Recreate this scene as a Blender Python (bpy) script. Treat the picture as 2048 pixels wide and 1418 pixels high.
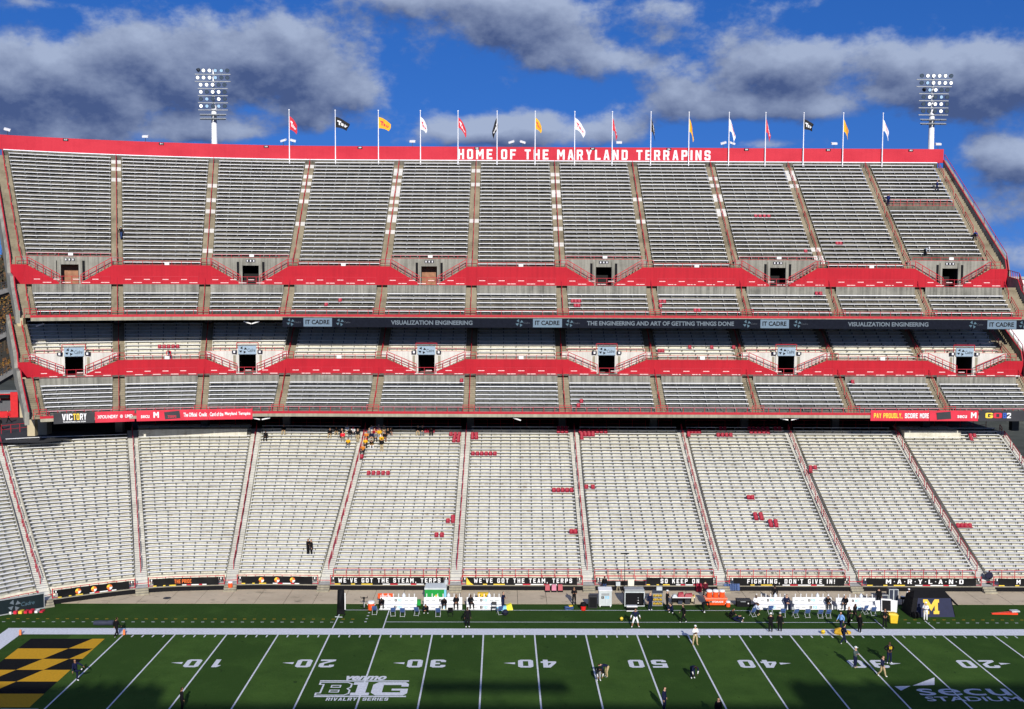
import bpy, math, random
import numpy as np
from mathutils import Vector, Matrix

for o in list(bpy.data.objects):
    bpy.data.objects.remove(o)
scene = bpy.context.scene
COL = scene.collection
rnd = random.Random(7)

# ------------------------------------------------------------------ camera
PW, PH = 2048, 1418                                   # pixel grid used for measuring the photograph
F_PX, CX, CY, CZ = 2203.54, -12.1327, -96.3614, 31.8201
YAW, PITCH, ROLL = 0.008992, -0.069740, 0.004114


def cam_basis():
    cy, sy, cp, sp = math.cos(YAW), math.sin(YAW), math.cos(PITCH), math.sin(PITCH)
    f = np.array([sy * cp, cy * cp, sp])
    r = np.array([cy, -sy, 0.0])
    u = np.cross(r, f)
    c, s = math.cos(ROLL), math.sin(ROLL)
    return c * r + s * u, c * u - s * r, f


RV, UV, FV = cam_basis()
CAM = np.array([CX, CY, CZ])
cam_data = bpy.data.cameras.new("camera")
cam = bpy.data.objects.new("camera", cam_data)
COL.objects.link(cam)
cam_data.sensor_width = 36.0
cam_data.lens = 36.0 * F_PX / PW
cam_data.clip_start = 0.5
cam_data.clip_end = 6000
M = Matrix.Identity(4)
for i in range(3):
    M[i][0], M[i][1], M[i][2], M[i][3] = RV[i], UV[i], -FV[i], CAM[i]
cam.matrix_world = M
scene.camera = cam
scene.render.resolution_x, scene.render.resolution_y = 1024, 709


def ray(px, py):
    return CAM, FV * F_PX + RV * (px - PW / 2) - UV * (py - PH / 2)


def at_z(px, py, z=0.0):
    o, d = ray(px, py)
    return o + d * (z - o[2]) / d[2]


def at_y(px, py, y):
    o, d = ray(px, py)
    return o + d * (y - o[1]) / d[1]


def proj(p):
    d = np.asarray(p, float) - CAM
    z = d @ FV
    return PW / 2 + F_PX * (d @ RV) / z, PH / 2 - F_PX * (d @ UV) / z


# ------------------------------------------------------------------ light
SUN_EL, SUN_AZ = math.radians(24.5), math.radians(8.0)      # the sun stands behind the camera, a little to the right
to_sun = Vector((math.sin(SUN_AZ) * math.cos(SUN_EL), -math.cos(SUN_AZ) * math.cos(SUN_EL), math.sin(SUN_EL)))
sd = bpy.data.lights.new("sun", 'SUN')
sd.energy = 5.0
sd.angle = math.radians(0.53)
sd.color = (1.0, 0.955, 0.88)
sun = bpy.data.objects.new("sun", sd)
COL.objects.link(sun)
sun.rotation_euler = to_sun.to_track_quat('Z', 'Y').to_euler()

vs = scene.view_settings
vs.view_transform = 'Standard'
vs.look = 'None'
vs.exposure = -0.08
vs.gamma = 1.0
vs.use_curve_mapping = False

SKY_STRENGTH = 0.05


def build_world():
    w = bpy.data.worlds.new("World")
    scene.world = w
    w.use_nodes = True
    nt = w.node_tree
    N, L = nt.nodes, nt.links
    N.clear()

    def node(t, **k):
        n = N.new(t)
        for a, b in k.items():
            setattr(n, a, b)
        return n

    def val(sock, v):
        if isinstance(v, (int, float)):
            sock.default_value = v
        else:
            L.new(v, sock)

    def math_(op, a, b=None, c=None, clamp=False):
        n = node('ShaderNodeMath', operation=op, use_clamp=clamp)
        val(n.inputs[0], a)
        if b is not None:
            val(n.inputs[1], b)
        if c is not None:
            val(n.inputs[2], c)
        return n.outputs[0]

    def smooth(x, lo, hi):
        n = node('ShaderNodeMapRange', interpolation_type='SMOOTHSTEP')
        val(n.inputs[0], x)
        n.inputs[1].default_value, n.inputs[2].default_value = lo, hi
        return n.outputs[0]

    def mixc(f, a, b):
        n = node('ShaderNodeMix', data_type='RGBA')
        val(n.inputs[0], f)
        for s, v in ((n.inputs[6], a), (n.inputs[7], b)):
            if isinstance(v, tuple):
                s.default_value = (*v, 1)
            else:
                L.new(v, s)
        return n.outputs[2]

    tc = node('ShaderNodeTexCoord')
    sep = node('ShaderNodeSeparateXYZ')
    L.new(tc.outputs['Generated'], sep.inputs[0])
    sky = node('ShaderNodeTexSky', sky_type='NISHITA', sun_disc=False)
    sky.sun_elevation = SUN_EL
    sky.sun_rotation = math.pi - SUN_AZ
    sky.altitude = 50
    sky.air_density, sky.dust_density, sky.ozone_density = 1.0, 0.0, 2.0
    # clear cold-front air: the band above the horizon stays as blue as the sky higher up
    lift = node('ShaderNodeCombineXYZ')
    L.new(sep.outputs[0], lift.inputs[0])
    L.new(sep.outputs[1], lift.inputs[1])
    L.new(math_('MULTIPLY_ADD', math_('MAXIMUM', sep.outputs[2], 0.0), 1.0, 0.34), lift.inputs[2])
    nrm = node('ShaderNodeVectorMath', operation='NORMALIZE')
    L.new(lift.outputs[0], nrm.inputs[0])
    L.new(nrm.outputs[0], sky.inputs[0])
    hs = node('ShaderNodeHueSaturation')
    hs.inputs['Hue'].default_value = 0.521
    hs.inputs['Saturation'].default_value = 1.40
    hs.inputs['Value'].default_value = 3.0
    L.new(sky.outputs[0], hs.inputs['Color'])
    az_d = math_('MULTIPLY', math_('ARCTAN2', sep.outputs[0], sep.outputs[1]), 180 / math.pi)
    el_d = math_('MULTIPLY', math_('ARCSINE', sep.outputs[2]), 180 / math.pi)

    # cumulus in direction space (degrees): broad masses, billows, fine fraying
    def fbm(dx, dy, sx, sy, detail, rough, seed):
        cx = math_('MULTIPLY_ADD', az_d, sx, dx * sx + seed)
        cy_ = math_('MULTIPLY_ADD', el_d, sy, dy * sy)
        cb = node('ShaderNodeCombineXYZ')
        L.new(cx, cb.inputs[0])
        L.new(cy_, cb.inputs[1])
        cb.inputs[2].default_value = seed * 1.7
        n = node('ShaderNodeTexNoise')
        n.inputs['Scale'].default_value = 1.0
        n.inputs['Detail'].default_value = detail
        n.inputs['Roughness'].default_value = rough
        L.new(cb.outputs[0], n.inputs['Vector'])
        return n.outputs[0]

    k = 180 / math.pi

    cdir = node('ShaderNodeCombineXYZ')
    L.new(az_d, cdir.inputs[0])
    L.new(el_d, cdir.inputs[1])

    def masses(dx_, dy_):
        total = 0.0
        for (px, py, hw, hh, wt) in CLOUDS:
            d = ray(px, py)[1]
            d = d / np.linalg.norm(d)
            a0, e0 = math.degrees(math.atan2(d[0], d[1])), math.degrees(math.asin(d[2]))
            sx, sy = F_PX / (hw * k), F_PX / (hh * k)
            v = node('ShaderNodeVectorMath', operation='MULTIPLY_ADD')
            L.new(cdir.outputs[0], v.inputs[0])
            v.inputs[1].default_value = (sx, sy, 0)
            v.inputs[2].default_value = ((dx_ - a0) * sx, (dy_ - e0) * sy, 0)
            q = node('ShaderNodeVectorMath', operation='DOT_PRODUCT')
            L.new(v.outputs[0], q.inputs[0])
            L.new(v.outputs[0], q.inputs[1])
            g = math_('POWER', math.exp(-0.9), q.outputs['Value'])
            total = math_('MULTIPLY_ADD', g, wt, total)
        return total

    def field(dx, dy):
        big = fbm(dx, dy, 0.20, 0.34, 3, 0.5, 3.1)
        mid = fbm(dx, dy, 0.42, 0.62, 7, 0.58, 11.3)
        base = math_('ADD', masses(dx, dy), math_('MULTIPLY', math_('SUBTRACT', big, 0.5), 0.5))
        # beyond the masses in view the same broken cumulus goes on from the noise alone
        rest = math_('MULTIPLY', smooth(math_('ABSOLUTE', az_d), 27, 36), 0.5)
        rest2 = math_('MULTIPLY', smooth(el_d, 20, 30), 0.5)
        base = math_('ADD', base, math_('MAXIMUM', rest, rest2))
        return math_('ADD', base, math_('MULTIPLY', math_('SUBTRACT', mid, 0.5), 1.45))

    f0 = field(0, 0)
    f1 = field(0.35, 0.95)
    fray = math_('MULTIPLY', math_('SUBTRACT', fbm(0, 0, 1.3, 1.9, 8, 0.62, 21.0), 0.5), 0.50)
    d0 = math_('ADD', f0, fray)
    cover = smooth(d0, 0.20, 0.80)
    cover = math_('MULTIPLY', cover, smooth(el_d, -1.0, 1.5))
    # sunlit where the mass thins towards its upper edge, grey-blue in the thick undersides
    slope = math_('MULTIPLY', math_('SUBTRACT', f0, f1), 1.0)
    thick = smooth(d0, 0.35, 1.7)
    lit = math_('ADD', math_('ADD', math_('SUBTRACT', 0.56, math_('MULTIPLY', thick, 0.50)), slope), math_('MULTIPLY', fray, 0.7), clamp=True)
    cc = mixc(lit, CLOUD_DARK, CLOUD_LIGHT)
    col = mixc(math_('MULTIPLY', cover, 0.95), hs.outputs[0], cc)
    bg = node('ShaderNodeBackground')
    L.new(col, bg.inputs['Color'])
    bg.inputs['Strength'].default_value = SKY_STRENGTH
    w.cycles.sampling_method = 'MANUAL'
    w.cycles.sample_map_resolution = 256
    out = node('ShaderNodeOutputWorld')
    L.new(bg.outputs[0], out.inputs[0])


CLOUD_DARK = (1.4, 2.15, 4.9)
CLOUD_LIGHT = (8.2, 9.8, 13.4)
CLOUDS = [
    (40, 150, 120, 70, .75), (170, 190, 170, 75, .8), (380, 130, 150, 75, .8), (560, 95, 150, 75, .85), (650, 165, 110, 60, .7), (250, 90, 80, 40, .4),
    (60, 262, 160, 40, .65), (420, 262, 100, 28, .9), (620, 232, 50, 32, .7), (720, 188, 55, 20, .4),
    (960, 12, 210, 50, .85), (1060, 62, 110, 50, .75), (1160, 115, 110, 40, .65), (780, -15, 140, 30, .5), (1250, 130, 70, 24, .45),
    (1330, 30, 60, 40, .45), (1330, 75, 30, 14, .3), (930, 262, 110, 30, 1.05), (1060, 255, 70, 34, 1.0), (1210, 262, 80, 28, .8),
    (1340, 175, 50, 42, .75), (1500, 135, 110, 62, .9), (1620, 130, 90, 55, .6), (1480, 218, 200, 26, .75), (1650, 215, 60, 22, .5),
    (1760, 100, 60, 40, .4), (1890, 140, 120, 55, .85), (2030, 150, 110, 65, .85), (1830, 185, 110, 26, .55), (1960, 225, 70, 28, .55),
    (2000, 300, 90, 34, .75), (2080, 350, 110, 40, .7), (2000, 420, 100, 34, .6), (1990, 510, 100, 50, .5), (-30, 400, 90, 70, .5),
    (90, 5, 80, 11, .5), (1530, 288, 60, 10, .5), (1560, 10, 60, 20, .3),
]
build_world()
scene.cycles.max_bounces = 6
scene.cycles.diffuse_bounces = 2


# ------------------------------------------------------------------ materials
MATS = {}


def new_mat(name):
    m = bpy.data.materials.new(name)
    m.use_nodes = True
    nt = m.node_tree
    b = nt.nodes['Principled BSDF']
    return m, nt, b


def plain(name, col, rough=0.7, metal=0.0, var=0.10, scale=3.0, emit=0.0, spec=0.3):
    """one colour with a little natural unevenness"""
    if name in MATS:
        return MATS[name]
    m, nt, b = new_mat(name)
    N, L = nt.nodes, nt.links
    g = N.new('ShaderNodeNewGeometry')
    n = N.new('ShaderNodeTexNoise')
    n.inputs['Scale'].default_value = scale
    n.inputs['Detail'].default_value = 5
    L.new(g.outputs['Position'], n.inputs['Vector'])
    r = N.new('ShaderNodeValToRGB')
    r.color_ramp.elements[0].position, r.color_ramp.elements[1].position = .3, .7
    r.color_ramp.elements[0].color = (*[c * (1 - var) for c in col], 1)
    r.color_ramp.elements[1].color = (*[min(1, c * (1 + var)) for c in col], 1)
    L.new(n.outputs[0], r.inputs[0])
    L.new(r.outputs[0], b.inputs['Base Color'])
    b.inputs['Roughness'].default_value = rough
    b.inputs['Metallic'].default_value = metal
    b.inputs['Specular IOR Level'].default_value = spec
    if emit:
        b.inputs['Emission Color'].default_value = (*col, 1)
        b.inputs['Emission Strength'].default_value = emit
    MATS[name] = m
    return m


def weathered(name, light, dark, streak=0.5, blotch=0.5, tint=None, scale=1.0, bump=0.15, rough=0.9):
    """concrete or painted concrete with vertical run-off streaks, blotches and fine grain"""
    if name in MATS:
        return MATS[name]
    m, nt, b = new_mat(name)
    N, L = nt.nodes, nt.links
    g = N.new('ShaderNodeNewGeometry')

    def noise(sc, detail, rough_, lo, hi):
        mp = N.new('ShaderNodeMapping')
        mp.inputs['Scale'].default_value = sc
        L.new(g.outputs['Position'], mp.inputs['Vector'])
        n = N.new('ShaderNodeTexNoise')
        n.inputs['Scale'].default_value = scale
        n.inputs['Detail'].default_value = detail
        n.inputs['Roughness'].default_value = rough_
        L.new(mp.outputs[0], n.inputs['Vector'])
        r = N.new('ShaderNodeMapRange')
        r.inputs[1].default_value, r.inputs[2].default_value = lo, hi
        L.new(n.outputs[0], r.inputs[0])
        return r.outputs[0]

    s = noise((2.6, 0.6, 0.12), 6, .65, .38, .66)
    bl = noise((.22, .5, .5), 7, .6, .42, .68)
    fi = noise((3.5, 3.5, 6.0), 4, .6, .3, .75)

    def mul(a, k):
        x = N.new('ShaderNodeMath')
        x.operation = 'MULTIPLY'
        L.new(a, x.inputs[0])
        x.inputs[1].default_value = k
        return x.outputs[0]

    def add(a, c):
        x = N.new('ShaderNodeMath')
        x.operation = 'ADD'
        x.use_clamp = True
        L.new(a, x.inputs[0])
        L.new(c, x.inputs[1])
        return x.outputs[0]

    fac = add(add(mul(s, streak), mul(bl, blotch)), mul(fi, .22))
    mx = N.new('ShaderNodeMix')
    mx.data_type = 'RGBA'
    L.new(fac, mx.inputs[0])
    mx.inputs[6].default_value = (*light, 1)
    mx.inputs[7].default_value = (*dark, 1)
    colour = mx.outputs[2]
    if tint:
        t = noise((.9, 1.2, .9), 5, .7, .57, .71)
        m2 = N.new('ShaderNodeMix')
        m2.data_type = 'RGBA'
        L.new(mul(t, .75), m2.inputs[0])
        L.new(colour, m2.inputs[6])
        m2.inputs[7].default_value = (*tint, 1)
        colour = m2.outputs[2]
    L.new(colour, b.inputs['Base Color'])
    b.inputs['Roughness'].default_value = rough
    b.inputs['Specular IOR Level'].default_value = .12
    if bump:
        bp = N.new('ShaderNodeBump')
        bp.inputs['Strength'].default_value = bump
        bp.inputs['Distance'].default_value = .02
        L.new(fi, bp.inputs['Height'])
        L.new(bp.outputs[0], b.inputs['Normal'])
    MATS[name] = m
    return m


def flat(name, col, rough=.6, emit=0.0):
    return plain(name, col, rough=rough, var=.06, scale=1.2, emit=emit)


C_LOW = weathered('cream_concrete', (.75, .725, .615), (.46, .435, .34), streak=.40, blotch=.42, tint=(.26, .20, .12))
C_UP = weathered('weathered_concrete', (.215, .20, .16), (.055, .052, .042), streak=.5, blotch=.55, tint=(.15, .125, .075))
C_WALL = weathered('parapet_concrete', (.345, .335, .285), (.125, .122, .105), streak=.75, blotch=.3)
C_AISLE = weathered('aisle_concrete', (.33, .285, .20), (.15, .125, .085), streak=.3, blotch=.6)
C_AISLE_LOW = weathered('lower_aisle_concrete', (.60, .59, .54), (.40, .39, .35), streak=.3, blotch=.5)
C_VOM = weathered('portal_concrete', (.36, .35, .30), (.17, .165, .14), streak=.7, blotch=.35)
C_VOM_W = weathered('white_portal_paint', (.72, .71, .67), (.48, .47, .43), streak=.6, blotch=.25)
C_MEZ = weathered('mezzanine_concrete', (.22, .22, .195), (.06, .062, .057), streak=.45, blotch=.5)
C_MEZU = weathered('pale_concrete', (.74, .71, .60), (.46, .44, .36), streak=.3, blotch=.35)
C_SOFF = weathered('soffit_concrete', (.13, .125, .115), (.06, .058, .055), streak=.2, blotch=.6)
C_LIP = weathered('lip_concrete', (.42, .385, .29), (.23, .21, .16), streak=.6, blotch=.4)
C_PIER = weathered('tan_concrete', (.55, .47, .31), (.38, .32, .22), streak=.3, blotch=.4)
RED_WALL = weathered('red_painted_wall', (.50, .016, .030), (.39, .012, .024), streak=.6, blotch=.45, bump=.05, rough=.6)
RED_RIM = weathered('red_rim_paint', (.58, .036, .056), (.47, .022, .040), streak=.25, blotch=.6, bump=.1, rough=.6)
RED = plain('red_rail_paint', (.46, .014, .030), rough=.5)
RAIL_LOW = plain('weathered_red_rail', (.40, .020, .042), rough=.6)
RED_SEAT = plain('red_plastic', (.33, .012, .034), rough=.45, spec=.25)
ALU = plain('aluminium_plank', (.80, .81, .83), rough=.5, var=.10, scale=1.5)
ALU_UP = plain('upper_aluminium_plank', (.86, .87, .90), rough=.45, var=.08, scale=1.5)
BRK = plain('dark_bracket', (.13, .13, .11), rough=.8)
BRK_UP = plain('galvanised_bracket', (.20, .205, .195), rough=.6)
STEEL = plain('galvanised_steel', (.62, .64, .66), rough=.4, metal=.3)
BLACK = plain('black_matte', (.008, .008, .010), rough=.7, spec=.12)
NAVY = plain('navy_cloth', (.012, .014, .035), rough=.8)
WHITE = plain('white_paint', (.80, .80, .80), rough=.55, var=.05)
SHADE_BLACK = plain('shade_black_interior', (.016, .015, .015), rough=.9)  # near-black colour stands in for deep shade in concourses and passages
YELLOW = plain('yellow_paint', (.80, .52, .03), rough=.5)
ORANGE = plain('orange_plastic', (.85, .10, .02), rough=.4, spec=.5)
GREY = plain('grey_metal', (.33, .35, .36), rough=.45)


# ------------------------------------------------------------------ mesh helpers
class MB:
    """collects polygons; build() links them as ONE mesh object"""

    def __init__(self):
        self.v, self.f, self.mi, self.mats = [], [], [], []

    def slot(self, m):
        if m not in self.mats:
            self.mats.append(m)
        return self.mats.index(m)

    def poly(self, pts, m):
        b = len(self.v)
        self.v.extend([tuple(map(float, p)) for p in pts])
        self.f.append(tuple(range(b, b + len(pts))))
        self.mi.append(self.slot(m))

    def hexa(self, c, m):
        """eight corners: bottom 0-3 counter-clockwise, top 4-7"""
        b = len(self.v)
        self.v.extend([tuple(map(float, p)) for p in c])
        s = self.slot(m)
        for q in ((3, 2, 1, 0), (4, 5, 6, 7), (0, 1, 5, 4), (1, 2, 6, 5), (2, 3, 7, 6), (3, 0, 4, 7)):
            self.f.append(tuple(b + i for i in q))
            self.mi.append(s)

    def box(self, x0, x1, y0, y1, z0, z1, m):
        self.hexa([(x0, y0, z0), (x1, y0, z0), (x1, y1, z0), (x0, y1, z0), (x0, y0, z1), (x1, y0, z1), (x1, y1, z1), (x0, y1, z1)], m)

    def bar(self, a, b, w, m, n=4):
        """straight tube from a to b with n sides"""
        a, b = Vector(a), Vector(b)
        d = (b - a)
        if d.length < 1e-6:
            return
        d.normalize()
        u = d.cross(Vector((0, 0, 1)))
        if u.length < 1e-3:
            u = Vector((1, 0, 0))
        u.normalize()
        v = d.cross(u)
        self.taper(a, b, w / 2, w / 2, m, n, u, v)

    def taper(self, a, b, r0, r1, m, n=8, u=None, v=None):
        a, b = Vector(a), Vector(b)
        if u is None:
            d = (b - a).normalized()
            u = d.cross(Vector((0, 0, 1)))
            if u.length < 1e-3:
                u = Vector((1, 0, 0))
            u.normalize()
            v = d.cross(u)
        base = len(self.v)
        s = self.slot(m)
        k = 1.0 if n > 4 else 1.25
        for p, r in ((a, r0), (b, r1)):
            for i in range(n):
                t = 2 * math.pi * (i + .5) / n
                q = p + u * (math.cos(t) * r * k) + v * (math.sin(t) * r * k)
                self.v.append(tuple(q))
        for i in range(n):
            j = (i + 1) % n
            self.f.append((base + j, base + i, base + n + i, base + n + j))
            self.mi.append(s)
        self.f.append(tuple(base + i for i in range(n)))
        self.mi.append(s)
        self.f.append(tuple(base + n + i for i in reversed(range(n))))
        self.mi.append(s)

    def lathe(self, prof, m, n=14, c=(0, 0, 0), caps=True):
        base = len(self.v)
        s = self.slot(m)
        for r, z in prof:
            for i in range(n):
                t = 2 * math.pi * i / n
                self.v.append((c[0] + r * math.cos(t), c[1] + r * math.sin(t), c[2] + z))
        for k in range(len(prof) - 1):
            for i in range(n):
                j = (i + 1) % n
                self.f.append((base + k * n + i, base + k * n + j, base + (k + 1) * n + j, base + (k + 1) * n + i))
                self.mi.append(s)
        if caps:
            self.f.append(tuple(base + i for i in reversed(range(n))))
            self.mi.append(s)
            self.f.append(tuple(base + (len(prof) - 1) * n + i for i in range(n)))
            self.mi.append(s)

    def ball(self, c, r, m, n=10, sz=1.0):
        prof = [(max(.001, r * math.sin(math.pi * k / 6)), -r * sz * math.cos(math.pi * k / 6)) for k in range(7)]
        self.lathe(prof, m, n, c, caps=False)

    def build(self, name, parent=None, kind=None, smooth=False, loc=None):
        me = bpy.data.meshes.new(name)
        me.from_pydata(self.v, [], self.f)
        for m in self.mats:
            me.materials.append(m)
        me.polygons.foreach_set('material_index', self.mi)
        if smooth:
            me.polygons.foreach_set('use_smooth', [True] * len(self.f))
        me.update()
        o = bpy.data.objects.new(name, me)
        COL.objects.link(o)
        if parent is not None:
            o.parent = parent
        if kind:
            o['kind'] = kind
        if loc is not None:
            o.location = loc
        return o


def tag(o, label, cat, group=None):
    o['label'], o['category'] = label, cat
    if group:
        o['group'] = group
    return o


def thing(name, label, cat, loc=(0, 0, 0), rz=0.0, group=None):
    o = bpy.data.objects.new(name, None)
    o.empty_display_size = .2
    COL.objects.link(o)
    o.location = tuple(map(float, loc))
    o.rotation_euler = (0, 0, rz)
    return tag(o, label, cat, group)


def structure(o):
    o['kind'] = 'structure'
    return o


def copy_tree(o, parent=None):
    c = o.copy()
    COL.objects.link(c)
    c.parent = parent
    for ch in o.children:
        copy_tree(ch, c)
    return c


# ------------------------------------------------------------------ lettering
def R4(x0, y0, x1, y1):
    return [(x0, y0), (x1, y0), (x1, y1), (x0, y1)]


def glyphs():
    s, w, c, h = 1.3, 4.0, .7, 6.0
    t = 1.15

    def lcol(y0, y1, cb=False, ct=False):
        p = [(c, y0) if cb else (0, y0), (s, y0), (s, y1), (c, y1) if ct else (0, y1)]
        if ct:
            p.append((0, y1 - c))
        if cb:
            p.append((0, y0 + c))
        return p

    def rcol(y0, y1, cb=False, ct=False, W=w):
        p = [(W - x, y) for x, y in lcol(y0, y1, cb, ct)]
        return p[::-1]
    g = {}
    g['H'] = [lcol(0, 6), rcol(0, 6), R4(s, 2.45, w - s, 3.6)]
    g['E'] = [lcol(0, 6), R4(s, 0, 3.8, t), R4(s, 2.45, 3.3, 3.6), R4(s, 6 - t, 3.8, 6)]
    g['F'] = [lcol(0, 6), R4(s, 2.35, 3.3, 3.5), R4(s, 6 - t, 3.8, 6)]
    g['L'] = [lcol(0, 6), R4(s, 0, 3.7, t)]
    g['T'] = [R4(w / 2 - s / 2, 0, w / 2 + s / 2, 6 - t), R4(0, 6 - t, w, 6)]
    g['I'] = [R4(0, 0, s, 6)]
    O = [lcol(0, 6, 1, 1), rcol(0, 6, 1, 1), R4(s, 0, w - s, t), R4(s, 6 - t, w - s, 6)]
    g['O'] = g['0'] = O
    g['D'] = [lcol(0, 6), rcol(0, 6, 1, 1), R4(s, 0, w - s, t), R4(s, 6 - t, w - s, 6)]
    g['U'] = [lcol(0, 6, 1), rcol(0, 6, 1), R4(s, 0, w - s, t)]
    g['C'] = [lcol(0, 6, 1, 1), R4(s, 0, w - s, t), R4(s, 6 - t, w - s, 6), rcol(0, 2.0, 1), rcol(4.0, 6, 0, 1)]
    g['G'] = [lcol(0, 6, 1, 1), R4(s, 0, w - s, t), R4(s, 6 - t, w - s, 6), rcol(0, 3.2, 1), rcol(4.2, 6, 0, 1), R4(2.05, 2.2, w - s, 3.2)]
    g['S'] = [R4(s, 0, w - s, t), R4(s, 6 - t, w - s, 6), R4(s, 2.45, w - s, 3.6), lcol(2.45, 6, 1, 1), rcol(0, 3.6, 1, 1), lcol(0, 1.9, 1), rcol(4.1, 6, 0, 1)]
    g['P'] = [lcol(0, 6), R4(s, 6 - t, w - s, 6), R4(s, 2.2, w - s, 3.3), rcol(2.2, 6, 1, 1)]
    g['R'] = g['P'] + [[(w - s - .35, 2.2), (w - s - .1, 0), (w + .1, 0), (w - .75, 2.2)]]
    g['B'] = [lcol(0, 6), R4(s, 6 - t, w - s, 6), R4(s, 2.45, w - s, 3.55), R4(s, 0, w - s, t), rcol(3.0, 6, 0, 1), rcol(0, 3.0, 1, 0)]
    x = 1.25
    g['A'] = [[(0, 0), (x, 0), (2, 4.4), (2, 6), (1.25, 6)], [(4, 0), (2.75, 6), (2, 6), (2, 4.4), (4 - x, 0)], [(1.47, 1.3), (2.53, 1.3), (2.36, 2.3), (1.64, 2.3)]]
    g['V'] = [[(0, 6), (1.25, 0), (2, 0), (2, 1.6), (x, 6)], [(4, 6), (4 - x, 6), (2, 1.6), (2, 0), (2.75, 0)]]
    g['W'] = [[(px * 1.42 + dx, py) for px, py in [(0, 6), (.55, 0), (1, 0), (1, 2.4), (.8, 6)]] for dx in (0, 2.84)] + \
             [[(px * 1.42 + dx, py) for px, py in [(2, 6), (1.3, 4.4), (1, 2.4), (1, 0), (1.45, 0)]] for dx in (0, 2.84)]
    g['W'] = [[(0, 6), (.75, 0), (1.5, 0), (1.5, 2.2), (1.15, 6)], [(1.5, 2.2), (1.5, 0), (2.1, 0), (2.75, 3.0), (2.75, 5), (2.3, 5)],
              [(2.75, 3.0), (3.4, 0), (4.0, 0), (4.0, 2.2), (3.2, 5), (2.75, 5)], [(4.0, 2.2), (4.0, 0), (4.75, 0), (5.5, 6), (4.35, 6)]]
    g['M'] = [R4(0, 0, s, 6), R4(5 - s, 0, 5, 6), [(s, 6), (s, 3.6), (2.5, 1.5), (2.5, 3.7)], [(5 - s, 6), (2.5, 3.7), (2.5, 1.5), (5 - s, 3.6)]]
    g['N'] = [R4(0, 0, s, 6), R4(w - s, 0, w, 6), [(s, 6), (s, 3.7), (w - s, 0), (w - s, 2.3)]]
    g['Y'] = [[(0, 6), (1.35, 2.6), (2, 2.6), (2, 4.0), (1.3, 6)], [(4, 6), (2.7, 6), (2, 4.0), (2, 2.6), (2.65, 2.6)], R4(1.35, 0, 2.65, 2.6)]
    g['K'] = [lcol(0, 6), [(s, 2.3), (2.75, 6), (4.1, 6), (2.3, 3.05), (s, 3.9)][:3] + [(4.1, 6), (2.15, 2.9)][:1] + [(s + .9, 2.9)], [(s + .75, 3.1), (2.75, 0), (4.15, 0), (2.5, 3.5)]]
    g['K'] = [lcol(0, 6), [(s, 2.2), (2.2, 3.2), (4.05, 6), (2.65, 6), (s, 3.9)], [(2.2, 3.2), (1.75, 2.7), (2.75, 0), (4.1, 0), (2.7, 3.95)]]
    g['1'] = [R4(1.3, 0, 2.6, 6), [(0.3, 4.4), (1.3, 4.4), (1.3, 6), (.9, 5.6)]]
    g['2'] = [R4(0, 0, w, t), R4(s, 6 - t, w - s, 6), lcol(4.1, 6, 0, 1), rcol(2.5, 6, 0, 1), [(0, t), (1.7, t), (w - s, 2.5), (w - s, 3.6), (.2, 2.2)][:5]]
    g['2'] = [R4(0, 0, w, t), R4(s, 6 - t, w - s, 6), lcol(4.0, 6, 0, 1), rcol(3.2, 6, 0, 1), [(0, t), (1.75, t), (w, 3.2), (w - s, 3.2)]]
    g['3'] = [R4(s, 0, w - s, t), R4(s, 6 - t, w - s, 6), R4(1.5, 2.45, w - s, 3.55), rcol(0, 6, 1, 1), lcol(0, 1.9, 1), lcol(4.1, 6, 0, 1)]
    g['4'] = [R4(2.2, 0, 3.5, 6), R4(3.5, 1.3, 4.1, 2.4), [(0, 1.3), (2.2, 1.3), (2.2, 2.4), (0, 2.4)], [(0, 2.4), (1.2, 2.4), (2.2, 4.6), (2.2, 6), (1.6, 6)]]
    g['5'] = [R4(0, 6 - t, w, 6), R4(0, 2.7, s, 6 - t), R4(s, 2.7, w - s, 3.8), rcol(0, 3.8, 1, 1), R4(s, 0, w - s, t), lcol(0, 1.8, 1)]
    g['8'] = [lcol(0, 2.9, 1, 0), lcol(2.9, 6, 0, 1), rcol(0, 2.9, 1, 0), rcol(2.9, 6, 0, 1), R4(s, 0, w - s, t), R4(s, 6 - t, w - s, 6), R4(s, 2.5, w - s, 3.5)]
    g['!'] = [R4(.2, 0, 1.4, 1.2), R4(.2, 1.9, 1.4, 6)]
    g[','] = [R4(.2, 0, 1.4, 1.2), [(.5, -1.1), (.9, -1.1), (1.4, 0), (.5, 0)]]
    g["'"] = [R4(.2, 4.2, 1.2, 6)]
    g['.'] = [R4(.2, 0, 1.4, 1.2)]
    g['*'] = [R4(.2, 2.6, 1.2, 3.6)]
    return g


GL = glyphs()


def word_polys(txt, gap=1.0, space=2.2):
    """block capitals as polygons, six units high"""
    out, x = [], 0.0
    for ch in txt:
        if ch == ' ':
            x += space
            continue
        ps = GL[ch]
        for p in ps:
            out.append([(a + x, b) for a, b in p])
        x += max(a for p in ps for a, b in p) + gap
    return out, x - gap


def block_text(name, txt, org, ux, uz, width, height, m, parent, gap=1.0, space=2.2, kind=None, shear=0.0):
    """block lettering fitted to width x height, one object for each letter; org lower-left corner, ux/uz unit vectors"""
    _, w = word_polys(txt, gap, space)
    org, ux, uz = Vector(org), Vector(ux), Vector(uz)
    x, o = 0.0, None
    for ch in txt:
        if ch == ' ':
            x += space
            continue
        mb = MB()
        for p in GL[ch]:
            mb.poly([org + ux * ((a + x + shear * b) / w * width) + uz * (b / 6 * height) for a, b in p], m)
        o = mb.build(name, parent, kind)
        x += max(a for p in GL[ch] for a, b in p) + gap
    return o


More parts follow.
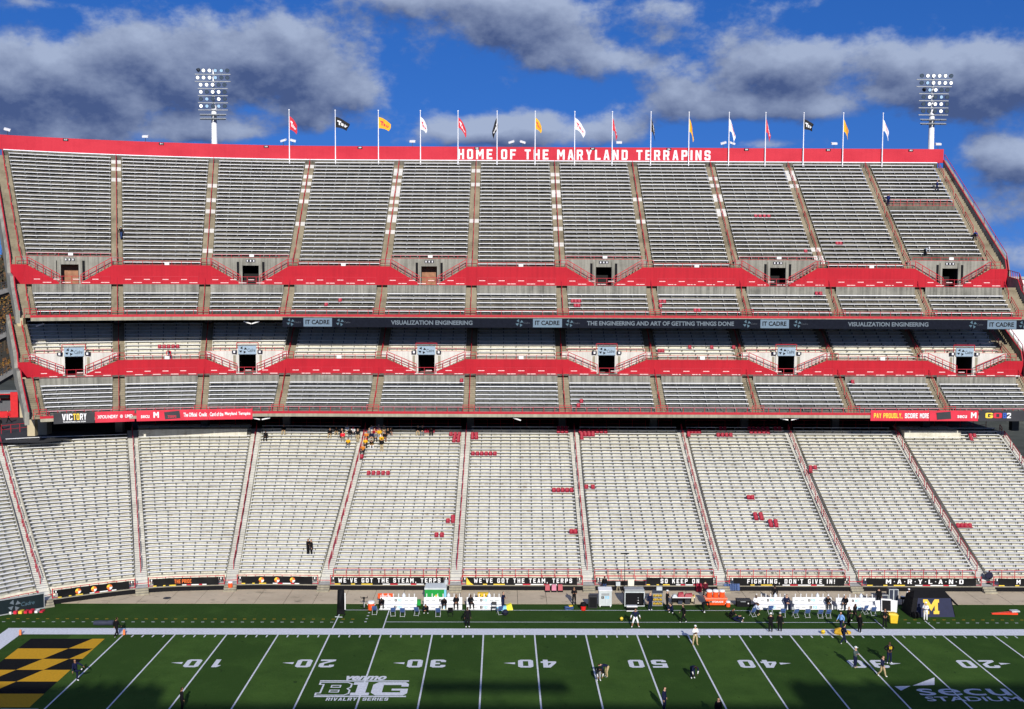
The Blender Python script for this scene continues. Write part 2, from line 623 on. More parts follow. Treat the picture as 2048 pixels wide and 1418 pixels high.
def font_text(name, txt, org, ux, uz, width, height, m, parent, bold=.02, shear=0.0, kind=None, align_w=True):
    cu = bpy.data.curves.new(name, 'FONT')
    cu.body = txt
    cu.offset = bold
    cu.shear = shear
    cu.resolution_u = 3
    ob = bpy.data.objects.new(name, cu)
    COL.objects.link(ob)
    dg = bpy.context.evaluated_depsgraph_get()
    me = bpy.data.meshes.new_from_object(ob.evaluated_get(dg))
    bpy.data.objects.remove(ob)
    bpy.data.curves.remove(cu)
    co = np.zeros(len(me.vertices) * 3)
    me.vertices.foreach_get('co', co)
    co = co.reshape(-1, 3)
    lo, hi = co.min(0), co.max(0)
    sx = width / max(1e-6, hi[0] - lo[0])
    sy = height / max(1e-6, hi[1] - lo[1])
    org, ux, uz = np.array(org, float), np.array(ux, float), np.array(uz, float)
    P = org + np.outer((co[:, 0] - lo[0]) * sx, ux) + np.outer((co[:, 1] - lo[1]) * sy, uz)
    me.vertices.foreach_set('co', P.ravel())
    me.materials.clear()
    me.materials.append(m)
    me.update()
    o = bpy.data.objects.new(name, me)
    COL.objects.link(o)
    o.parent = parent
    if kind:
        o['kind'] = kind
    return o

# ================================================================== ground and field
YD = 0.9144


def turf_material():
    m, nt, b = new_mat('artificial_turf')
    N, L = nt.nodes, nt.links
    g = N.new('ShaderNodeNewGeometry')
    sp = N.new('ShaderNodeSeparateXYZ')
    L.new(g.outputs['Position'], sp.inputs[0])

    def mth(op, a, v, clamp=False):
        n = N.new('ShaderNodeMath')
        n.operation = op
        n.use_clamp = clamp
        L.new(a, n.inputs[0])
        if isinstance(v, (int, float)):
            n.inputs[1].default_value = v
        else:
            L.new(v, n.inputs[1])
        return n.outputs[0]
    # five-yard mowing/infill panels
    a = mth('MODULO', mth('ADD', sp.outputs[0], 100 * YD), 10 * YD)
    stripe = mth('GREATER_THAN', a, 5 * YD)
    inside = mth('LESS_THAN', sp.outputs[1], 0.0)
    stripe = mth('MULTIPLY', stripe, inside)

    def noise(sc, d, v):
        mp = N.new('ShaderNodeMapping')
        mp.inputs['Scale'].default_value = v
        L.new(g.outputs['Position'], mp.inputs['Vector'])
        n = N.new('ShaderNodeTexNoise')
        n.inputs['Scale'].default_value = sc
        n.inputs['Detail'].default_value = d
        n.inputs['Roughness'].default_value = .65
        L.new(mp.outputs[0], n.inputs['Vector'])
        return n.outputs[0]
    n1 = noise(.35, 6, (1, 1, 1))
    n2 = noise(9, 4, (1, .5, 1))
    n3 = noise(1.4, 8, (1, .6, 1))
    f = mth('ADD', mth('MULTIPLY', stripe, .5), mth('MULTIPLY', mth('SUBTRACT', n1, .5), 1.7))
    f = mth('ADD', f, mth('MULTIPLY', mth('SUBTRACT', n2, .5), .8), True)
    mx = N.new('ShaderNodeMix')
    mx.data_type = 'RGBA'
    L.new(f, mx.inputs[0])
    mx.inputs[6].default_value = (.029, .068, .012, 1)
    mx.inputs[7].default_value = (.060, .122, .022, 1)
    # dark crumb-rubber scatter
    sc = mth('GREATER_THAN', n3, .655)
    m2 = N.new('ShaderNodeMix')
    m2.data_type = 'RGBA'
    L.new(mth('MULTIPLY', sc, .55), m2.inputs[0])
    L.new(mx.outputs[2], m2.inputs[6])
    m2.inputs[7].default_value = (.008, .02, .006, 1)
    L.new(m2.outputs[2], b.inputs['Base Color'])
    b.inputs['Roughness'].default_value = .95
    b.inputs['Specular IOR Level'].default_value = .08
    bp = N.new('ShaderNodeBump')
    bp.inputs['Strength'].default_value = .5
    bp.inputs['Distance'].default_value = .03
    L.new(n2, bp.inputs['Height'])
    L.new(bp.outputs[0], b.inputs['Normal'])
    return m


TURF = turf_material()
def turf_paint(name, col, wear=.35):
    """paint on turf: thin coat that lets the blades show through here and there"""
    m, nt, b = new_mat(name)
    N, L = nt.nodes, nt.links
    g = N.new('ShaderNodeNewGeometry')
    n = N.new('ShaderNodeTexNoise')
    n.inputs['Scale'].default_value = 5.0
    n.inputs['Detail'].default_value = 8
    n.inputs['Roughness'].default_value = .75
    L.new(g.outputs['Position'], n.inputs['Vector'])
    r = N.new('ShaderNodeValToRGB')
    r.color_ramp.elements[0].position, r.color_ramp.elements[1].position = .42, .72
    r.color_ramp.elements[0].color = (*col, 1)
    r.color_ramp.elements[1].color = (*[c * (1 - wear) + t * wear for c, t in zip(col, (.03, .08, .02))], 1)
    L.new(n.outputs[0], r.inputs[0])
    L.new(r.outputs[0], b.inputs['Base Color'])
    b.inputs['Roughness'].default_value = .95
    b.inputs['Specular IOR Level'].default_value = .1
    return m


PAINT_W = turf_paint('white_turf_paint', (.70, .72, .78))
PAINT_Y = turf_paint('gold_turf_paint', (.60, .32, .02), .3)
PAINT_K = turf_paint('black_turf_paint', (.006, .006, .008), .05)
GROUND = plain('rough_ground', (.06, .065, .05), rough=.95, var=.3, scale=.2)
APRON = weathered('apron_concrete', (.64, .53, .375), (.47, .385, .27), streak=.1, blotch=.7, tint=(.18, .15, .11), scale=.6)

mb = MB()
mb.poly([(-2500, -900, -.12), (2500, -900, -.12), (2500, 3500, -.12), (-2500, 3500, -.12)], GROUND)
structure(mb.build('ground'))
mb = MB()
mb.poly([(-84, -60, 0), (72, -60, 0), (72, 9.3, 0), (-84, 9.3, 0)], TURF)
FIELD = structure(mb.build('football_field'))


def sheet(name, pts, m, parent=FIELD, z=.005, kind=None):
    b = MB()
    b.poly([(p[0], p[1], z) for p in pts], m)
    return b.build(name, parent, kind)


def rect(x0, y0, x1, y1):
    return [(x0, y0), (x1, y0), (x1, y1), (x0, y1)]


GOAL, END = -50 * YD, -60 * YD
sheet('sideline_border', rect(END - 1.83, 0, 68, 1.75), PAINT_W)
sheet('end_line_border', rect(END - 1.83, -48.8, END, -.002), PAINT_W)
for i in range(0, 20):
    x = GOAL + i * 5 * YD
    sheet('yard_line', rect(x - .065, -48.7, x + .065, -.004), PAINT_W)
mb = MB()
for i in range(1, 96):
    if i % 5:
        x = GOAL + i * YD
        mb.poly([(x - .06, -.72, .005), (x + .06, -.72, .005), (x + .06, -.12, .005), (x - .06, -.12, .005)], PAINT_W)
mb.build('yard_ticks', FIELD, 'stuff')
# team-area lines and dashes beyond the border
ya = at_z(900, 1244)[1]
yb = at_z(900, 1220.3)[1]
xa0, xa1 = at_z(770, 1244)[0], at_z(1757, 1245)[0]
sheet('team_area_line', rect(xa0, ya - .05, xa1, ya + .05), PAINT_W)
sheet('team_area_line', rect(at_z(690, 1220)[0], yb - .05, at_z(1500, 1221)[0], yb + .05), PAINT_W)
for x, y1 in ((GOAL + 20 * YD, 5.9), (GOAL + 25 * YD, yb - .06), (GOAL + 75 * YD, 4.6), (GOAL + 80 * YD, 4.2)):
    sheet('yard_line_extension', rect(x - .05, 1.76, x + .05, y1), PAINT_W)
yw, yg = at_z(300, 1243.8)[1], at_z(300, 1237.8)[1]
for nm, yy, mm in (('white_dashes', yw, PAINT_W), ('gold_dashes', yg, PAINT_Y)):
    mb = MB()
    for rng in ((-70.0, at_z(715, 1243)[0]), (at_z(1812, 1244)[0], 52.0)):
        x = rng[0]
        while x < rng[1]:
            mb.poly([(x, yy - .05, .005), (x + .3, yy - .05, .005), (x + .3, yy + .05, .005), (x, yy + .05, .005)], mm)
            x += YD
    mb.build(nm, FIELD, 'stuff')
for k in range(4):
    p = at_z(731 + k * 2.4, 1243.5 - k * 6)
    sheet('line_dot', [(p[0] + .12 * math.cos(t * .785), p[1] + .12 * math.sin(t * .785)) for t in range(8)], PAINT_W)

# yard numbers read from the far side line
for k, n in enumerate(('10', '20', '30', '40', '50', '40', '30', '20', '10')):
    x = GOAL + (k + 1) * 10 * YD
    for d, xx in ((n[1], x - .33), (n[0], x + .33 + 1.25)):
        b = MB()
        for p in GL[d]:
            b.poly([(xx - a / 4 * 1.25, -6.42 - c / 6 * 1.83, .006) for a, c in p], PAINT_W)
        b.build('yard_number', FIELD)
    if n != '50':
        s = -1 if k < 4 else 1
        x0 = x + s * (1.58 + .25)
        sheet('direction_arrow', [(x0, -7.05), (x0, -7.5), (x0 + s * .95, -7.2)], PAINT_W)

# end zone: black and gold counterchanged pattern
rows_px = [1277.5, 1297, 1317.9, 1339.8, 1363.2, 1387.6, 1414.6]
YR = [at_z(150, y)[1] for y in rows_px]
xl = at_z(61.5, 1277.5)[0]
xr = at_z(209.4, 1277.5)[0]
f = lambda cx, k: at_z(cx / 5.12, rows_px[k])[0]
d1 = np.polyfit([YR[k] for k in range(4)], [f(c, k) for k, c in enumerate((950, 695, 440, 163))], 1)
d2 = np.polyfit([YR[k] for k in range(1, 5)], [f(c, k + 1) for k, c in enumerate((950, 712, 450, 160))], 1)


def clipx(poly, lo, hi):
    for s, lim in ((1, lo), (-1, -hi)):
        out = []
        for i in range(len(poly)):
            a, b = poly[i - 1], poly[i]
            fa, fb = s * a[0] - lim, s * b[0] - lim
            if (fa >= 0) != (fb >= 0):
                t = fa / (fa - fb)
                out.append((a[0] + t * (b[0] - a[0]), a[1] + t * (b[1] - a[1])))
            if fb >= 0:
                out.append(b)
        poly = out
        if len(poly) < 3:
            return []
    return poly


for r in range(6):
    ya_, yb_ = YR[r], YR[r + 1]
    e = [(-90, -90), (np.polyval(d1, ya_), np.polyval(d1, yb_)), (np.polyval(d2, ya_), np.polyval(d2, yb_)), (90, 90)]
    for j in range(3):
        q = clipx([(e[j][0], ya_), (e[j][1], yb_), (e[j + 1][1], yb_), (e[j + 1][0], ya_)], xl, xr)
        if q and r < 5 or (q and j == 2):
            sheet('end_zone_panel', q, (PAINT_Y, PAINT_K)[(r + (j == 1) + 1) % 2])
p0 = at_z(30, 1416)
sheet('end_zone_letter', rect(p0[0] - 3, p0[1] - 3.0, p0[0] + 1.8, p0[1] - .15), PAINT_W)


def fbox(px0, px1, py0, py1):
    """field rectangle under a pixel box: lower-left corner, width, depth"""
    c = (px0 + px1) / 2
    y1, y0 = at_z(c, py0)[1], at_z(c, py1)[1]
    m_ = (py0 + py1) / 2
    x0, x1 = at_z(px0, m_)[0], at_z(px1, m_)[0]
    return (x0, y0, .010), x1 - x0, y1 - y0


UX, UY, UZ = (1, 0, 0), (0, 1, 0), (0, 0, 1)
o, w, h = fbox(692, 773, 1352, 1360.5)
font_text('field_logo_text', 'venmo', o, UX, UY, w, h, PAINT_W, FIELD, bold=.045, shear=.3)
for a in ((640, 818, 1361, 1363.3), (628, 812, 1391.8, 1394.2)):
    o, w, h = fbox(*a)
    sheet('field_logo_rule', rect(o[0], o[1], o[0] + w, o[1] + h), PAINT_W, z=.010)
o, w, h = fbox(634, 702, 1364.5, 1391)
b = MB()
t = .2
xs = lambda v: o[0] + v * w
ys = lambda v: o[1] + v * h


def ring(outer, inner):
    n = len(outer)
    for i in range(n):
        j = (i + 1) % n
        b.poly([(xs(outer[i][0]), ys(outer[i][1]), .010), (xs(outer[j][0]), ys(outer[j][1]), .010), (xs(inner[j][0]), ys(inner[j][1]), .010), (xs(inner[i][0]), ys(inner[i][1]), .010)], PAINT_W)


ring([(0, 0), (.86, 0), (1, .12), (1, .4), (.92, .5), (1, .6), (1, .88), (.86, 1), (0, 1), (0, .8), (.12, .8), (.12, .2), (0, .2)],
     [(.05, .05), (.84, .05), (.95, .15), (.95, .38), (.86, .5), (.95, .62), (.95, .85), (.84, .95), (.05, .95), (.05, .85), (.17, .85), (.17, .15), (.05, .15)])
for y0, y1 in ((.22, .42), (.58, .78)):
    ring([(.38, y0), (.68, y0), (.68, y1), (.38, y1)], [(.42, y0 + .05), (.64, y0 + .05), (.64, y1 - .05), (.42, y1 - .05)])
b.build('field_logo_letter', FIELD)
o, w, h = fbox(704, 741, 1364.5, 1391)
b = MB()
for q in (R4(0, 0, 1, .2), R4(.25, .2, .78, .8), R4(0, .8, .78, 1)):
    b.poly([(o[0] + x * w, o[1] + y * h, .010) for x, y in q], PAINT_W)
b.build('field_logo_letter', FIELD)
o, w, h = fbox(744, 816, 1364.5, 1391)
b = MB()
for q in ([(0, .2), (.14, 0), (.3, 0), (.3, 1), (.14, 1), (0, .8)], R4(.3, 0, .8, .22), R4(.3, .78, .8, 1), [(.8, 0), (.9, 0), (1, .16), (1, .5), (.8, .5)], R4(.55, .36, .8, .5), [(.8, .66), (1, .66), (1, .84), (.9, 1), (.8, 1)]):
    b.poly([(o[0] + x * w, o[1] + y * h, .010) for x, y in q], PAINT_W)
b.build('field_logo_letter', FIELD)
for tx, a in (('RIVALRY', (652, 713, 1395.5, 1401.5)), ('SERIES', (725, 776, 1395.5, 1401.5))):
    o, w, h = fbox(*a)
    block_text('field_logo_text', tx, o, UX, UY, w, h, PAINT_W, FIELD, shear=.05)
o, w, h = fbox(1836, 2018, 1377.5, 1391)
font_text('field_logo_text', 'secu', o, UX, UY, w, h, PAINT_W, FIELD, bold=.005)
o, w, h = fbox(1852, 2040, 1393.5, 1402.5)
font_text('field_logo_text', 'STADIUM', o, UX, UY, w, h, PAINT_W, FIELD, bold=.012)
for tri in (((1789, 1372.8), (1821, 1372), (1802, 1381.5)), ((1825, 1371.5), (1869, 1355), (1869, 1370))):
    sheet('field_logo_triangle', [tuple(at_z(*q)[:2]) for q in tri], PAINT_W, z=.010)

# concrete apron slabs between turf and stand
mb = MB()
mb.poly([(-84, 9.3, -.06), (72, 9.3, -.06), (72, 17, -.06), (-84, 17, -.06)], plain('joint_dirt', (.05, .045, .035), rough=1))
APR = structure(mb.build('apron'))
x = -62.0
k = 0
while x < 60:
    w_ = 2.86
    mb = MB()
    dz = rnd.uniform(-.006, .006)
    for y0, y1 in ((9.32, 14.6),):
        mb.box(x + .02, x + w_ - .02, y0, y1, -.05, .012 + dz, APRON)
    mb.build('slab', APR)
    x += w_


# ================================================================== press box behind the camera (throws the shadows on the near side of the field)
def roof_src(px, py, yplane=-101.0):
    """point on the plane Y = yplane whose sun shadow falls on the field at this pixel"""
    g = at_z(px, py)
    t = (g[1] - yplane) / (-to_sun.y)
    return g[0] + to_sun.x * t, to_sun.z * t


PB = thing('press_box', 'tall concrete press box building behind the near stand', 'building', (0, -101, 0))
mb = MB()
h_main = roof_src(900, 1405)[1]
mb.box(-90, 80, -14, -.2, 0, h_main, C_VOM)
mb.build('wall', PB)
for (pa, pb, py) in ((-260, 335, 1371), (1572, 2500, 1365)):
    xa, h1 = roof_src(pa, py)
    xb, _ = roof_src(pb, py)
    mb = MB()
    mb.box(xa, xb, -10, -.1, h_main + .002, h1, C_VOM)
    mb.build('roof_room', PB)
xa, h0 = roof_src(845, 1381)
xb, h1 = roof_src(1130, 1362)
mb = MB()
mb.box(xa, xb, -.5, 0, h0, h1, BLACK)
for xx in (xa + 1, (xa + xb) / 2, xb - 1):
    mb.bar((xx, -.25, h_main), (xx, -.25, h0), .12, BLACK)
mb.build('roof_sign', PB)
for i in range(5):
    xx, hh = roof_src(180 + i * 33, 1356)
    _, h2 = roof_src(250, 1371)
    mb = MB()
    mb.ball((xx, -1.0, hh - .45), .5, GREY)
    mb.bar((xx, -1, h2 - .05), (xx, -1, hh - .6), .25, GREY)
    mb.build('roof_antenna', PB)
for i in range(3):
    xx, hh = roof_src(1585 + i * 70, 1352)
    _, h2 = roof_src(1600, 1365)
    mb = MB()
    mb.ball((xx, -1.0, hh - .45), .55, GREY)
    mb.bar((xx, -1, h2 - .05), (xx, -1, hh - .6), .25, GREY)
    mb.build('roof_antenna', PB)

# ================================================================== stand geometry in plan
class Plan:
    """aisle lines from a front point to a back point; rows run between them, bent smoothly where the aisles turn"""

    def __init__(self, F, T, y0, y1):
        self.F, self.T, self.y0, self.y1 = [np.array(p, float) for p in F], [np.array(p, float) for p in T], y0, y1
        self.n = len(F)

    def aisle(self, i, y):
        return self.F[i] + (self.T[i] - self.F[i]) * (y - self.y0) / (self.y1 - self.y0)

    def tan(self, i):
        d = self.T[i] - self.F[i]
        d = d / np.linalg.norm(d)
        return np.array([d[1], -d[0]])

    def width(self, i, y):
        return np.linalg.norm(self.aisle(i + 1, y) - self.aisle(i, y))

    def curved(self, i):
        return abs(np.cross(self.tan(i), self.tan(i + 1))) > .01

    def at(self, i, s, y):
        a, b = self.aisle(i, y), self.aisle(i + 1, y)
        L = np.linalg.norm(b - a)
        m0, m1 = self.tan(i) * L, self.tan(i + 1) * L
        s2, s3 = s * s, s * s * s
        return (2 * s3 - 3 * s2 + 1) * a + (s3 - 2 * s2 + s) * m0 + (-2 * s3 + 3 * s2) * b + (s3 - s2) * m1

    def p(self, i, s, y, z):
        q = self.at(i, s, y)
        return (q[0], q[1], z)

    def pm(self, i, m, y, z):
        """m metres from the section's centre line"""
        return self.p(i, .5 + m / self.width(i, y), y, z)

    def off(self, i, m, y, z):
        """m metres sideways from aisle line i"""
        q = self.aisle(i, y) + self.tan(i) * m
        return (q[0], q[1], z)


def strip(mb, pl, i, prof, a, b, m, nseg=None, caps=True):
    """profile [(y, z)...] swept across section i from a metres right of aisle i to b metres left of aisle i+1"""
    if nseg is None:
        nseg = 5 if pl.curved(i) else 1
    base = len(mb.v)
    npf = len(prof)
    for k in range(nseg + 1):
        for (y, z) in prof:
            w = pl.width(i, y)
            s0, s1 = a / w, 1 - b / w
            mb.v.append(tuple(float(c) for c in pl.p(i, s0 + (s1 - s0) * k / nseg, y, z)))
    sl = mb.slot(m)
    for k in range(nseg):
        for j in range(npf - 1):
            q = base + k * npf + j
            mb.f.append((q, q + npf, q + npf + 1, q + 1))
            mb.mi.append(sl)
    if caps:
        for k in (0, nseg):
            ids = [base + k * npf + j for j in range(npf)]
            mb.f.append(tuple(ids if k else ids[::-1]))
            mb.mi.append(sl)


def cbox(mb, pl, i, a, b, y0, y1, z0, z1, m, nseg=None):
    strip(mb, pl, i, [(y0, z0), (y0, z1), (y1, z1), (y1, z0), (y0, z0)], a, b, m, nseg)


def make_bench(pl, i, y, z, a, b, plank, brk, step, parent, depth=.25, drop=.34, name='bench', mb=None, thick=.055):
    own = mb is None
    if own:
        mb = MB()
    cbox(mb, pl, i, a, b, y - depth / 2, y + depth / 2, z - thick, z, plank)
    w = pl.width(i, y)
    n = max(2, int(round((w - a - b) / step)))
    for k in range(n + 1):
        m_ = a + .12 + (w - a - b - .24) * k / n
        s0, s1 = (m_ - .04) / w, (m_ + .04) / w
        c = []
        for zz in (z - drop, z - thick - .001):
            c += [pl.p(i, s0, y - .07, zz), pl.p(i, s1, y - .07, zz), pl.p(i, s1, y + .1, zz), pl.p(i, s0, y + .1, zz)]
        mb.hexa(c, brk)
    if own:
        return mb.build(name, parent)


def stepped(rows, half=False):
    """rows [(bench_y, bench_z, front_of_tread, drop)] -> tread/riser profile"""
    out = []
    for (yf, zt, yn) in rows:
        out.append((yf, zt))
        out.append((yn, zt))
    return out


def rail_run(mb, pts, h, m, posts=True, mids=(0.5,), w=.06, post_every=1):
    """railing along a list of base points"""
    up = Vector((0, 0, 1))
    P = [Vector(p) for p in pts]
    for a, b in zip(P[:-1], P[1:]):
        mb.bar(a + up * h, b + up * h, w, m)
        for f_ in mids:
            mb.bar(a + up * h * f_, b + up * h * f_, w * .8, m)
    if posts:
        for k, p in enumerate(P):
            if k % post_every == 0:
                mb.bar(p, p + up * (h + .02), w, m)


def aisle_rail(pl, i, rows, parent, seg=3, gap=1, h=.85, m=RED, w=.07, side=0.0):
    """centre handrail of an aisle: short looped lengths with gaps to step through"""
    mb = MB()
    k = 0
    while k < len(rows) - 1:
        e = min(len(rows) - 1, k + seg)
        (y0, z0), (y1, z1) = rows[k], rows[e]
        a, b = Vector(pl.off(i, side, y0, z0)), Vector(pl.off(i, side, y1, z1))
        up = Vector((0, 0, h))
        mb.bar(a, a + up, w, m)
        mb.bar(b, b + up, w, m)
        mb.bar(a + up, b + up, w, m)
        mb.bar(a + up * .55, b + up * .55, w * .8, m)
        k = e + gap
    return mb.build('handrail', parent)


# ================================================================== lower bowl
XL_A = [(-62.5, 1.5), (-56.2, 8.7), (-48.3, 12.9), (-39.7, 14.2), (-30.2, 14.2), (-16.8, 14.15), (-3.2, 14.1), (10.5, 14.05), (24.1, 14.0), (37.6, 13.95), (51.1, 13.9)]
XL_B = [(-84.0, 25.5), (-72.0, 34.5), (-57.8, 39.3), (-43.0, 41.2), (-29.4, 41.0), (-16.6, 41.0), (-3.0, 41.0), (10.6, 41.0), (24.2, 41.0), (37.7, 41.0), (51.2, 41.0)]
PL_LOW = Plan(XL_A, XL_B, 14.2, 41.0)
N_LOW = 43
LOW_HW = .60


def low_row(n):
    return 16.2 + .62 * n, 1.5616 + .22603 * n + .0010935 * n * n      # bench y, bench top z


LOWER = thing('lower_bowl', 'cream concrete lower seating bowl with silver benches behind the field wall', 'grandstand')
low_sections, low_aisles = [], []
mass = MB()
n_single = 0
for i in range(PL_LOW.n - 1):
    prof = [(14.2, 0.0), (14.2, .52), (15.35, .52), (15.35, .85)]
    rows = []
    for n in range(41 if i <= 1 else N_LOW):
        yb_, zb_ = low_row(n)
        zt = zb_ - .40
        rows.append((yb_ - .22, zt, yb_ + .40))
    prof += stepped(rows)
    prof[4] = (rows[0][0], prof[3][1]) if prof[4][0] < 15.35 else prof[4]
    prof.insert(4, (rows[0][0], .85))
    mb = MB()
    strip(mb, PL_LOW, i, prof, LOW_HW, LOW_HW, C_LOW)
    s_ = mb.build('seating_section', LOWER)
    low_sections.append(s_)
    for n in range(41 if i <= 1 else N_LOW):
        yb_, zb_ = low_row(n)
        if (n >= 40 or i == 0 or n_single >= 300):
            make_bench(PL_LOW, i, yb_, zb_, LOW_HW + .05, LOW_HW + .05, ALU, BRK, 1.22, None, mb=mass)
        elif n < 40:
            make_bench(PL_LOW, i, yb_, zb_, LOW_HW + .05, LOW_HW + .05, ALU, BRK, 1.22, s_)
            n_single += 1
mass.build('far_benches', LOWER, 'stuff')
for i in range(PL_LOW.n):
    mb = MB()
    prof = [(14.2, .52), (15.35, .52)]
    for n in range(41 if i <= 1 else N_LOW):
        yb_, zb_ = low_row(n)
        zt = zb_ - .40
        zp = (low_row(n - 1)[1] - .40) if n else .52
        prof += [(yb_ - .50, (zt + zp) / 2), (yb_ - .20, (zt + zp) / 2), (yb_ - .20, zt), (yb_ + .11, zt)]
    base = len(mb.v)
    for (y, z) in prof:
        mb.v.append(PL_LOW.off(i, -LOW_HW + .002, y, z))
        mb.v.append(PL_LOW.off(i, LOW_HW - .002, y, z))
    sl = mb.slot(C_AISLE_LOW)
    for j in range(len(prof) - 1):
        mb.f.append((base + 2 * j, base + 2 * j + 1, base + 2 * j + 3, base + 2 * j + 2))
        mb.mi.append(sl)
    # steps down to the apron through the field wall
    for k in range(3):
        z1 = .52 - k * .17
        y1, y0 = 14.2 - k * .3, 14.2 - (k + 1) * .3
        c = []
        for zz in (0, z1 - .004):
            c += [PL_LOW.off(i, -.62, y0, zz), PL_LOW.off(i, .62, y0, zz), PL_LOW.off(i, .62, y1, zz), PL_LOW.off(i, -.62, y1, zz)]
        mb.hexa(c, C_LIP)
    a_ = mb.build('aisle_stair', LOWER)
    low_aisles.append(a_)
    aisle_rail(PL_LOW, i, [(low_row(n)[0], low_row(n)[1] - .4) for n in range(1, 41 if i <= 1 else N_LOW)], a_, seg=3, gap=1, w=.07, m=RAIL_LOW)

# front wall facing, railing and the rail before the first row
for i in range(PL_LOW.n - 1):
    mb = MB()
    cbox(mb, PL_LOW, i, LOW_HW, LOW_HW, 14.1, 14.19, .0, .46, BLACK)
    cbox(mb, PL_LOW, i, LOW_HW, LOW_HW, 14.08, 14.198, .462, .525, C_LIP)
    mb.build('field_wall_facing', LOWER)
    mb = MB()
    w = PL_LOW.width(i, 14.3)
    n = 9
    pts = [PL_LOW.p(i, (LOW_HW + .05 + (w - 2 * LOW_HW - .1) * k / n) / w, 14.3, .52) for k in range(n + 1)]
    rail_run(mb, pts, .92, RED, mids=(.1, .55))
    mb.build('front_railing', LOWER)
    if 4 <= i:
        mb = MB()
        pts = [PL_LOW.p(i, (LOW_HW + .1 + (w - 2 * LOW_HW - .2) * k / 9) / w, 15.6, .85) for k in range(10)]
        rail_run(mb, pts, .95, RED, mids=(.32,))
        mb.build('row_railing', LOWER)
    # gate posts with little number plates at the aisle mouths
for i in range(1, PL_LOW.n):
    mb = MB()
    for s in (-1, 1):
        a = PL_LOW.off(i, s * (LOW_HW + .05), 14.3, .0)
        mb.bar(a, (a[0], a[1], 1.5), .08, RED)
        c = PL_LOW.off(i, s * (LOW_HW + .35), 14.22, 1.18)
        mb.box(c[0] - .2, c[0] + .2, c[1] - .02, c[1] + .0, c[2] - .14, c[2] + .14, BLACK)
        mb.box(c[0] - .06, c[0] + .06, c[1] - .03, c[1] - .021, c[2] - .1, c[2] + .1, WHITE)
    a, b = PL_LOW.off(i, -LOW_HW, 14.3, .95), PL_LOW.off(i, LOW_HW, 14.3, .95)
    mb.bar(a, b, .06, RED)
    mb.build('gate_posts', LOWER)

# wheelchair platforms: bench rows boxed in near the concourse
for (i, s0, s1) in ((2, .07, .97), (9, .06, .62)):
    mb = MB()
    w = PL_LOW.width(i, 41.5)
    z0 = low_row(40)[1] - .3
    strip(mb, PL_LOW, i, [(40.4, z0 - .2), (40.4, z0 + .8), (45, z0 + .8)], LOW_HW + s0 * w * .1, LOW_HW + (1 - s1) * w, C_LOW)
    mb.build('platform', LOWER)

# concourse behind the lower bowl: floor and back wall coloured shade-black, crowd rail
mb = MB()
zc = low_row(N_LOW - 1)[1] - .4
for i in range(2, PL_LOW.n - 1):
    strip(mb, PL_LOW, i, [(low_row(N_LOW - 1)[0] + .26, zc), (52, zc), (52, 23)], 0, 0, SHADE_BLACK, caps=False)
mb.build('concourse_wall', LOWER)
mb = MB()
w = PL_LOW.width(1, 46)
strip(mb, PL_LOW, 1, [(41.4, 12.0), (46.5, 12.02), (46.5, 18.5)], w * .30, 0, SHADE_BLACK, caps=False)  # near-black sheet added as the shade under the curved deck end
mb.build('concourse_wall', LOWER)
for i in range(2, PL_LOW.n - 1):
    mb = MB()
    w = PL_LOW.width(i, 44.2)
    rail_run(mb, [PL_LOW.p(i, (.9 + (w - 1.8) * k / 7) / w, 44.2, zc) for k in range(8)], 1.05, RED, mids=(.5,))
    mb.build('concourse_railing', LOWER)

# ================================================================== upper stands (mezzanine and upper deck share the aisle lines)
UF = [(-65.3, 30.2), (-57.2, 32.9), (-48.2, 35.0), (-39.2, 36.0)] + [(x, 36.0) for x in (-27.75, -16.15, -4.45, 7.25, 18.9, 30.55, 42.2, 53.75)]
UT = [(-81.7, 58.9), (-68.0, 64.9), (-54.8, 68.4), (-40.9, 70.2)] + [(x, 70.3) for x in (-27.6, -16.1, -4.4, 7.25, 18.9, 30.55, 42.15, 53.2)]
PL_UP = Plan(UF, UT, 36.0, 70.3)
NSEC = PL_UP.n - 1
UP_HW = .70
VOM = {0, 2, 4, 6, 8, 10}


def uplus(rows):
    return [(y, z) for y, z in rows]


class Deck:
    pass


MZ = Deck()
MZ.lip, MZ.lip_b, MZ.lip_t = 36.0, 15.0, 15.33
MZ.front = [(37.2 + .7 * k, 16.09 + .434 * k) for k in range(7)]
MZ.wall_y, MZ.walk, MZ.red_y, MZ.red_top = 42.05, 19.47, 45.0, 21.32
MZ.back = [(45.75 + .7 * k, 21.75 + .43 * k) for k in range(11)]
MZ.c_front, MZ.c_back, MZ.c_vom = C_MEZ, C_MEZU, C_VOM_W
UP = Deck()
UP.lip, UP.lip_b, UP.lip_t = 42.6, 26.41, 26.79
UP.front = [(43.45 + .7 * k, 27.55 + .543 * k) for k in range(5)]
UP.wall_y, UP.walk, UP.red_y, UP.red_top = 46.7, 30.77, 50.2, 33.23
UP.back = [(51.0 + .7 * k, 33.66 + .5625 * k) for k in range(28)]
UP.c_front, UP.c_back, UP.c_vom = C_UP, C_UP, C_VOM


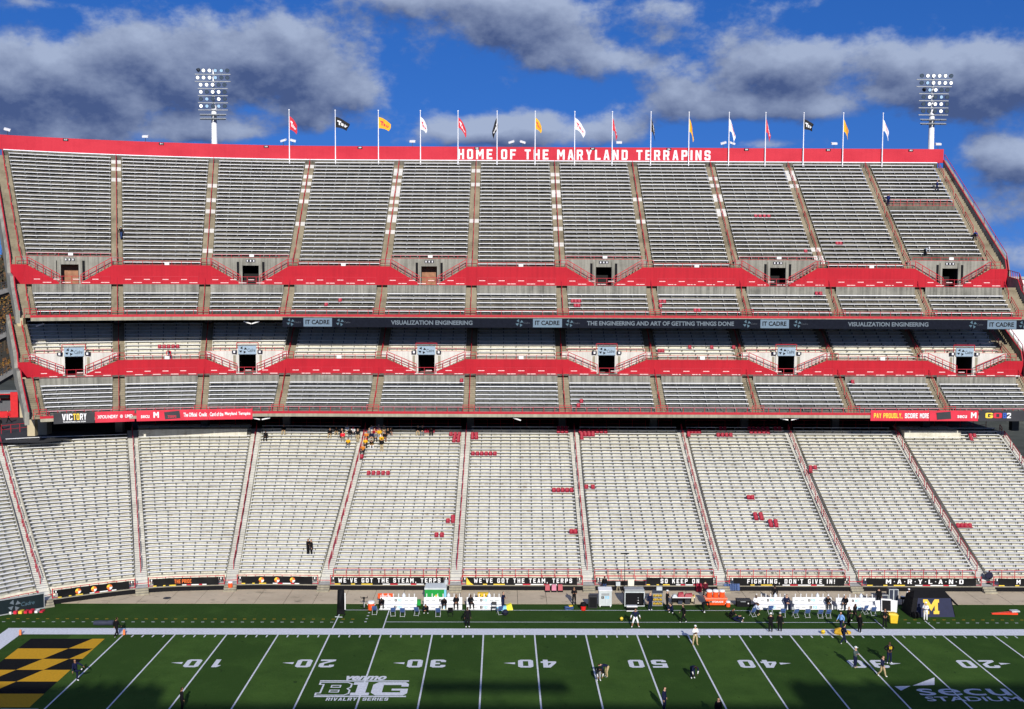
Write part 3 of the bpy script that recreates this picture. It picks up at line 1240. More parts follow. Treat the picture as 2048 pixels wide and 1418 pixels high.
def build_deck(D, label, name, limit, dooor_h, sign):
    T = thing(name, label, 'grandstand')
    pl = PL_UP
    mass = MB()
    count = 0
    D.T = T
    dz = .42
    for i in range(NSEC):
        vom = i in VOM
        hw0 = hw1 = UP_HW
        # front rows, retaining wall, walkway
        rows = [(y - .40, z - dz, y + .30) for y, z in D.front]
        prof = [(D.lip, D.lip_b), (D.lip, D.lip_t), (rows[0][0], D.lip_t)] + stepped(rows)
        prof[-1] = (D.wall_y, prof[-1][1])
        mb = MB()
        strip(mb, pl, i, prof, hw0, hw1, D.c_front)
        strip(mb, pl, i, [(D.wall_y, D.front[-1][1] - dz), (D.wall_y, D.walk), (D.wall_y + .2, D.walk)], hw0, hw1, C_WALL)
        cbox(mb, pl, i, 0, 0, D.lip - .03, D.lip + .25, D.lip_b - .02, D.lip_t + .012, C_LIP)
        sf = mb.build('front_section', T)
        for y, z in D.front:
            make_bench(pl, i, y, z, hw0 + .05, hw1 + .05, ALU_UP, BRK_UP, 1.6, sf, thick=.075)
            count += 1
        # back rows
        brows = D.back[1:] if vom else D.back
        rows = [(y - .40, z - dz, y + .30) for y, z in brows]
        prof = [(rows[0][0], rows[0][1] - .02)] + stepped(rows)
        mb = MB()
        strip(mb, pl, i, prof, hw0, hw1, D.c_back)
        sb = mb.build('back_section', T)
        brk = BRK if D is MZ else BRK_UP
        for k, (y, z) in enumerate(brows):
            if D is UP and i == 10 and k in (0, 1, 14, 15):
                continue          # benches missing beside the outermost portal and at the cross rail
            if count < limit and not (D is MZ and k > 7):
                make_bench(pl, i, y, z, hw0 + .05, hw1 + .05, ALU_UP if D is UP else ALU, brk, 1.6, sb, thick=.075 if D is UP else .06)
                count += 1
            else:
                make_bench(pl, i, y, z, hw0 + .05, hw1 + .05, ALU_UP if D is UP else ALU, brk, 1.6, None, mb=mass, thick=.075 if D is UP else .06)
        if D is UP and i == 10:
            y, z = brows[15]
            w = pl.width(i, y)
            mb = MB()
            rail_run(mb, [pl.p(i, (UP_HW + .1 + (w - 2 * UP_HW - .2) * k / 10) / w, y, z - dz) for k in range(11)], .95, RED, mids=(.15, .55))
            mb.build('cross_railing', T)
        # walkway floor and the red wall under the back rows
        mb = MB()
        w = pl.width(i, D.red_y)
        strip(mb, pl, i, [(D.wall_y + .2, D.walk), (D.back[1][0] - .4 if vom else D.red_y, D.walk)], 0, 0, C_WALL, caps=False)
        mb.build('walkway', T)
        if not vom:
            mb = MB()
            cbox(mb, pl, i, 0.0, 0.0, D.red_y, D.red_y + .25, D.walk + .002, D.red_top, RED_WALL)
            strip(mb, pl, i, [(D.red_y + .25, D.red_top - .004), (D.back[0][0] - .39, D.red_top - .004)], 0, 0, C_AISLE, caps=False)
            mb.build('red_wall', T)
            mb = MB()
            n = 8
            pts = [pl.p(i, (hw0 + (w - 2 * hw0) * k / n) / w, D.red_y + .1, D.red_top) for k in range(n + 1)]
            rail_run(mb, pts, .55, RED, mids=(.15,))
            c = pl.pm(i, .6, D.red_y - .02, D.red_top + .2)
            mb.box(c[0] - .3, c[0] + .3, c[1] - .03, c[1], c[2] - .16, c[2] + .22, WHITE)
            mb.build('row_railing', T)
        else:
            portal(D, i, T, dooor_h, sign)
        # railing with tags along the walkway edge
        mb = MB()
        w = pl.width(i, D.wall_y)
        n = 8
        pts = [pl.p(i, (hw0 + .1 + (w - 2 * hw0 - .2) * k / n) / w, D.wall_y + .1, D.walk) for k in range(n + 1)]
        rail_run(mb, pts, 1.0, RED, mids=(.12, .45))
        for k in range(n):
            for q in ((.3, .62), (.62, .62)) if k % 2 == 0 else ((.2, .22), (.55, .22), (.75, .22)):
                a = Vector(pts[k]).lerp(Vector(pts[k + 1]), q[0])
                mb.box(a.x - .19, a.x + .19, a.y - .05, a.y - .03, a.z + q[1] - .035, a.z + q[1] + .05, TAGW)
        mb.build('walkway_railing', T)
        # railing on the front lip
        mb = MB()
        n = 9
        w = pl.width(i, D.lip)
        pts = [pl.p(i, k / n, D.lip + .08, D.lip_t) for k in range(n + 1)]
        rail_run(mb, pts, .85, RED, mids=(.35,), w=.06)
        cbox(mb, pl, i, 0, 0, D.lip + .02, D.lip + .06, D.lip_t + .02, D.lip_t + .26, RED)
        mb.build('lip_railing', T)
    mass.build('upper_benches' if D is UP else 'shaded_benches', T, 'stuff')
    # aisle stairs
    for i in range(pl.n):
        mb = MB()
        for part, rows, ys, ze in (('f', D.front, D.lip, D.walk), ('b', D.back, D.red_y, None)):
            prof = []
            z = D.lip_t if part == 'f' else D.red_top
            prof.append((ys, z))
            for k, (y, zb) in enumerate(rows):
                zt = zb - dz
                prof += [(y - .62, z), (y - .62, (z + zt) / 2), (y - .36, (z + zt) / 2), (y - .36, zt)]
                z = zt
            if part == 'f':
                y = rows[-1][0]
                n = 5
                for k in range(n):
                    yy = y + .1 + (D.wall_y + 1.0 - y) * k / n
                    z2 = z + (D.walk - z) * (k + 1) / n
                    prof += [(yy, z + (D.walk - z) * k / n), (yy, z2)]
                prof.append((D.wall_y + 1.2, D.walk + .003))
            else:
                prof.append((rows[-1][0] + .4, z))
            a0, a1 = -UP_HW + .002, UP_HW - .002
            if i == 0:
                a0 = -1.15
            if i == pl.n - 1:
                a1 = 1.6
            base = len(mb.v)
            for (y, zz) in prof:
                mb.v.append(pl.off(i, a0, y, zz))
                mb.v.append(pl.off(i, a1, y, zz))
            sl = mb.slot(C_AISLE)
            for j in range(len(prof) - 1):
                mb.f.append((base + 2 * j, base + 2 * j + 1, base + 2 * j + 3, base + 2 * j + 2))
                mb.mi.append(sl)
        # a few replaced, whiter step treads
        for k in PATCH.get((name, i), []):
            y, zb = D.back[k]
            zt = zb - dz
            for s in (0, 1):
                c0, c1 = (-UP_HW + .05, -.08) if s == 0 else (.08, UP_HW - .05)
                mb.poly([pl.off(i, c0, y - .628, zt - .54), pl.off(i, c1, y - .628, zt - .54), pl.off(i, c1, y - .628, zt - .275), pl.off(i, c0, y - .628, zt - .275)], C_PATCH)
                mb.poly([pl.off(i, c0, y - .368, zt - .26), pl.off(i, c1, y - .368, zt - .26), pl.off(i, c1, y - .368, zt), pl.off(i, c0, y - .368, zt)], C_PATCH)
                mb.poly([pl.off(i, c0, y - .368, zt + .004), pl.off(i, c1, y - .368, zt + .004), pl.off(i, c1, y + .05, zt + .004), pl.off(i, c0, y + .05, zt + .004)], C_PATCH)
        st = mb.build('aisle_stair', T)
        aisle_rail(pl, i, [(y, z - dz) for y, z in D.front] + [(D.wall_y + .9, D.walk)], st, seg=3, gap=1, w=.07)
        aisle_rail(pl, i, [(D.red_y + .2, D.red_top)] + [(y, z - dz) for y, z in D.back], st, seg=4, gap=1, w=.07)
        if i not in (0, pl.n - 1) or True:
            mb = MB()
            a, b = pl.off(i, -UP_HW, D.red_y + .1, D.red_top), pl.off(i, UP_HW, D.red_y + .1, D.red_top)
            rail_run(mb, [a, b], .9, RED, mids=(.5,))
            mb.build('gate_railing', T)
            mb = MB()
            a, b = pl.off(i, -UP_HW, D.lip + .08, D.lip_t), pl.off(i, UP_HW, D.lip + .08, D.lip_t)
            rail_run(mb, [a, b], 1.1, RED, mids=(.5, .75))
            mb.build('gate_railing', T)
    # red wall returned to the end parapets
    for i, a0, a1 in ((0, -1.19, -.001), (pl.n - 1, .001, 1.6)):
        mb = MB()
        c = []
        for zz in (D.walk + .002, D.red_top):
            c += [pl.off(i, a0, D.red_y, zz), pl.off(i, a1, D.red_y, zz), pl.off(i, a1, D.red_y + .2, zz), pl.off(i, a0, D.red_y + .2, zz)]
        mb.hexa(c, RED_WALL)
        mb.build('red_wall', T)
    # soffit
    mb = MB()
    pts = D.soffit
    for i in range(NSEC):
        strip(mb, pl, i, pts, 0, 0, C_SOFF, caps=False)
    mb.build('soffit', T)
    return T


def portal(D, i, T, door_h, sign):
    """vomitory: door wall set back, stairs rising to both sides, red wall cut along the stairs"""
    pl = PL_UP
    yw = D.back[1][0] - .41
    zt = D.back[1][1] - .42
    top = zt + .5
    w = pl.width(i, yw)
    hd = 1.1
    P = lambda m, y, z: pl.pm(i, m, y, z)
    hw = w / 2

    def slab(mb, m0, m1, y0, y1, z0, z1, mat, sl0=None):
        mb.hexa([P(m0, y0, z0), P(m1, y0, z0), P(m1, y1, z0), P(m0, y1, z0), P(m0, y0, z1), P(m1, y0, z1), P(m1, y1, z1), P(m0, y1, z1)], mat)
    mb = MB()
    # door wall in four panels round the opening
    slab(mb, -hw, -hd, yw, yw + .2, D.walk, top, D.c_vom)
    slab(mb, hd, hw, yw, yw + .2, D.walk, top, D.c_vom)
    slab(mb, -hd + .001, hd - .001, yw, yw + .2, D.walk + door_h, top, D.c_vom)
    pw = mb.build('portal_wall', T)
    for s in (-1, 1):
        mb = MB()
        slab(mb, s * 1.2 - .14, s * 1.2 + .14, yw - .16, yw - .002, D.walk, D.walk + door_h + .75, D.c_vom)
        mb.build('door_jamb', T)
        mb = MB()
        c = s * 1.65
        slab(mb, c - .16, c + .16, yw - .03, yw - .003, D.walk + .5, top - .55, BLACK if D is UP else C_LIP)
        mb.build('wall_slot', T)
    # passage behind the door
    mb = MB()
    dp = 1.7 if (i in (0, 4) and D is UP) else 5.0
    m_in = plain('brick_passage', (.34, .17, .10), rough=.9, var=.25, scale=2.0) if (i in (0, 4) and D is UP) else SHADE_BLACK
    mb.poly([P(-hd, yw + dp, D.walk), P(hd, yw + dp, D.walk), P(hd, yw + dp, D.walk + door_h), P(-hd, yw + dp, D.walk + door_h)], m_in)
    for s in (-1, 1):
        mb.poly([P(s * hd, yw + .2, D.walk), P(s * hd, yw + dp, D.walk), P(s * hd, yw + dp, D.walk + door_h), P(s * hd, yw + .2, D.walk + door_h)], SHADE_BLACK)
    mb.poly([P(-hd, yw + .2, D.walk + door_h + .002), P(hd, yw + .2, D.walk + door_h + .002), P(hd, yw + dp, D.walk + door_h + .002), P(-hd, yw + dp, D.walk + door_h + .002)], SHADE_BLACK)
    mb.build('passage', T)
    # stairs
    m0, m1 = 1.45, 5.0
    for s in (-1, 1):
        mb = MB()
        n = 9
        for k in range(n):
            a, b = m0 + (m1 - m0) * k / n, m0 + (m1 - m0) * (k + 1) / n
            z1 = D.walk + (D.red_top - D.walk) * (k + 1) / n
            lo, hi = min(s * a, s * b), max(s * a, s * b)
            slab(mb, lo, hi, D.red_y + .21, yw - .002, D.walk, z1, C_AISLE)
        lo, hi = min(s * m1, s * hw), max(s * m1, s * hw)
        slab(mb, lo, hi, D.red_y + .21, yw - .002, D.walk, D.red_top, C_AISLE)
        mb.build('side_stair', T)
        # red wall in front of the stairs
        mb = MB()
        y0, y1 = D.red_y, D.red_y + .2
        out = [(m0 - .1, D.walk + .002), (hw, D.walk + .002), (hw, D.red_top), (m1 + .1, D.red_top), (m0 - .1, D.walk + .25)]
        A = [P(s * m, y0, z) for m, z in out]
        B = [P(s * m, y1, z) for m, z in out]
        mb.poly(A, RED_WALL)
        mb.poly(B[::-1], RED_WALL)
        for k in range(len(out)):
            j = (k + 1) % len(out)
            mb.poly([A[k], B[k], B[j], A[j]], RED_WALL)
        mb.build('red_wall', T)
        # sloping handrails
        mb = MB()
        q = [(m0 - .2, D.walk + .25), (m1, D.red_top)]
        lo_, hi_ = Vector(P(s * q[0][0], y0 + .1, q[0][1])), Vector(P(s * q[1][0], y0 + .1, q[1][1]))
        up = Vector((0, 0, 1))
        for hh in (.95, .62, .3):
            mb.bar(lo_ + up * hh, hi_ + up * hh, .10 if hh > .9 else .05, RED)
        for k in range(5):
            p_ = lo_.lerp(hi_, k / 4)
            mb.bar(p_ - up * .05, p_ + up * .97, .08, RED)
        mb.build('stair_rail', T)
    # rail above the door wall
    mb = MB()
    n = 8
    pts = [pl.p(i, (UP_HW + (w - 2 * UP_HW) * k / n) / w, yw + .1, top - .02) for k in range(n + 1)]
    rail_run(mb, pts, .42, RED, mids=(.1,))
    if D is MZ:
        a = [P(-1.35, yw - .05, top - .02), P(-1.35, yw - .05, top + 1.05), P(1.35, yw - .05, top + 1.05), P(1.35, yw - .05, top - .02)]
        for q0, q1 in zip(a[:-1], a[1:]):
            mb.bar(q0, q1, .09, RED)
    else:
        c = P(.15, yw - .06, top + .25)
        mb.box(c[0] - .3, c[0] + .3, c[1] - .03, c[1], c[2] - .15, c[2] + .2, WHITE)
    mb.build('row_railing', T)
    if D is UP:
        mb = MB()
        for k in range(3):
            c = P((k - 1) * .42, yw - .03, D.walk + door_h + .62)
            mb.box(c[0] - .19, c[0] + .19, c[1] - .02, c[1], c[2] - .17, c[2] + .17, NAVY)
            mb.box(c[0] - .07, c[0] + .07, c[1] - .03, c[1] - .021, c[2] - .12, c[2] + .12, WHITE)
        mb.build('number_plate', T)
    else:
        # blue sponsor board over the door
        z0, z1 = D.walk + door_h + .02, D.walk + door_h + 1.12
        mb = MB()
        slab(mb, -1.14, 1.14, yw - .32, yw - .24, z0, z1, SIGNBLUE)
        sg = mb.build('portal_sign', T)
        a, b = Vector(P(-1.14, yw - .33, z0)), Vector(P(1.14, yw - .33, z0))
        ux = (b - a).normalized()
        mb = MB()
        c = a + ux * .62 + Vector((0, 0, .55))
        for t in range(4):
            an = t * math.pi / 2 + .5
            q = [(.12, 0), (.5, -.18), (.42, .22)]
            pts = []
            for x_, y_ in q:
                xx, yy = x_ * math.cos(an) - y_ * math.sin(an), x_ * math.sin(an) + y_ * math.cos(an)
                pts.append(c + ux * xx + Vector((0, -.012, yy * .9)))
            mb.poly(pts, BLACK)
        mb.build('sign_emblem', sg)
        sg['kind'] = 'thing'
        font_text('sign_text', 'Cadre', a + ux * 1.18 + Vector((0, -.012, .32)), ux, (0, 0, 1), .95, .42, BLACK, sg, bold=.0, shear=.2)
        # speakers beside the door
        for s in (-1, 1):
            mb = MB()
            c = P(s * 1.6, yw - .2, z0 + .22)
            mb.box(c[0] - .3, c[0] + .3, c[1] - .2, c[1] + .15, c[2] - .08, c[2] + .3, NAVY)
            mb.box(c[0] - .12, c[0] + .12, c[1] - .22, c[1] - .201, c[2] - .04, c[2] + .24, WHITE)
            mb.build('wall_speaker', T)


C_PATCH = weathered('pale_patch', (.70, .69, .66), (.52, .51, .48), streak=.3, blotch=.4)
TAGW = plain('white_tag', (.85, .62, .60), rough=.6)
SIGNBLUE = plain('blue_grey_sign', (.30, .40, .50), rough=.6)
PATCH = {('upper_deck', 1): [27, 25, 22], ('upper_deck', 2): [21, 17, 14, 9, 4], ('upper_deck', 3): [27, 24, 22, 20, 17, 11], ('upper_deck', 4): [26, 25, 23, 21, 20, 19, 17, 15, 13, 12, 9],
         ('upper_deck', 5): [26, 22, 12], ('upper_deck', 6): [25, 23, 20, 19, 16, 13, 10, 6], ('upper_deck', 8): [24, 22, 19, 18, 15, 14], ('upper_deck', 9): [26, 25, 24, 22, 5, 3, 2], ('upper_deck', 7): [18, 12]}
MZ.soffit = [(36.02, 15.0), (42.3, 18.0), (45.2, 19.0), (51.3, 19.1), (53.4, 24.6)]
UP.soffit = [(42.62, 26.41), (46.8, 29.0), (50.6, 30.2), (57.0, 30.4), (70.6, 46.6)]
T_MZ = build_deck(MZ, 'middle deck with grey front rows, red wall and white stair portals under the overhang', 'middle_deck', 300, 2.35, True)
T_UP = build_deck(UP, 'steep upper deck of dark concrete rows with bright benches below the red rim wall', 'upper_deck', 300, 2.5, False)

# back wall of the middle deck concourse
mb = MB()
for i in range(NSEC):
    strip(mb, PL_UP, i, [(53.3, 24.0), (53.3, 32.2)], 0, 0, SHADE_BLACK, caps=False)
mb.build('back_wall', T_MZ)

# lower-bowl columns carrying the decks
for i in range(PL_UP.n):
    for (y, z0, z1, w_) in ((43.6, 12.5, 18.6, .45), (52.6, 24.5, 31.5, .4)):
        mb = MB()
        c = PL_UP.off(i, 0, y, 0)
        mb.box(c[0] - w_, c[0] + w_, c[1] - w_, c[1] + w_, z0, z1, C_PIER if i in (0,) else C_SOFF)
        mb.build('column', T_MZ)

# ------------------------------------------------------------------ end walls (sloping parapets with a red coping)
def end_wall(side, D, zpts, T):
    i = 0 if side < 0 else PL_UP.n - 1
    mb = MB()
    up = Vector((0, 0, 1))

    def off(y):
        if side < 0:
            return -1.2
        return 1.62 if y < 51 else 1.62 - (y - 51) / 19.3 * .75
    top = [(D.lip - .3, D.lip_t + .9), (D.front[-1][0], D.front[-1][1] + .65), (D.wall_y + .6, D.walk + 1.0), (D.red_y, D.walk + 1.4 if D is UP else D.walk + 1.2), (D.back[0][0], D.back[0][1] + .7), (D.back[-1][0] + .4, D.back[-1][1] + .8)]
    bot = [(D.lip - .3, D.lip_b - .25), (D.front[-1][0], D.front[-1][1] - 1.4), (D.wall_y + .6, D.walk - 1.4), (D.red_y, D.walk - .8), (D.back[0][0], D.back[0][1] - 2.4), (D.back[-1][0] + .4, D.back[-1][1] - 2.3)]
    for k in range(len(top) - 1):
        c = []
        for (prof, e) in ((bot, 0), (top, 1)):
            (y0, z0), (y1, z1) = prof[k], prof[k + 1]
            a0, a1 = off(y0), off(y1)
            c += [PL_UP.off(i, a0, y0, z0), PL_UP.off(i, a0 + side * .5, y0, z0), PL_UP.off(i, a1 + side * .5, y1, z1), PL_UP.off(i, a1, y1, z1)]
        mb.hexa(c, C_VOM)
    mb.build('end_wall', T)
    mb = MB()
    for k in range(len(top) - 1):
        (y0, z0), (y1, z1) = top[k], top[k + 1]
        a0, a1 = off(y0), off(y1)
        c = []
        for dz_ in (.003, .10):
            c += [PL_UP.off(i, a0 - side * .01, y0, z0 + dz_), PL_UP.off(i, a0 + side * .12, y0, z0 + dz_), PL_UP.off(i, a1 + side * .12, y1, z1 + dz_), PL_UP.off(i, a1 - side * .01, y1, z1 + dz_)]
        mb.hexa(c, RED)
        if side > 0:
            a, b = Vector(PL_UP.off(i, a0 + .2, y0, z0)), Vector(PL_UP.off(i, a1 + .2, y1, z1))
            mb.bar(a + up * .9, b + up * .9, .07, RED)
            for q in range(7):
                p_ = a.lerp(b, q / 6)
                mb.bar(p_, p_ + up * .9, .06, RED)
    mb.build('end_coping', T)


for D, T in ((MZ, T_MZ), (UP, T_UP)):
    end_wall(-1, D, None, T)
    end_wall(1, D, None, T)

# ------------------------------------------------------------------ red rim wall with lettering
mb = MB()
RIM_Y = 70.3
for i in range(NSEC):
    strip(mb, PL_UP, i, [(RIM_Y, 48.4), (RIM_Y, 49.3)], 0, 0, C_UP, caps=False)
mb.build('rim_base', T_UP)
for i in range(NSEC):
    mb = MB()
    a = -1.2 if i == 0 else 0
    b = -.9 if i == NSEC - 1 else 0
    cbox(mb, PL_UP, i, a, b, RIM_Y, RIM_Y + .35, 49.3, 51.32, RED_RIM)
    mb.build('rim_panel', T_UP)
    mb = MB()
    cbox(mb, PL_UP, i, .15 if i == 0 else 0, .1 if i == NSEC - 1 else 0, RIM_Y - .12, RIM_Y - .003, 49.22, 49.34, ALU_UP)
    mb.build('rim_flashing', T_UP)
a, b = at_y(916, 310, RIM_Y - .02), at_y(1421, 310, RIM_Y - .02)
zt_, zb__ = at_y(1170, 299.5, RIM_Y)[2], at_y(1170, 319.5, RIM_Y)[2]
block_text('rim_letter', 'HOME OF THE MARYLAND TERRAPINS', (a[0], RIM_Y - .02, zb__), UX, UZ, b[0] - a[0], zt_ - zb__, WHITE, T_UP, gap=2.0, space=3.8)
for k, px in enumerate((131, 324, 533, 720, 953, 1185, 1339, 1492, 1655, 1820)):
    best = min(range(NSEC), key=lambda i: abs(proj(PL_UP.pm(i, 0, RIM_Y, 51))[0] - px))
    q = min((abs(proj(PL_UP.pm(best, m_, RIM_Y, 51))[0] - px), m_) for m_ in np.linspace(-6.5, 6.5, 60))[1]
    p0, p1 = Vector(PL_UP.pm(best, q - .35, RIM_Y - .05, 50.95)), Vector(PL_UP.pm(best, q + .35, RIM_Y - .05, 50.95))
    ux = (p1 - p0).normalized()
    nrm = Vector((ux.y, -ux.x, 0))
    mb = MB()
    c0, c1 = p0 + nrm * .02, p1 + nrm * .02
    mb.hexa([p0 + nrm * .06, p1 + nrm * .06, p1, p0, p0 + nrm * .06 + Vector((0, 0, .3)), p1 + nrm * .06 + Vector((0, 0, .3)), p1 + Vector((0, 0, .3)), p0 + Vector((0, 0, .3))], BLACK)
    pl_ = mb.build('number_plate', T_UP)
    tx = str(312 - k)
    font_text('plate_number', tx, p0 + nrm * .07 + ux * .14 + Vector((0, 0, .05)), ux, UZ, .42, .2, WHITE, pl_, bold=.03)

# ================================================================== ribbon board under the upper deck lip
LED_BG = plain('led_panel', (.010, .012, .020), rough=.8, var=.15, spec=.05)
LED_TXT = plain('led_text', (.12, .15, .18), rough=.6, var=.05, emit=.12)
LED_BOX = plain('led_box', (.13, .19, .25), rough=.6, var=.05, emit=.12)
LED_TEAL = plain('led_emblem', (.07, .13, .17), rough=.5, emit=.1)
YL = 42.25
xl_ = at_y(565, 645, YL)[0]
LED = thing('ribbon_board', 'long dark ribbon display board under the upper deck lip with sponsor lettering', 'display board', (0, 0, 0))
zt_l, zb_l = 26.72, 25.52
i0 = 3
mb = MB()
mb.box(xl_, 54.6, YL, YL + .3, zb_l, zt_l, LED_BG)
mb.build('panel', LED)


def led_px(px0, px1):
    return at_y(px0, 646, YL - .01)[0], at_y(px1, 646, YL - .01)[0]


def led_text(tx, px0, px1, m, f0=.27, f1=.73):
    x0, x1 = led_px(px0, px1)
    hh = zt_l - zb_l
    font_text('led_text', tx, (x0, YL - .016, zb_l + hh * f0), UX, UZ, x1 - x0, hh * (f1 - f0), m, LED, bold=.03)


for p0, p1 in ((607, 664), (1066, 1124), (1521, 1578), (1975, 2033)):
    x0, x1 = led_px(p0, p1)
    mb = MB()
    mb.poly([(x0, YL - .008, zb_l + .06), (x1, YL - .008, zb_l + .06), (x1, YL - .008, zt_l - .05), (x0, YL - .008, zt_l - .05)], LED_BOX)
    mb.build('led_box', LED)
    led_text('IT CADRE', p0 + 4, p1 - 5, BLACK, .28, .76)
for tx, p0, p1 in (('VISUALIZATION ENGINEERING', 782, 945), ('THE ENGINEERING AND ART OF GETTING THINGS DONE', 1174, 1468), ('VISUALIZATION ENGINEERING', 1696, 1857)):
    led_text(tx, p0, p1, LED_TXT)
for px in (581, 680, 1039, 1139, 1494, 1595, 1946, 2046):
    x0, _ = led_px(px, px)
    c = Vector((x0, YL - .012, (zt_l + zb_l) / 2))
    mb = MB()
    for t in range(4):
        an = t * math.pi / 2 + .5
        pts = []
        for x_, y_ in ((.08, 0), (.48, -.17), (.40, .2)):
            pts.append(c + Vector((x_ * math.cos(an) - y_ * math.sin(an), 0, x_ * math.sin(an) + y_ * math.cos(an))))
        mb.poly(pts, LED_TEAL)
    mb.build('led_emblem', LED)
    font_text('led_text', 'Cadre', (x0 + .5, YL - .012, zb_l + .5), UX, UZ, .8, .22, plain('led_dim', (.05, .06, .075), emit=.2), LED, bold=.0, shear=.2)

# ================================================================== fabric banners
B_RED = plain('red_vinyl', (.62, .028, .055), rough=.5, var=.12, scale=.8)
B_DARK = plain('charcoal_vinyl', (.035, .036, .042), rough=.5, var=.15, scale=.8)
B_BLACK = plain('black_vinyl', (.007, .007, .008), rough=.5, var=.3, scale=.9, spec=.18)
GOLDT = plain('gold_print', (.85, .60, .06), rough=.6)
LAVA = plain('orange_print', (.75, .16, .03), rough=.6)


def cloth(name, label, pl, i, m0, m1, y, z0, z1, m, group=None, wav=.03, nx=24):
    """banner hung along section i from m0 to m1 metres off its centre, gently rippled, with thickness"""
    mb = MB()
    nz = 4
    ph = rnd.uniform(0, 6)
    g = []
    for side in (0, 1):
        for r in range(nz + 1):
            for k in range(nx + 1):
                m_ = m0 + (m1 - m0) * k / nx
                d = wav * (math.sin(k * 1.1 + ph + r * .6) + .6 * math.sin(k * .43 + ph * 2 - r)) * (.35 + r / nz * .65)
                sag = -.03 * math.sin(math.pi * ((k * 4 / nx) % 1)) if r == nz else 0
                g.append(pl.pm(i, m_, y - .035 + d * .6 + side * .012, z0 + (z1 - z0) * r / nz + sag))
    mb.v = [tuple(map(float, q)) for q in g]
    sl = mb.slot(m)
    st = (nz + 1) * (nx + 1)
    for side in (0, 1):
        for r in range(nz):
            for k in range(nx):
                q = side * st + r * (nx + 1) + k
                f_ = (q, q + 1, q + nx + 2, q + nx + 1)
                mb.f.append(f_ if side == 0 else f_[::-1])
                mb.mi.append(sl)
    o = mb.build(name, None, smooth=True)
    return tag(o, label, 'banner', group)


def m_of(pl, i, px, y, z):
    lo, hi = -20.0, 20.0
    for _ in range(40):
        c = (lo + hi) / 2
        if proj(pl.pm(i, c, y, z))[0] < px:
            lo = c
        else:
            hi = c
    return (lo + hi) / 2


def frame(pl, i, m0, y, z):
    """point and unit direction along the section at m0 metres from centre"""
    a, b = Vector(pl.pm(i, m0, y, z)), Vector(pl.pm(i, m0 + .5, y, z))
    u = (b - a).normalized()
    return a, u


def on_banner(o, kind, tx, pl, i, px0, px1, y, z0, z1, m, **kw):
    m0, m1 = m_of(pl, i, px0, y, z0), m_of(pl, i, px1, y, z0)
    a, b = Vector(pl.pm(i, m0, y - .10, z0)), Vector(pl.pm(i, m1, y - .10, z0))
    u = (b - a).normalized()
    f = block_text if kind == 'b' else font_text
    return f('banner_letter' if kind == 'b' else 'banner_text', tx, a, u, UZ, (b - a).length, z1 - z0, m, o, **kw)


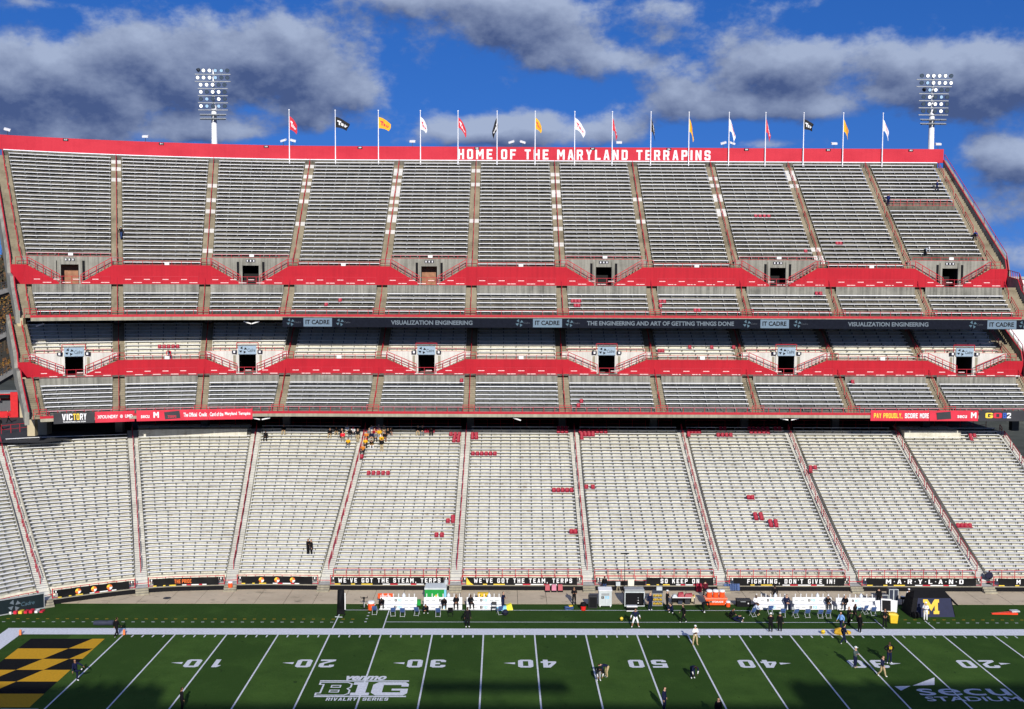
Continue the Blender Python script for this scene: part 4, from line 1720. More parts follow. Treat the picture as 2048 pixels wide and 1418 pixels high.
# black field-wall banners, one for each section of the lower bowl
FW_Z0, FW_Z1, FW_Y = .56, 1.36, 14.2
texts = {4: ("WE'VE GOT THE STEAM, TERPS", 677, 881), 5: ("WE'VE GOT THE TEAM, TERPS", 948, 1144), 6: ('SO KEEP ON', 1321, 1398),
         7: ("FIGHTING, DON'T GIVE IN!", 1494, 1669), 8: ('M*A*R*Y*L*A*N*D', 1771, 1926)}
lab = {1: 'black banner with three round emblems on the curved field wall beside the sponsor board', 2: 'black banner with orange lettering on the curved field wall', 3: 'black banner with three round emblems between orange lettered and steam banners',
       4: "black banner lettered we've got the steam, terps", 5: "black banner lettered we've got the team, terps", 6: 'short black banner lettered so keep on',
       7: "black banner lettered fighting, don't give in", 8: 'black banner lettered maryland with dots between the letters', 9: 'black banner beyond the maryland banner, showing a single white M'}
for i in range(1, 10):
    w = PL_LOW.width(i, FW_Y)
    m0, m1 = -w / 2 + LOW_HW + .5, w / 2 - LOW_HW - .6
    if i == 6:
        m0 = m_of(PL_LOW, 6, 1293, FW_Y, 1)
        m1 = m_of(PL_LOW, 6, 1427, FW_Y, 1)
    o = cloth('field_wall_banner', lab[i], PL_LOW, i, m0, m1, FW_Y, FW_Z0, FW_Z1, B_BLACK, 'banners along the field wall')
    if i in texts:
        tx, p0, p1 = texts[i]
        on_banner(o, 'b', tx, PL_LOW, i, p0, p1, FW_Y, .78, 1.24, WHITE, gap=2.3, space=4.6)
    if i == 9:
        on_banner(o, 'b', 'M', PL_LOW, 9, 2032, 2040, FW_Y, .78, 1.24, WHITE)
    if i == 2:
        on_banner(o, 'b', 'THE PRIDE', PL_LOW, 2, 349, 383, FW_Y, .8, 1.2, LAVA)
    if i in (1, 3):
        for k in range(3):
            mm = m0 + (m1 - m0) * (.28 + .22 * k)
            a, u = frame(PL_LOW, i, mm, FW_Y - .10, .98)
            mb = MB()
            n = 16
            nrm = Vector((u.y, -u.x, 0))
            for q in range(4):
                pts = [a] + [a + u * (.27 * math.cos((q * 4 + t) * math.pi * 2 / n)) + Vector((0, 0, .27 * math.sin((q * 4 + t) * math.pi * 2 / n))) for t in range(5)]
                mb.poly(pts, (LAVA, GOLDT, LAVA, WHITE)[q])
            mb.build('round_emblem', o)
    # coloured edge pieces along the foot of the banner
    L_ = m1 - m0
    for f0, f1, m in ((.0, .055, GOLDT), (.15, .19, GOLDT), (.245, .35, GOLDT), (.44, .51, WHITE), (.51, .58, B_RED), (.58, .70, WHITE), (.70, .75, B_RED), (.75, .82, WHITE)):
        a, b = Vector(PL_LOW.pm(i, m0 + L_ * f0, FW_Y - .085, FW_Z0 + .005)), Vector(PL_LOW.pm(i, m0 + L_ * f1 - .03, FW_Y - .085, FW_Z0 + .005))
        mb = MB()
        mb.poly([a, b, b + Vector((0, 0, .10)), a + Vector((0, 0, .10))], m)
        mb.build('edge_stripe', o)
    if i == 5:
        a = Vector(PL_LOW.pm(i, m0, FW_Y - .095, FW_Z0))
        mb = MB()
        mb.poly([a, a + Vector((.75, 0, 0)), a + Vector((.4, 0, .25)), a + Vector((.02, 0, .8))], GOLDT)
        mb.build('corner_print', o)
mb = MB()
a, b = m_of(PL_LOW, 6, 1205, FW_Y, 1), m_of(PL_LOW, 6, 1291, FW_Y, 1)
o = cloth('wall_cover', 'plain black cover hung on the field wall beside the so keep on banner', PL_LOW, 6, a, b, FW_Y, .05, 1.02, B_BLACK, None)

# sponsor board standing before the curved wall
p0, p1 = at_z(-45, 1240), at_z(88, 1217)
bd = thing('sponsor_board', 'large black sponsor board with pale emblem at the end of the curved field wall', 'sign', (p0[0], p0[1], 0))
u = Vector((p1[0] - p0[0], p1[1] - p0[1], 0))
L_ = u.length
bd.rotation_euler[2] = math.atan2(u.y, u.x)
mb = MB()
mb.box(0, L_, 0, .12, .12, 1.45, plain('board_face', (.012, .02, .025), rough=.35))
mb.build('panel', bd)
mb = MB()
for (x0, x1, z0, z1) in ((-.06, L_ + .06, 1.452, 1.55), (-.06, L_ + .06, .03, .118), (-.06, -.002, .12, 1.45), (L_ + .002, L_ + .06, .12, 1.45)):
    mb.box(x0, x1, -.03, .14, z0, z1, GREY)
mb.build('frame', bd)
mb = MB()
cx_ = L_ * .55
for t in range(4):
    an = t * math.pi / 2 + .5
    pts = [(cx_ + x_ * math.cos(an) - y_ * math.sin(an), -.012, .78 + x_ * math.sin(an) + y_ * math.cos(an)) for x_, y_ in ((.1, 0), (.55, -.2), (.45, .24))]
    mb.poly(pts, LED_TXT)
mb.build('emblem', bd)
font_text('board_text', 'Cadre', (cx_ + .6, -.012, .6), UX, UZ, 1.2, .38, LED_TEAL, bd, bold=.0, shear=.2)
tr = at_z(40, 1228)
mb = MB()
for k in range(9):
    mb.box(-2.0 + k * .45 + rnd.uniform(0, .1), -1.65 + k * .45, -.35 + k * .09, .2 + k * .1, 0.01, rnd.uniform(.12, .3), (B_RED, B_RED, WHITE, B_RED, GOLDT)[k % 5])
o = mb.build('equipment_pile', None, loc=(float(tr[0]), float(tr[1]), 0))
tag(o, 'low pile of red and white bags at the foot of the sponsor board', 'bags')

# deck-front banners on the middle deck lip
ZB0, ZB1, YB_ = 14.68, 15.98, 35.93


def deck_banner(label, i, px0, px1, m, group='banners hung on the middle deck lip'):
    m0, m1 = m_of(PL_UP, i, px0, YB_, 15.3), m_of(PL_UP, i, px1, YB_, 15.3)
    return cloth('deck_banner', label, PL_UP, i, m0, m1, YB_, ZB0, ZB1, m, group, wav=.02)


o = deck_banner('dark grey banner lettered victory with gold letters in the middle', 0, 107, 189, B_DARK)
on_banner(o, 'b', 'VIC', PL_UP, 0, 124, 145, YB_, 15.07, 15.82, WHITE, gap=.7)
on_banner(o, 'b', 'TO', PL_UP, 0, 146, 159, YB_, 15.07, 15.82, GOLDT, gap=.7)
on_banner(o, 'b', 'RY', PL_UP, 0, 160, 173, YB_, 15.07, 15.82, WHITE, gap=.7)
on_banner(o, 'b', 'TERRAPINCLUB.COM', PL_UP, 0, 126, 171, YB_, 14.8, 14.95, WHITE)
o = deck_banner('red banner lettered xfoundry at umd', 0, 190, 269, B_RED)
o2 = None
for tx_, a_, b_ in (('XFOU', 195, 215), ('NDRY', 216.5, 236), ('@', 240, 246), ('UMD', 250, 265)):
    on_banner(o, 'f', tx_, PL_UP, 0, a_, b_, YB_ - .03, 15.15, 15.55, WHITE, bold=.03)
o = deck_banner('red banner with white M, dark card picture and official credit card lettering', 1, 273, 417, B_RED)
on_banner(o, 'f', 'secu', PL_UP, 1, 282, 299, YB_, 15.05, 15.4, WHITE, bold=.02)
on_banner(o, 'b', 'M', PL_UP, 1, 307, 318, YB_, 15.05, 15.75, WHITE)
a, u = frame(PL_UP, 1, m_of(PL_UP, 1, 330, YB_, 15.3), YB_ - .1, 14.85)
mb = MB()
mb.poly([a, a + u * 1.75 + Vector((0, 0, .12)), a + u * 1.65 + Vector((0, 0, 1.0)), a + u * -.1 + Vector((0, 0, .85))], B_DARK)
mb.build('card_picture', o)
font_text('card_text', 'TERPS', a + u * .3 + Vector((0, -.01, .16)), u, UZ, 1.0, .3, B_RED, o, bold=.02)
for tx_, a_, b_ in (('The Official', 367, 394), ('Credit', 398, 414)):
    on_banner(o, 'f', tx_, PL_UP, 1, a_, b_, YB_ - .03, 15.1, 15.6, WHITE, bold=.03)
o = deck_banner('red banner with the end of the credit card lettering, next to the lip railing', 2, 417.5, 505, B_RED)
for tx_, a_, b_ in (('Card of the', 420, 447), ('Maryland', 450, 474), ('Terrapins', 477, 501)):
    on_banner(o, 'f', tx_, PL_UP, 2, a_, b_, YB_ - .03, 15.1, 15.6, WHITE, bold=.03)
o = deck_banner('red banner lettered pay proudly in gold and score more in white', 9, 1741, 1858, B_RED)
on_banner(o, 'b', 'PAY', PL_UP, 9, 1747, 1762, YB_, 15.02, 15.62, GOLDT, gap=.7)
on_banner(o, 'b', 'PROUDLY,', PL_UP, 9, 1766, 1804, YB_, 15.02, 15.62, GOLDT, gap=.7)
on_banner(o, 'b', 'SCORE', PL_UP, 9, 1809, 1835, YB_, 15.02, 15.62, WHITE, gap=.7)
on_banner(o, 'b', 'MORE', PL_UP, 9, 1839, 1857, YB_, 15.02, 15.62, WHITE, gap=.7)
o = deck_banner('red banner with dark card picture and white M before the dark banner', 9, 1859, 1956, B_RED)
a, u = frame(PL_UP, 9, m_of(PL_UP, 9, 1874, YB_, 15.3), YB_ - .1, 14.85)
mb = MB()
mb.poly([a, a + u * 1.7 + Vector((0, 0, .12)), a + u * 1.6 + Vector((0, 0, 1.0)), a + u * -.1 + Vector((0, 0, .85))], B_DARK)
mb.build('card_picture', o)
on_banner(o, 'f', 'secu', PL_UP, 9, 1914, 1933, YB_, 15.05, 15.4, WHITE, bold=.02)
on_banner(o, 'b', 'M', PL_UP, 9, 1941, 1952, YB_, 15.05, 15.75, WHITE)
o = deck_banner('dark banner with big multicoloured letters beside the red card banner', 9, 1958, 2075, B_DARK)
BLUE_ = plain('blue_print', (.03, .10, .45), rough=.6)
on_banner(o, 'b', 'G', PL_UP, 9, 1970, 1985, YB_, 15.05, 15.7, GOLDT)
on_banner(o, 'b', 'O', PL_UP, 9, 1986, 2003, YB_, 15.05, 15.7, B_RED)
on_banner(o, 'b', 'B', PL_UP, 9, 2005, 2012, YB_, 15.05, 15.7, BLUE_)
on_banner(o, 'b', '2', PL_UP, 9, 2013, 2021, YB_, 15.05, 15.7, WHITE)

# ================================================================== flags on the rim
FL = {'r': plain('red_flag', (.60, .03, .05), rough=.7), 'k': plain('black_flag', (.012, .012, .014), rough=.7), 'y': plain('gold_flag', (.80, .42, .02), rough=.7), 'w': plain('white_flag', (.80, .79, .80), rough=.7)}
FLW = {'r': WHITE, 'k': WHITE, 'y': B_RED, 'w': B_RED}
fname = {'r': 'red', 'k': 'black', 'y': 'gold', 'w': 'white'}
#        px   colour  fly-tip offset (px, px) from the hoist top, hoist length px
flags = [(579, 'r', 16, 33, 26), (671, 'k', 28, 26, 21), (757, 'y', 25, 26, 22), (841, 'w', 13, 30, 24), (916, 'r', 17, 38, 20), (994, 'k', -11, 40, 24), (1070, 'y', 13, 29, 22), (1149, 'w', 21, 37, 22),
         (1224, 'r', 8, 43, 24), (1301, 'k', 7, 42, 26), (1377, 'y', 8, 44, 26), (1457, 'w', 11, 44, 24), (1530, 'r', 8, 44, 26), (1606, 'k', 19, 22, 20), (1685, 'y', 9, 38, 24), (1764, 'w', 11, 40, 22)]
ORD = ['first', 'second', 'third', 'fourth', 'fifth', 'sixth', 'seventh', 'eighth', 'ninth', 'tenth', 'eleventh', 'twelfth', 'thirteenth', 'fourteenth', 'fifteenth', 'last']
for fi, (px, c, tx, ty, hl) in enumerate(flags):
    yp = RIM_Y - .35
    # on the curved sections the wall stands nearer
    i = min(range(NSEC), key=lambda i: abs(proj(PL_UP.pm(i, 0, RIM_Y, 50))[0] - px))
    q = PL_UP.pm(i, m_of(PL_UP, i, px, RIM_Y - .35, 49.3), RIM_Y - .35, 49.0)
    k = F_PX / (q[1] - CY)
    top = q[2] + 98.5 / k
    T = thing('flagpole', f'white pole with {fname[c]} flag, {ORD[fi]} counted from the curved end of the rim', 'flag', q, 0, 'flags along the rim wall')
    mb = MB()
    mb.taper((0, 0, -.4), (0, 0, top - q[2]), .085, .05, ALU_UP, 8)
    mb.ball((0, 0, top - q[2] + .1), .11, ALU_UP, 8)
    mb.build('pole', T)
    z1 = top - q[2] - 11 / k
    n, r_ = 12, 7
    mb = MB()
    ph = rnd.uniform(0, 6)
    V = []
    full = 1.45 + math.hypot(tx, ty) / k * .25
    for a in range(n + 1):
        s = a / n
        # fly direction bends from outwards to hanging
        ex = tx / k * (s ** .8)
        ez = -(ty - hl * .55) / k * (s ** 1.15)
        for b_ in range(r_ + 1):
            t = b_ / r_
            hz = -hl / k * t * (1 - .35 * s)
            fold = .16 * math.sin(s * 7 + ph + t * 2.2) * s
            dx = ex * (1 - .18 * t * s) + (.22 * math.sin(t * 2.4) * (1 - s * .5) if abs(tx) < 12 and s > 0 else 0) + .08 * math.sin(t * 5 + s * 4 + ph) * s
            V.append((dx + .04, fold - .02, z1 + ez + hz))
    st = r_ + 1
    F_ = [(a * st + b_, (a + 1) * st + b_, (a + 1) * st + b_ + 1, a * st + b_ + 1) for a in range(n) for b_ in range(r_)]
    mb.v, mb.f = V, F_
    mb.mats = [FL[c], FLW[c]]
    mi = []
    for a in range(n):
        for b_ in range(r_):
            # a loose script-like mark across the middle of the cloth
            on = (a, b_) in {(1, 2), (2, 2), (2, 3), (2, 4), (3, 2), (4, 3), (4, 4), (5, 3), (5, 4), (7, 3), (7, 4), (8, 4), (9, 3)}
            mi.append(1 if on else 0)
    mb.mi = mi
    fl = mb.build('flag_cloth', T, smooth=True)

# ================================================================== stadium light towers
LAMP_ON = plain('lamp_lit', (.95, .98, 1.0), rough=.3, var=.0, emit=.9)
LAMP_HALF = plain('lamp_dim_glass', (.38, .58, .80), rough=.15, var=.1, spec=.8)
LAMP_OFF = plain('lamp_dark_glass', (.06, .09, .13), rough=.12, var=.1, spec=.8)
HOUS = plain('lamp_housing', (.035, .045, .06), rough=.5)


def tower(pxc, y_base, rows, py0, dpy, label):
    yT = 76.0
    c = at_y(pxc, 290, yT)
    k = F_PX / (yT - CY)
    T = thing('light_tower', label, 'light tower', (c[0], yT, 44))
    ztop = at_y(pxc, py0 - 3, yT)[2] - 44
    mb = MB()
    mb.taper((0, 0, 0), (0, 0, ztop * .72), .52, .40, ALU_UP, 12)
    mb.taper((0, 0, ztop * .72), (0, 0, ztop), .22, .16, ALU_UP, 8)
    mb.build('pole', T)
    for r, (row, dx0) in enumerate(rows):
        z = at_y(pxc, py0 + r * dpy, yT)[2] - 44
        n = len(row)
        mb = MB()
        half = (n * 11.3 / 2 + 1) / k
        mb.box(-half, half, -.55, -.4, z - .62, z - .5, GREY)
        mb.build('crossarm', T)
        for j, ch in enumerate(row):
            x = dx0 / k + (j - (n - 1) / 2) * 11.6 / k
            mb = MB()
            # bowl-shaped floodlight tipped towards the field
            prof = [(.06, .46), (.2, .4), (.28, .22), (.30, .0)]
            tilt = Matrix.Rotation(math.radians(75 if ch != 'x' else 40), 4, 'X') @ Matrix.Rotation(0, 4, 'Z')
            mb.lathe(prof, HOUS, 14, caps=False)
            mb.lathe([(.30, 0), (.315, -.03), (.255, -.035)], HOUS, 14, caps=False)
            n0 = len(mb.v)
            m_ = {'1': LAMP_ON, '2': LAMP_HALF, '0': LAMP_OFF, 'x': HOUS}[ch]
            ring_ = [(.255 * math.cos(t * math.pi / 7), .255 * math.sin(t * math.pi / 7), -.025) for t in range(14)]
            mb.poly(ring_[::-1], m_)
            R_ = Matrix.Translation((x, -.62, z)) @ Matrix.Rotation(math.radians(-80 if ch != 'x' else -35), 4, 'X')
            if ch == 'x':
                R_ = R_ @ Matrix.Rotation(.8, 4, 'Y')
            mb.v = [tuple(R_ @ Vector(v)) for v in mb.v]
            lp = mb.build('floodlight', T)
    for r in range(2):
        z = at_y(pxc, py0 + len(rows) * dpy + 4 + r * 8, yT)[2] - 44
        mb = MB()
        mb.box(-26 / k, 26 / k, -.6, -.48, z + .1, z + .2, GREY)
        mb.build('crossarm', T)
        for j in range(4):
            mb = MB()
            x = (j - 1.5) * 12.5 / k
            mb.hexa([(x - .45, -1.0, z - .16), (x + .45, -1.0, z - .16), (x + .4, -.3, z - .02), (x - .4, -.3, z - .02), (x - .42, -1.0, z - .03), (x + .42, -1.0, z - .03), (x + .38, -.3, z + .11), (x - .38, -.3, z + .11)], HOUS)
            mb.build('area_light', T)


tower(429, 290, [('x11220', 0), ('111200', 0), ('11100', 0), ('10110', 0), ('02010', 0), ('12020', 0)], 142.5, 14.2, 'tall floodlight tower behind the rim wall near its curved end')
tower(1862, 300, [('011110', 4), ('021111', 4), ('x2100', 3), ('01020', 3), ('01110', 3), ('00010', 3)], 153, 14.1, 'tall floodlight tower behind the rim wall near its straight end')

# small white area lights on the rim
for ri, (px, py) in enumerate(((15, 262), (291, 275), (567, 282), (586, 283), (825, 286), (1023, 285), (1045, 285.5), (1238, 287), (1447, 288), (1464, 288), (1668, 289.5), (1876, 289.5))):
    i = min(range(NSEC), key=lambda i: abs(proj(PL_UP.pm(i, 0, RIM_Y + .2, 51))[0] - px))
    q = PL_UP.pm(i, m_of(PL_UP, i, px, RIM_Y + .2, 51.3), RIM_Y + .2, 51.3)
    T = thing('rim_light', f'small white rim floodlight, {ORD[ri] if ri < 11 else ORD[15]} counted from the curved end', 'floodlight', q, 0, 'small floodlights along the rim')
    k = F_PX / (q[1] - CY)
    h = .75
    mb = MB()
    mb.bar((0, 0, -.05), (0, 0, h - .1), .07, HOUS)
    mb.build('stem', T)
    mb = MB()
    tl = .0 if px in (291, 825, 1238, 1668, 1876) else (.25 if px in (15, 586, 1045, 1464) else -.25)
    mb.box(-.42, .42, -.25, .25, -.13, .13, WHITE)
    hd_ = mb.build('lamp_head', T)
    hd_.location = (0, 0, h + .05)
    hd_.rotation_euler = (.35, tl, tl)

# angled strip lights hung under the deck lips
for (px, py, y, tl) in ((495, 645, 43.0, -.3), (511, 645, 43.0, .3), (512, 837, 36.5, -.2), (532, 837, 36.5, .2), (1034, 838, 36.5, -.3), (80, 650, 42, .3), (1568, 838, 36.5, -.2), (1590, 838, 36.5, .2)):
    p_ = at_y(px, py, y)
    mb = MB()
    mb.box(-.5, .5, -.08, .08, -.07, .07, WHITE)
    o = mb.build('strip_light', None, loc=tuple(map(float, p_)))
    o.rotation_euler = (0, -tl, .5 * tl)
    tag(o, 'short white strip light hung under the ' + ('upper' if py < 700 else 'middle') + ' deck lip', 'lamp', 'strip lights under the deck lips')

# ================================================================== red clip-on seats
ROWS = [(PL_LOW, i, y, z) for i in range(PL_LOW.n - 1) for (y, z) in [low_row(n) for n in range(N_LOW)]]
ROWS_U = [(PL_UP, i, y, z) for i in range(NSEC) for D in (MZ, UP) for (y, z) in D.front + D.back]


def snap(px, py, low):
    """bench row whose seat shows nearest this pixel"""
    best = None
    for (pl, i, y, z) in (ROWS if low else ROWS_U):
        w = pl.width(i, y)
        x0, y0_ = proj(pl.pm(i, -w / 2 + .6, y, z))
        x1, y1_ = proj(pl.pm(i, w / 2 - .6, y, z))
        if not (x0 - 3 <= px <= x1 + 3):
            continue
        yy = y0_ + (y1_ - y0_) * (px - x0) / max(1, x1 - x0)
        if best is None or abs(yy - py) < best[0]:
            best = (abs(yy - py), pl, i, y, z)
    if best is None:
        return None
    _, pl, i, y, z = best
    return pl.pm(i, m_of(pl, i, px, y, z), y, z)


def seat_proto():
    T = thing('stadium_seat', 'red clip-on seat', 'seat')
    mb = MB()
    mb.hexa([(-.21, -.2, .005), (.21, -.2, .005), (.21, .16, .005), (-.21, .16, .005), (-.22, -.22, .06), (.22, -.22, .06), (.2, .16, .08), (-.2, .16, .08)], RED_SEAT)
    mb.build('seat_pan', T)
    mb = MB()
    n = 6
    for a in range(n):
        t0, t1 = -1 + 2 * a / n, -1 + 2 * (a + 1) / n
        f0, f1 = .16 - .06 * t0 * t0, .16 - .06 * t1 * t1
        h0, h1 = .46 - .05 * t0 ** 4, .46 - .05 * t1 ** 4
        mb.hexa([(t0 * .2, f0, .07), (t1 * .2, f1, .07), (t1 * .2, f1 + .03, .07), (t0 * .2, f0 + .03, .07), (t0 * .22, f0 + .08, h0), (t1 * .22, f1 + .08, h1), (t1 * .22, f1 + .11, h1), (t0 * .22, f0 + .11, h0)], RED_SEAT)
    mb.build('seat_back', T)
    return T


def R_(x0, dx, n, y):
    return [(x0 + dx * k, y) for k in range(n)]


low_seats = [R_(851, 7.5, 3, 867), R_(902, 8.3, 3, 873.5) + R_(909, 8, 2, 879) + R_(908, 8.5, 2, 885.5), R_(945, 7.5, 2, 873.5) + R_(945, 8, 2, 879.5), R_(946, 8.8, 6, 912), [(723, 911)], R_(737, 9.7, 5, 950),
             [(906, 1038), (896, 1046.5), (906, 1046.5)], R_(873, 11, 2, 1074.5), R_(1117, 8, 3, 861) + R_(1117, 8, 3, 867.5), R_(1161, 8.4, 7, 867.5) + R_(1164, 7.5, 4, 873.5) + [(1164, 880)],
             R_(1108, 8.8, 5, 985), R_(1173, 13, 2, 979), R_(1378, 7, 4, 868) + [(1378, 874.5)], R_(1442, 8, 2, 861.5), R_(1437, 8.4, 4, 874.5), R_(1499, 9, 5, 862) + R_(1503, 8.4, 5, 868.5), R_(1551, 9, 2, 862),
             R_(1498, 7.5, 2, 1000), R_(1511, 11, 2, 1035.5) + R_(1513, 11, 2, 1043), R_(1541, 11, 2, 1049.5) + R_(1543, 10.5, 2, 1056.5), R_(1622, 9, 2, 940) + [(1622, 946)], R_(1942, 8, 2, 872) + [(1944, 878)],
             R_(1917, 8, 4, 1056.5), R_(1143, 8, 2, 1069)]
up_seats = [R_(1145, 7, 3, 603) + R_(1151, 6.5, 2, 611), R_(1321, 8, 2, 603) + [(1321, 611)], R_(1512, 8.7, 4, 432), [(1612, 502)], R_(1675, 7, 2, 487), R_(1634, 8, 2, 588), R_(1391, 8, 2, 624),
            R_(319, 9, 5, 696), R_(1319, 7, 2, 703), [(1380, 696)], [(1424, 696)], [(1468, 696)], [(680, 606)], [(652, 614)], [(923, 765)], [(1163, 805)], [(1706, 768)], [(1157, 814)]]
NUM = ['', 'single', 'pair', 'three', 'four', 'five', 'six', 'seven', 'eight', 'nine', 'ten', 'eleven', 'twelve']
SEC = {3: 'beside the standing pair in black', 4: 'above the steam banner', 5: 'above the team banner', 6: 'above the so keep on banner', 7: "above the don't give in banner", 8: 'above the maryland banner', 9: 'beyond the maryland banner'}
proto = seat_proto()
first = True
for low, clusters in ((True, low_seats), (False, up_seats)):
    for lst in clusters:
        for (px, py) in lst:
            q = snap(px, py, low)
            if q is None:
                continue
            o = proto if first else copy_tree(proto)
            first = False
            o.location = (float(q[0]), float(q[1]), float(q[2]) + .002)
            if q[0] < -40:
                o.rotation_euler[2] = .2
            n = len(lst)
            lead = 'lone red seat' if n == 1 else 'red seat, one of ' + ('two' if n == 2 else NUM[n])
            if low:
                i = min(range(PL_LOW.n - 1), key=lambda i: abs(proj(PL_LOW.pm(i, 0, q[1], q[2]))[0] - px))
                zone = 'at the shade line' if py < 870 else 'below the shade line' if py < 890 else 'half-way up' if py < 1010 else 'low down'
                o['label'] = f"{lead} {zone} {SEC.get(i, 'in the curved sections')}"
            else:
                dk = 'on the upper deck back rows' if py < 530 else 'on the upper deck front rows' if py < 640 else 'in the middle deck rows above the red wall' if py < 720 else 'in the middle deck front rows'
                o['label'] = f'{lead} {dk}'
            o['group'] = 'red clip-on seats in the lower bowl' if low else 'red clip-on seats on the decks'

# ================================================================== beyond the stand
ASPH = plain('asphalt', (.045, .046, .05), rough=.95, var=.2, scale=1.5)
# plaza at the end of the lower bowl (about the level of its top rows)
PZ = low_row(41)[1] - .5
mb = MB()
mb.poly([(-140, 30, PZ), (-66, 33, PZ), (-60, 44, PZ), (-64, 75, PZ), (-140, 90, PZ)], ASPH)
structure(mb.build('plaza'))
mb = MB()
q = [at_z(3, 868, PZ), at_z(22, 866, PZ), at_z(40, 864, PZ), at_z(58, 862, PZ), at_z(72, 860, PZ)]
rail_run(mb, [(a[0], a[1], PZ) for a in q], 1.05, RED, mids=(.5,))
o = mb.build('plaza_railing', None)
tag(o, 'red tube railing at the edge of the dark plaza above the lower bowl', 'railing')
# red kiosk
c = at_z(20, 836, PZ)
K = thing('kiosk', 'red refreshment kiosk with grey serving hatch on the plaza', 'kiosk', (c[0] - 1.6, c[1] + .6, PZ), .25)
mb = MB()
KR = plain('kiosk_red', (.60, .012, .018), rough=.5)
mb.box(-5, 2.3, .2, 3.6, 0, 3.3, KR)
mb.box(1.4, 2.35, -.35, .19, 0, 3.5, KR)
mb.box(-5, 1.39, -.35, .19, 0, .85, KR)
mb.build('body', K)
mb = MB()
mb.box(-5, 1.39, .1, .195, .86, 2.45, plain('kiosk_hatch', (.10, .105, .115), rough=.5))
mb.build('hatch', K)
mb = MB()
mb.hexa([(-5, -.9, 2.75), (1.3, -.9, 2.75), (1.3, .1, 3.0), (-5, .1, 3.0), (-5, -.9, 2.9), (1.3, -.9, 2.9), (1.3, .1, 3.15), (-5, .1, 3.15)], BLACK)
mb.build('awning', K)
mb = MB()
mb.box(-2.2, .2, -.95, -.9, 2.5, 2.72, plain('kiosk_sign', (.75, .2, .25)))
mb.build('sign', K)
mb = MB()
mb.box(-5, 2.4, .1, 3.7, 3.302, 3.42, GREY)
mb.build('roof', K)

# tan pier and round pier carrying the deck ends
for (px, py, ztop, w_, lab_) in ((87, 868, 15.2, .75, 'tan concrete pier under the curved end of the middle deck'), (52, 834, 19.5, .6, 'slim tan concrete column beside the kiosk')):
    c = at_z(px, py, PZ)
    mb = MB()
    mb.box(-w_, w_, -w_, w_, -3, ztop - PZ - .8, C_PIER)
    mb.hexa([(-w_, -w_, ztop - PZ - .798), (w_, -w_, ztop - PZ - .798), (w_, w_, ztop - PZ - .798), (-w_, w_, ztop - PZ - .798),
             (-w_ * .6, -w_ * .6, ztop - PZ), (w_ * .6, -w_ * .6, ztop - PZ), (w_ * .6, w_ * .6, ztop - PZ), (-w_ * .6, w_ * .6, ztop - PZ)], C_PIER)
    o = mb.build('concrete_pier', None, loc=(float(c[0]), float(c[1]), PZ))
    tag(o, lab_, 'pier')

# access ramps zig-zagging outside the end of the stand
STR = weathered('ramp_concrete', (.20, .20, .20), (.09, .09, .09), streak=.4, blotch=.4)
for k, (pa, pb) in enumerate((((-60, 600), (44, 568)), ((-60, 700), (44, 650)), ((-60, 790), (46, 728)))):
    yR = 72 - k * 1.5
    a, b = at_y(*pa, yR), at_y(*pb, yR)
    T = thing('access_stair', ('topmost', 'middle', 'lowest')[k] + ' flight of dark concrete stairs outside the end of the stand', 'stairs', (0, 0, 0))
    mb = MB()
    mb.hexa([(a[0], yR, a[2] - .6), (b[0], yR, b[2] - .6), (b[0], yR + 3, b[2] - .6), (a[0], yR + 3, a[2] - .6), (a[0], yR, a[2]), (b[0], yR, b[2]), (b[0], yR + 3, b[2]), (a[0], yR + 3, a[2])], STR)
    mb.build('flight', T)
    mb = MB()
    n = 24
    for j in range(n):
        s0, s1 = j / n, (j + 1) / n
        x0, x1 = a[0] + (b[0] - a[0]) * s0, a[0] + (b[0] - a[0]) * s1
        z0, z1 = a[2] + (b[2] - a[2]) * s0, a[2] + (b[2] - a[2]) * s1
        mb.box(x0, x1, yR + .1, yR + 2.9, z0 - .1, z1 + .12, STR)
    mb.build('steps', T)
    mb = MB()
    for h_ in (.4, .75, 1.1):
        mb.bar((a[0], yR - .02, a[2] + h_), (b[0], yR - .02, b[2] + h_), .07, HOUS)
    for j in range(14):
        s = j / 13
        x, z = a[0] + (b[0] - a[0]) * s, a[2] + (b[2] - a[2]) * s
        mb.bar((x, yR - .02, z), (x, yR - .02, z + 1.1), .06, HOUS)
    mb.build('handrail', T)

# hazy wooded hill and single trees beyond
HILL = plain('wooded_hill', (.035, .032, .024), rough=1, var=.35, scale=.06)
mb = MB()
nx = 40
for k in range(nx):
    for (y, f_) in ((300, 0), (420, 1)):
        pass
xs_ = np.linspace(-420, 420, 61)
prof_ = lambda x: 26 + 9 * math.sin(x * .011 + 1.0) + 4 * math.sin(x * .041) + (22 if x < -60 else 0)
V, F_ = [], []
for j, x in enumerate(xs_):
    V += [(x, 240, -.2), (x, 300, prof_(x) * .7), (x, 370, prof_(x)), (x, 520, -.2)]
for j in range(60):
    for r in range(3):
        q = j * 4 + r
        F_.append((q, q + 4, q + 5, q + 1))
mb.v, mb.f, mb.mi, mb.mats = V, F_, [0] * len(F_), [HILL]
structure(mb.build('wooded_hill', smooth=True))

BARK = plain('bark', (.06, .045, .03), rough=.95)


